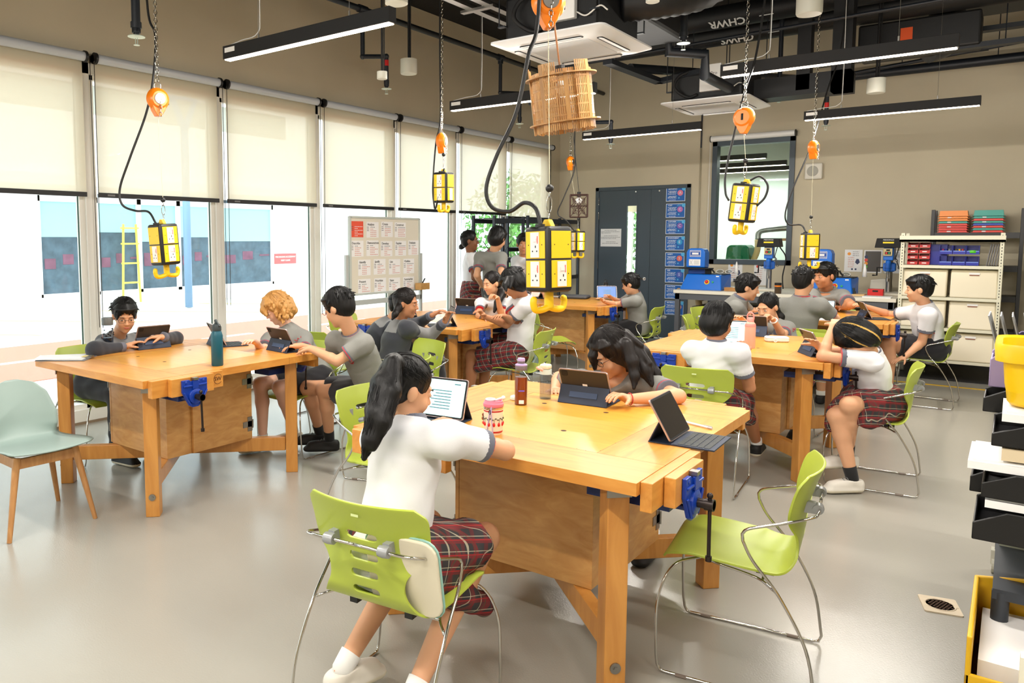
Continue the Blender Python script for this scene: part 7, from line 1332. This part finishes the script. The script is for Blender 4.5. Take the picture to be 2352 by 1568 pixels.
    if glasses:
        mb = MB()
        for s in (-1, 1):
            mb.tube([HMat @ Vector((s*.034+.022*math.copysign(abs(math.cos(a))**.7, math.cos(a)), .100-.25*abs(s*.034+.022*math.cos(a))**2*4, .002+.016*math.copysign(abs(math.sin(a))**.7, math.sin(a)))) for a in np.linspace(0, 2*PI, 22, False)], .0014*S, 6, closed=True)
            mb.tube([HMat @ Vector(q) for q in ((s*.056, .094, .008), (s*.072, .070, .010), (s*.080, .0, .008), (s*.080, -.02, -.004))], .0012*S, 6)
        mb.tube([HMat @ Vector((-.012, .1, .006)), HMat @ Vector((0, .103, .008)), HMat @ Vector((.012, .1, .006))], .0013*S, 6); small(mb, 'spectacles', M_glassf)
    # ---- top ----
    gl = P_; tl = [pel, neck, P_['shL'], P_['shR'], P_['elL'], P_['elR'], P_['wrL'], P_['wrR']]; A = np.array(tl)
    g = Grid(A.min(0)-.2, A.max(0)+.16, h)
    long_ = top == 'jacket'; ex = .012 if long_ else 0
    low = pel-U*.02*S
    g.cone(low, ch, (.136*fat+ex)*S, (.132*fat+ex)*S, .03, (Fw, 1.22)); g.cone(ch, neck-U*.055*S, (.130*fat+ex)*S, .088*S*fat, .035, (Fw, 1.22)); g.cone(P_['shL']-U*.010, P_['shR']-U*.010, (.060+ex)*S, (.060+ex)*S, .035)
    if not j['stand']: g.cone(pel-Rh*.03, pel+Rh*.03, .132*S*fat, .132*S*fat, .03)
    g.cone(neck-U*.05*S, neck-U*.0*S, .084*S*fat**.5, .066*S*fat**.5, .03)
    g.plane(low-U*(.10 if top == 'shirt' else .06)*S, -U)
    up_cut = neck+U*.012*S; g.plane(up_cut, U)
    cuts = {}; SH = {s: P_['sh'+s]+(neck-U*.05*S-P_['sh'+s])*.05 for s in 'LR'}
    for s in 'LR':
        sh, el, wr = SH[s], P_['el'+s], P_['wr'+s]
        if long_:
            g.cone(sh-U*.004*S, el, .058*S, .051*S, .045); g.cone(el, wr, .051*S, .038*S, .03, ends=2)
        else:
            e = sh+(el-sh)*(.66 if top == 'polo' else .64); d_ = nrm(el-sh); cuts[s] = (sh, e, d_)
            g.cone(sh-U*.004*S, e, .061*S*fat**.8, .057*S*fat**.8, .04, ends=2)
    g.wrinkle(.0040 if top != 'polo' else .0032, 24, abs(hash(key)) % 99 if 0 else sum(map(ord, key)))
    if not long_:
        for s in 'LR':
            sh, e, d_ = cuts[s]; sl, (X, Y, Z) = g.sub(e-.09, e+.11); 
            dd = (X-e[0])*d_[0]+(Y-e[1])*d_[1]+(Z-e[2])*d_[2]; rad = np.sqrt(np.maximum((X-e[0])**2+(Y-e[1])**2+(Z-e[2])**2-dd**2, 0))
            g.d[sl] = np.where((rad < .085*S) & (dd > -.005), np.maximum(g.d[sl], dd), g.d[sl])
    mats = {'shirt': [M_shirt, M_trim, M_red], 'polo': [M_polo, M_trim, M_red], 'jacket': [M_jacket, M_jgrey, M_trim]}[top]
    def mi_top(Cn):
        m = np.zeros(len(Cn), int)
        if long_:
            v = Cn-neck; m[(v @ U > -.10*S) & (np.abs(v @ Rt) < .13*S)] = 1
            for s in 'LR': m[np.linalg.norm(Cn-P_['wr'+s], axis=1) < .055*S] = 2
            return m
        for s in 'LR':
            sh, e, d_ = cuts[s]; t = (Cn-e) @ d_; r_ = np.linalg.norm((Cn-e)-t[:, None]*d_, axis=1); w0 = .030 if top == 'shirt' else .022
            zone = (r_ < .085*S) & (t < .012)
            m[zone & (t > -w0*S)] = 1
            if top == 'shirt': m[zone & (t > -.0045)] = 2
            else: m[zone & (t > -.012*S) & (t < -.006*S)] = 2
        return m
    tob = grid_obj({'shirt': 'shirt', 'polo': 'polo_shirt', 'jacket': 'jacket'}[top], g, mats, root, org, mi_top, 2)
    if top == 'polo' and key in ('P2', 'P12', 'P14', 'P17', 'P3'):
        V_ = np.empty(len(tob.data.vertices)*3); tob.data.vertices.foreach_get('co', V_); V_ = V_.reshape(-1, 3)+org; q = V_-neck; m = (np.abs(q @ U+.135*S) < .012) & (np.abs(q @ Rt+.055*S) < .012)
        if m.any():
            p = V_[m][np.argmax(q[m] @ Fw)]+Fw*.002; mb = MB()
            for a_, b_ in (((-.03, .012), (-.015, -.01)), ((-.015, -.01), (.0, .012)), ((0, .012), (.012, -.008)), ((.012, -.008), (.028, .014)), ((-.005, -.012), (.03, -.014))): mb.tube([p+Rt*a_[0]+U*a_[1], p+Rt*b_[0]+U*b_[1]], .0028, 4)
            small(mb, 'crest', M_red)
    # collar
    Un = nrm(HL(0, -.012, -.06)-(neck-U*.03*S)); g = Grid(neck-.13, neck+.13, .0035)
    g.cone(neck-U*.028*S, neck+Un*.022*S, .076*S*fat**.5, .060*S*fat**.5, .002, ends=2); 
    g.cone(neck-U*.03*S-Un*.05, neck+Un*.08*S, .070*S*fat**.5, .050*S*fat**.5, .002, cut=True)
    q = neck+Fw*.075*S+Un*.02; g.cone(q+U*.04, q-U*.06, .022*S, .004*S, .002, cut=True); g.plane(neck-U*.03*S, -U)
    def mi_col(Cn): t = (Cn-neck) @ Un; return ((t > .004*S) & (t < .012*S)).astype(int) if top == 'polo' else np.zeros(len(Cn), int)
    try: grid_obj('collar', g, [M_trim, M_red], root, org, mi_col)
    except Exception: pass
    if top == 'polo':   # small crest on the chest
        c = neck-U*.115*S-Rt*.065*S; cc = c+Fw*.105*S*fat
    # ---- bottom ----
    A = np.array([pel, P_['knL'], P_['knR'], P_['anL'], P_['anR']]); g = Grid(A.min(0)-.2, A.max(0)+.2, h)
    g.cone(pel-Rh*.06*S, pel+Rh*.06*S, .118*S*fat, .118*S*fat, .03); g.plane(pel+U*.10*S, U)
    if bottom == 'skirt':
        if j['stand']:
            g.cone(pel, pel-np.array([0, 0, .42]), .13*S, .19*S, .03, ends=2)
        else:
            e = {}
            for s in 'LR': e[s] = hip[s]+(P_['kn'+s]-hip[s])*.82; g.cone(hip[s], e[s]-np.array([0, 0, .012]), .108*S, .092*S, .05, ends=2)
            m_ = (e['L']+e['R'])/2; g.cone(pel, m_-np.array([0, 0, .015]), .10*S, .08*S, .05, ends=2)
            for s, q in (('L', -1), ('R', 1)): a = hip[s]+Rh*q*.06*S-np.array([0, 0, .05]); g.cone(a, a+(e[s]-hip[s])*.95-np.array([0, 0, .06 if key != 'P11' else .17]), .065*S, .045*S, .05, (Rh, 1.3))
        g.wrinkle(.006, 34, 5); mt = M_plaid; nm = 'plaid_skirt'
    else:
        f_ = .70 if bottom == 'shorts' else 1.0
        for s in 'LR':
            kn, an = P_['kn'+s], P_['an'+s]
            if f_ < 1: g.cone(hip[s], hip[s]+(kn-hip[s])*f_, .096*S*fat, .086*S*fat, .03, ends=2)
            else: g.cone(hip[s], kn, .096*S, .078*S, .03); g.cone(kn, an+np.array([0, 0, .01]), .078*S, .072*S, .03, ends=2)
        g.wrinkle(.004, 30, 6); mt = M_navy; nm = 'shorts' if f_ < 1 else 'trousers'
    grid_obj(nm, g, mt, root, org, None, 2)
    # ---- shoes and socks ----
    for s in 'LR':
        an = P_['an'+s]; fd = np.array([math.cos(R(j['foot'])), math.sin(R(j['foot'])), 0]); z0 = max(.0, an[2]-.085); 
        g = Grid(an-.22, an+.24, .005); g.d[:] = .06; heel = np.array([an[0], an[1], z0+.028])-fd*.035*S; toe = heel+fd*.20*S; sd = np.cross(fd, [0, 0, 1.])
        g.cone(heel-np.array([0, 0, .008]), heel+fd*.185*S+np.array([0, 0, -.010]), .038*S, .043*S, .006, ([0, 0, 1], 1.7)); g.cone(heel+np.array([0, 0, .02]), heel+fd*.17*S+np.array([0, 0, .006]), .033*S, .035*S, .02); g.cone(heel+np.array([0, 0, .03]), heel+fd*.05+np.array([0, 0, .065]), .033*S, .031*S, .025); g.cone(heel+fd*.04+np.array([0, 0, .055]), toe-fd*.04+np.array([0, 0, .016]), .030*S, .024*S, .03)
        g.plane((0, 0, z0+.002), (0, 0, -1)); g.plane(an+np.array([0, 0, -.002]), (0, 0, 1))
        grid_obj('shoe', g, [M_shoe_b if shoes[0] == 'b' else M_shoe_w, M_sole if len(shoes) > 1 else M_shoe_b], root, org, lambda Cn, z0=z0: (Cn[:, 2] < z0+.024).astype(int))
        mb = MB()
        for k in range(5):
            p = heel+fd*(.075+.02*k)*S+np.array([0, 0, .066-.0085*k])*S; mb.tube([p-sd*.021*S+fd*.006*(k % 2)-np.array([0, 0, .006]), p+np.array([0, 0, .004]), p+sd*.021*S-fd*.006*(k % 2)-np.array([0, 0, .006])], .0022, 5)
        small(mb, 'shoelaces', M_jgrey)
        if bottom != 'trousers':
            kn = P_['kn'+s]; a_ = an+np.array([0, 0, -.02]); b_ = an+(kn-an)*(.20 if socks else .10)
            small(MB().tube([a_, an, b_], [.036*S, .037*S, .041*S], 16), 'sock', M_sock if socks else M_sockw)
    # ---- hair ----
    hc = haircol or M_hair; tails = j.get('tails', []) if isinstance(j.get('tails', []), list) else []
    ap = [head-.17*S, head+.17*S]+[np.array(q)-.06 for t in tails for q in t[0]]+[np.array(q)+.06 for t in tails for q in t[0]]; A = np.array(ap)
    g = Grid(A.min(0), A.max(0), hh); E = lambda c, r_, k=.012, cut=False: g.ell(HL(*c), HM, np.array(r_)*S, k, cut)
    r_ = np.random.default_rng(sum(map(ord, key))+3)
    vol = {'crew': .004, 'pulled': .003, 'bun': .003, 'bob': .016}.get(hair, .010)
    E((0, -.014, .034), (.078+vol, .096+vol, .092+vol), .01)
    if hair in ('bob', 'long', 'shag', 'blond', 'nape'):
        dn = {'bob': .075, 'long': .08, 'shag': .05, 'blond': .055, 'nape': .045}[hair]
        E((0, -.035, -.02), (.082+vol, .078+vol, dn+.04), .02)
        for s in (-1, 1): g.cone(HL(s*.070, -.012, .03), HL(s*.076, -.012, -dn+.01), .030*S, .020*S, .02)
    else: E((0, -.045, -.018), (.062+vol*.6, .052+vol, .062), .02)
    # combed grooves
    sl, (X, Y, Z) = g.sub(head-.16*S, head+.16*S); dx, dy, dz = X-head[0], Y-head[1], Z-head[2]; q = [dx*HM[0, i]+dy*HM[1, i]+dz*HM[2, i] for i in range(3)]
    az = np.arctan2(q[0], q[1]+.03*S); g.d[sl] += (.0008*np.sin(az*19+2*np.sin(q[2]*40))+.0006*np.sin(az*41+q[2]*30)).astype(np.float32)
    # open the face
    fz = {'pulled': .074, 'bun': .074, 'crew': .070, 'long': .080}.get(hair, .062)
    E((0, .094, fz-.105), (.066, .075, .105), .008, True)
    E((0, .060, -.105), (.10, .075, .075), .01, True)
    if hair in ('short', 'crew', 'pulled', 'bun', 'fringe', 'nape'):
        for s in (-1, 1): E((s*.092, .020, -.022), (.032, .034, .044), .006, True)
    if hair in ('short', 'fringe', 'shag', 'blond', 'bob', 'long', 'nape'):
        n_ = 17 if hair != 'blond' else 13
        for i in range(n_):
            u = (i-(n_-1)/2)/((n_-1)/2); a0 = u*1.15
            drop = {'short': .050, 'fringe': .042, 'shag': .034, 'blond': .052, 'bob': .04, 'long': .044, 'nape': .045}[hair]+r_.uniform(-.008, .008)
            if hair == 'blond' and abs(u+.15) < .25: continue
            if hair == 'long' and abs(u) < .55: continue
            p0 = HL(.060*math.sin(a0), .045*math.cos(a0)+.01, .112-.02*abs(u)); p1 = HL(.081*math.sin(a0), -.012+.102*math.cos(a0), .084-.012*abs(u)); p2 = HL(.083*math.sin(a0+r_.uniform(-.08, .08)), -.012+.105*math.cos(a0), drop-.022*abs(u))
            g.cone(p0, p1, .010*S, .010*S, .008); g.cone(p1, p2, .0095*S, .003*S, .007)
    if hair in ('short', 'fringe', 'shag', 'blond', 'crew'):
        for i in range(46 if hair != 'crew' else 60):
            v = nrm(r_.normal(size=3)); v[2] = abs(v[2])*.9+.05; v[1] -= .25; v = nrm(v); tw = nrm(np.array([v[0]*.6, v[1]*.5, -.55])+r_.normal(size=3)*.25)
            c = np.array([v[0]*(.076+vol), -.014+v[1]*(.094+vol), .034+v[2]*(.090+vol)]); ln = .03 if hair != 'crew' else .010
            if c[1] > .03 and c[2] < .06: continue
            if hair == 'crew': tw = v
            g.cone(HL(*c), HL(*(c+tw*ln+v*.004)), .008*S, .002*S, .004)
    if hair == 'blond':
        for i in range(40):
            a0 = r_.uniform(.9, 5.4); z_ = r_.uniform(-.07, .05); c = np.array([.094*math.sin(a0), -.014+.10*math.cos(a0), z_]); p = [c+np.array([.010*math.sin(k*1.6+i), .010*math.cos(k*1.6+i), -.014*k]) for k in range(4)]
            for k in range(3): g.cone(HL(*p[k]), HL(*p[k+1]), .010*S, .008*S, .005)
    if hair == 'bun': pass
    for pth, rad in tails:
        for k in range(len(pth)-1): g.cone(pth[k], pth[k+1], rad[k], rad[k+1], .02)
        for w_ in range(5):
            o_ = r_.normal(size=3)*.22
            for k in range(len(pth)-1): g.cone(np.array(pth[k])+o_*rad[k], np.array(pth[k+1])+o_*rad[k+1]*1.5, rad[k]*.5, max(rad[k+1]*.45, .002), .008)
    if hair == 'pulled': g.cone(HL(0, -.085, .04), np.array(tails[0][0][0]) if tails else HL(0, -.1, .03), .03*S, .022*S, .03)
    ms = [hc, M_streak]; f_ = None
    if key == 'P19':
        def f_(Cn): q = (Cn-head) @ HM; a = np.arctan2(q[:, 0], q[:, 1]+.02); return ((np.abs(np.sin(a*3.1+.4)) < .17) & (q[:, 2] > -.12)).astype(int)
    grid_obj('hair', g, ms, root, org, f_)
    mb = MB(); ns = 420 if h < .006 else 170; rs_ = .0009 if h < .006 else .0011
    def ES(a, e, lift=.0): return np.array([(.079+vol+lift)*math.cos(e)*math.sin(a), -.014+(.097+vol+lift)*math.cos(e)*math.cos(a), .034+(.093+vol+lift)*math.sin(e)])
    for i in range(ns):
        a0 = r_.uniform(-PI, PI); lf = r_.uniform(-.001, .0022)
        if hair in ('pulled', 'bun'):
            if abs(a0) > 2.5: continue
            e0 = .52 if abs(a0) < .8 else r_.uniform(.0, .5); A_ = ES(a0, e0); B_ = np.array([0, -.118, .045]) if key in ('P11', 'P13') else np.array([0, -.11, .01]); pl_ = []
            for k in range(7):
                t = k/6; p = A_*(1-t)+B_*t; c_ = np.array([0, -.014, .034]); v = p-c_; v[2] += .05*math.sin(PI*t)*(1 if e0 > .4 else .2); v = v/np.array([.079+vol, .097+vol, .093+vol]); v = v/np.linalg.norm(v); p = c_+v*np.array([.079+vol+lf, .097+vol+lf, .093+vol+lf]); pl_.append(p)
            pts_ = [HL(*p) for p in pl_]
        else:
            fr_ = abs(a0) < 1.1; e1 = {True: .38}.get(fr_, -.05 if abs(a0) < 2 else -.75) if hair not in ('bob', 'long') else ((.40 if hair == 'bob' else .70) if abs(a0) < .75 else -.5)
            if hair == 'crew': continue
            e1 = e1+r_.uniform(-.08, .08); wob = r_.uniform(-.25, .25); pts_ = [HL(*ES(a0+wob*t*t, 1.5+(e1-1.5)*t, lf)) for t in np.linspace(.05, 1, 8)]
            if e1 < -.4: 
                pts_ = pts_[:6] if hair not in ('bob', 'long', 'nape', 'shag') else pts_[:7]
        mb.tube(pts_, [rs_]*(len(pts_)-1)+[.0002], 3, cap=False)
    for pth, rad in tails:
        pa = [np.array(q) for q in cr(pth, 4)]; ra = np.interp(np.linspace(0, 1, len(pa)), np.linspace(0, 1, len(rad)), rad)
        for i in range(140 if h < .006 else 40):
            o_ = r_.normal(size=3); o_ = o_/np.linalg.norm(o_)*r_.uniform(.9, 1.08); f0 = r_.integers(0, 4); f1 = len(pa)-r_.integers(0, 3)
            mb.tube([pa[k]+o_*max(ra[k], .004)+r_.normal(size=3)*.0012 for k in range(f0, f1)], rs_, 3, cap=False)
    if mb.n: small(mb, 'hair_strands', hc)
    if hair == 'pulled' and tails:
        a = np.array(tails[0][0][0]); d_ = nrm(np.array(tails[0][0][1])-a); u_ = nrm(np.cross(d_, [0.3, .2, 1])); v_ = np.cross(d_, u_)
        small(MB().tube([a+.030*(math.cos(q)*u_+math.sin(q)*v_) for q in np.linspace(0, 2*PI, 16, False)], .009, 8, closed=True), 'hair_tie', M_dblack)
    if watch:
        wr = P_['wr'+watch]; d_ = nrm(P_['el'+watch]-wr); u_ = nrm(np.cross(d_, [0, .2, 1])); v_ = np.cross(d_, u_); c = wr+d_*.012; wm = M_white if key == 'P14' else M_red
        small(MB().tube([c+(.027*S)*(math.cos(q)*u_+math.sin(q)*v_) for q in np.linspace(0, 2*PI, 20, False)], .006 if key == 'P14' else .0022, 8, closed=True), 'wristwatch' if key == 'P14' else 'bracelet', wm)
    return root
for _n, _c in (('P1', 'person in charcoal jacket and glasses leaning over a tablet by the glass wall'),): pass
person('P1', 'person in charcoal jacket and glasses leaning over a tablet by the glass wall', 'jacket', 'trousers', 'short', glasses=True, shoes='bs', smile=True, curlR=.3)
person('P2', 'person with wavy blond hair in grey polo looking down at a tablet', 'polo', 'shorts', 'blond', M_skin4, haircol=M_blond, shoes='ws')
person('P3', 'person in glasses, grey polo and black shorts seen in profile typing at the left workbench', 'polo', 'shorts', 'short', glasses=True, socks=1, shoes='b', h=.0055, hh=.004, curlL=.5)
person('P4b', 'mostly hidden person with dark ponytail behind the one in the charcoal jacket', 'jacket', 'trousers', 'pulled', h=.008)
person('P4', 'person with long low ponytail in charcoal jacket holding up a tablet', 'jacket', 'trousers', 'pulled', M_skin2, shoes='b', haircol=M_hairb, smile=True, curlL=.6, curlR=.7)
person('P5', 'smiling person in white shirt resting chin on a raised hand', 'shirt', 'skirt', 'pulled', smile=True, curlL=1.2, haircol=M_hairb)
person('P6', 'person in white shirt and plaid skirt bending over a phone', 'shirt', 'skirt', 'shag', M_skin2, curlL=.9)
person('P7', 'standing person with hair bun and glasses in white shirt, facing right', 'shirt', 'skirt', 'bun', M_skin3, glasses=True, h=.008)
person('P8', 'standing person in light grey polo seen from behind', 'polo', 'shorts', 'nape', h=.008)
person('P9', 'standing person in white shirt leaning a hand on the workbench by the door', 'shirt', 'shorts', 'short', M_skin2, h=.008)
person('P10', 'person in grey polo and glasses sitting by the slate door with a tablet', 'polo', 'shorts', 'short', glasses=True, h=.008)
person('P11', 'person with long high ponytail in white shirt seen from behind, nearest the viewer', 'shirt', 'skirt', 'pulled', h=.0045, hh=.0035, shoes='ws')
person('P12', 'person with long black hair and glasses in grey polo typing at the near workbench', 'polo', 'skirt', 'long', h=.005, hh=.004, glasses=True, watch='L', haircol=M_hairb, curlL=.6, curlR=.8)
person('P13', 'person with short black hair in white shirt and plaid skirt seen from behind', 'shirt', 'skirt', 'nape', M_skin2, h=.0055, shoes='bs', curlR=.5)
person('P14', 'person in grey polo with a white watch resting cheek on hand', 'polo', 'skirt', 'pulled', watch='L', curlL=1.2)
person('P15', 'smiling person in grey polo leaning forward at the far right workbench', 'polo', 'shorts', 'short', smile=True, h=.008, fat=1.1)
person('P16', 'person with crew cut in grey polo seen from behind at the far right workbench', 'polo', 'shorts', 'crew', h=.0075, fat=1.08)
person('P17', 'heavy-set person in grey polo facing the viewer across the far right workbench', 'polo', 'shorts', 'fringe', M_skin2, h=.0075, fat=1.22)
person('P18', 'laughing person in white shirt and black shorts reaching for a tablet at right', 'shirt', 'shorts', 'short', smile=True, h=.0065, fat=1.08, curlR=.5, curlL=.2)
person('P19', 'person with streaked bob hair, head on hand, in white shirt and plaid skirt', 'shirt', 'skirt', 'bob', h=.005, hh=.004, socks=1, shoes='ws', curlL=.5, curlR=.2)
# ---------------- linear ceiling lamps (with their light) ----------------
lampn = {(0, 0): 'over the left workbench, out of frame', (0, 1): 'top left in view, nearest the glass wall', (0, 2): 'behind the slatted wooden shade', (1, 0): 'nearest the viewer overhead', (1, 1): 'longest looking, at upper right', (1, 2): 'lower right one in front of the bare plaster', (0, 3): 'in front of the slate door'}
def linear_lamp(x0, x1, y, z, label):
    t = thing('linear_lamp', label, 'lamp', ((x0+x1)/2, y, z), 0, 'suspended linear lamps'); l = (x1-x0)/2
    MB().box(-l, l, -.03, .03, .002, .085).build('housing', M_dblack, t, bevel=.002)
    MB().box(-l+.01, l-.01, -.022, .022, -.004, .002).build('diffuser', M_lamp, t)
    mb = MB()
    for s in (-1, 1):
        mb.cyl((s*(l-.32), 0, .085), (s*(l-.32), 0, ZC-z), .0015, 5); mb.cyl((s*(l-.32), 0, .085), (s*(l-.32), 0, .12), .006, 8)
    mb.build('suspension_wire', M_steel2, t)
    MB().tube(cr([(-l+.02, 0, .09), (-l+.15, 0, .105), (-l+.3, .01, .13), (-l+.325, .01, .3), (-l+.32, .01, 1.2)], 5), .003, 6).build('feed_cable', M_white, t)
    MB().box(-l+.02, -l+.12, -.031, -.0302, .04, .07).build('label_plate', M_white, t)
    for s in (-1, 1):
        ld = bpy.data.lights.new('lamp_light', 'AREA'); ld.shape = 'RECTANGLE'; ld.size = x1-x0-.05; ld.size_y = .03; ld.energy = LAMP_W/2; ld.color = (1, .945, .87)
        lo = bpy.data.objects.new('lamp_light', ld); link(lo); lo.location = ((x0+x1)/2, y+s*.018, z-.014); lo.rotation_euler = (s*R(38), 0, 0)
LAMP_W = 62
for (x0, x1, y, z, lb) in [(-4.14, -2.72, 3.25, 2.8, 'lit linear lamp at top left, largest in view'), (-4.14, -2.72, 5.78, 2.8, 'lit linear lamp passing behind the slatted wooden shade'), (-4.10, -2.72, 8.40, 2.8, 'lit linear lamp in front of the slate door wall'),
                           (-1.75, -.34, 5.80, 2.8, 'lit linear lamp at upper right, second largest in view'), (-1.72, -.31, 8.40, 2.8, 'lit linear lamp at right before the bare plaster wall'),
                           (-1.75, -.34, 3.25, 2.8, 'lit linear lamp overhead of the near workbench, above the frame'), (-4.14, -2.72, .7, 2.8, 'lit linear lamp behind the viewer at left'), (-1.75, -.34, .7, 2.8, 'lit linear lamp over the viewer'), (-1.75, -.34, -1.9, 2.8, 'lit linear lamp well behind the viewer'), (.75, 2.1, 3.25, 2.8, 'lit linear lamp right of the view'), (.75, 2.1, 6.0, 2.8, 'lit linear lamp far right of the view'), (.75, 2.1, .7, 2.8, 'lit linear lamp behind the viewer at right'), (-4.14, -2.72, -1.9, 2.8, 'lit linear lamp well behind the viewer at left')]:
    linear_lamp(x0, x1, y, z, lb)
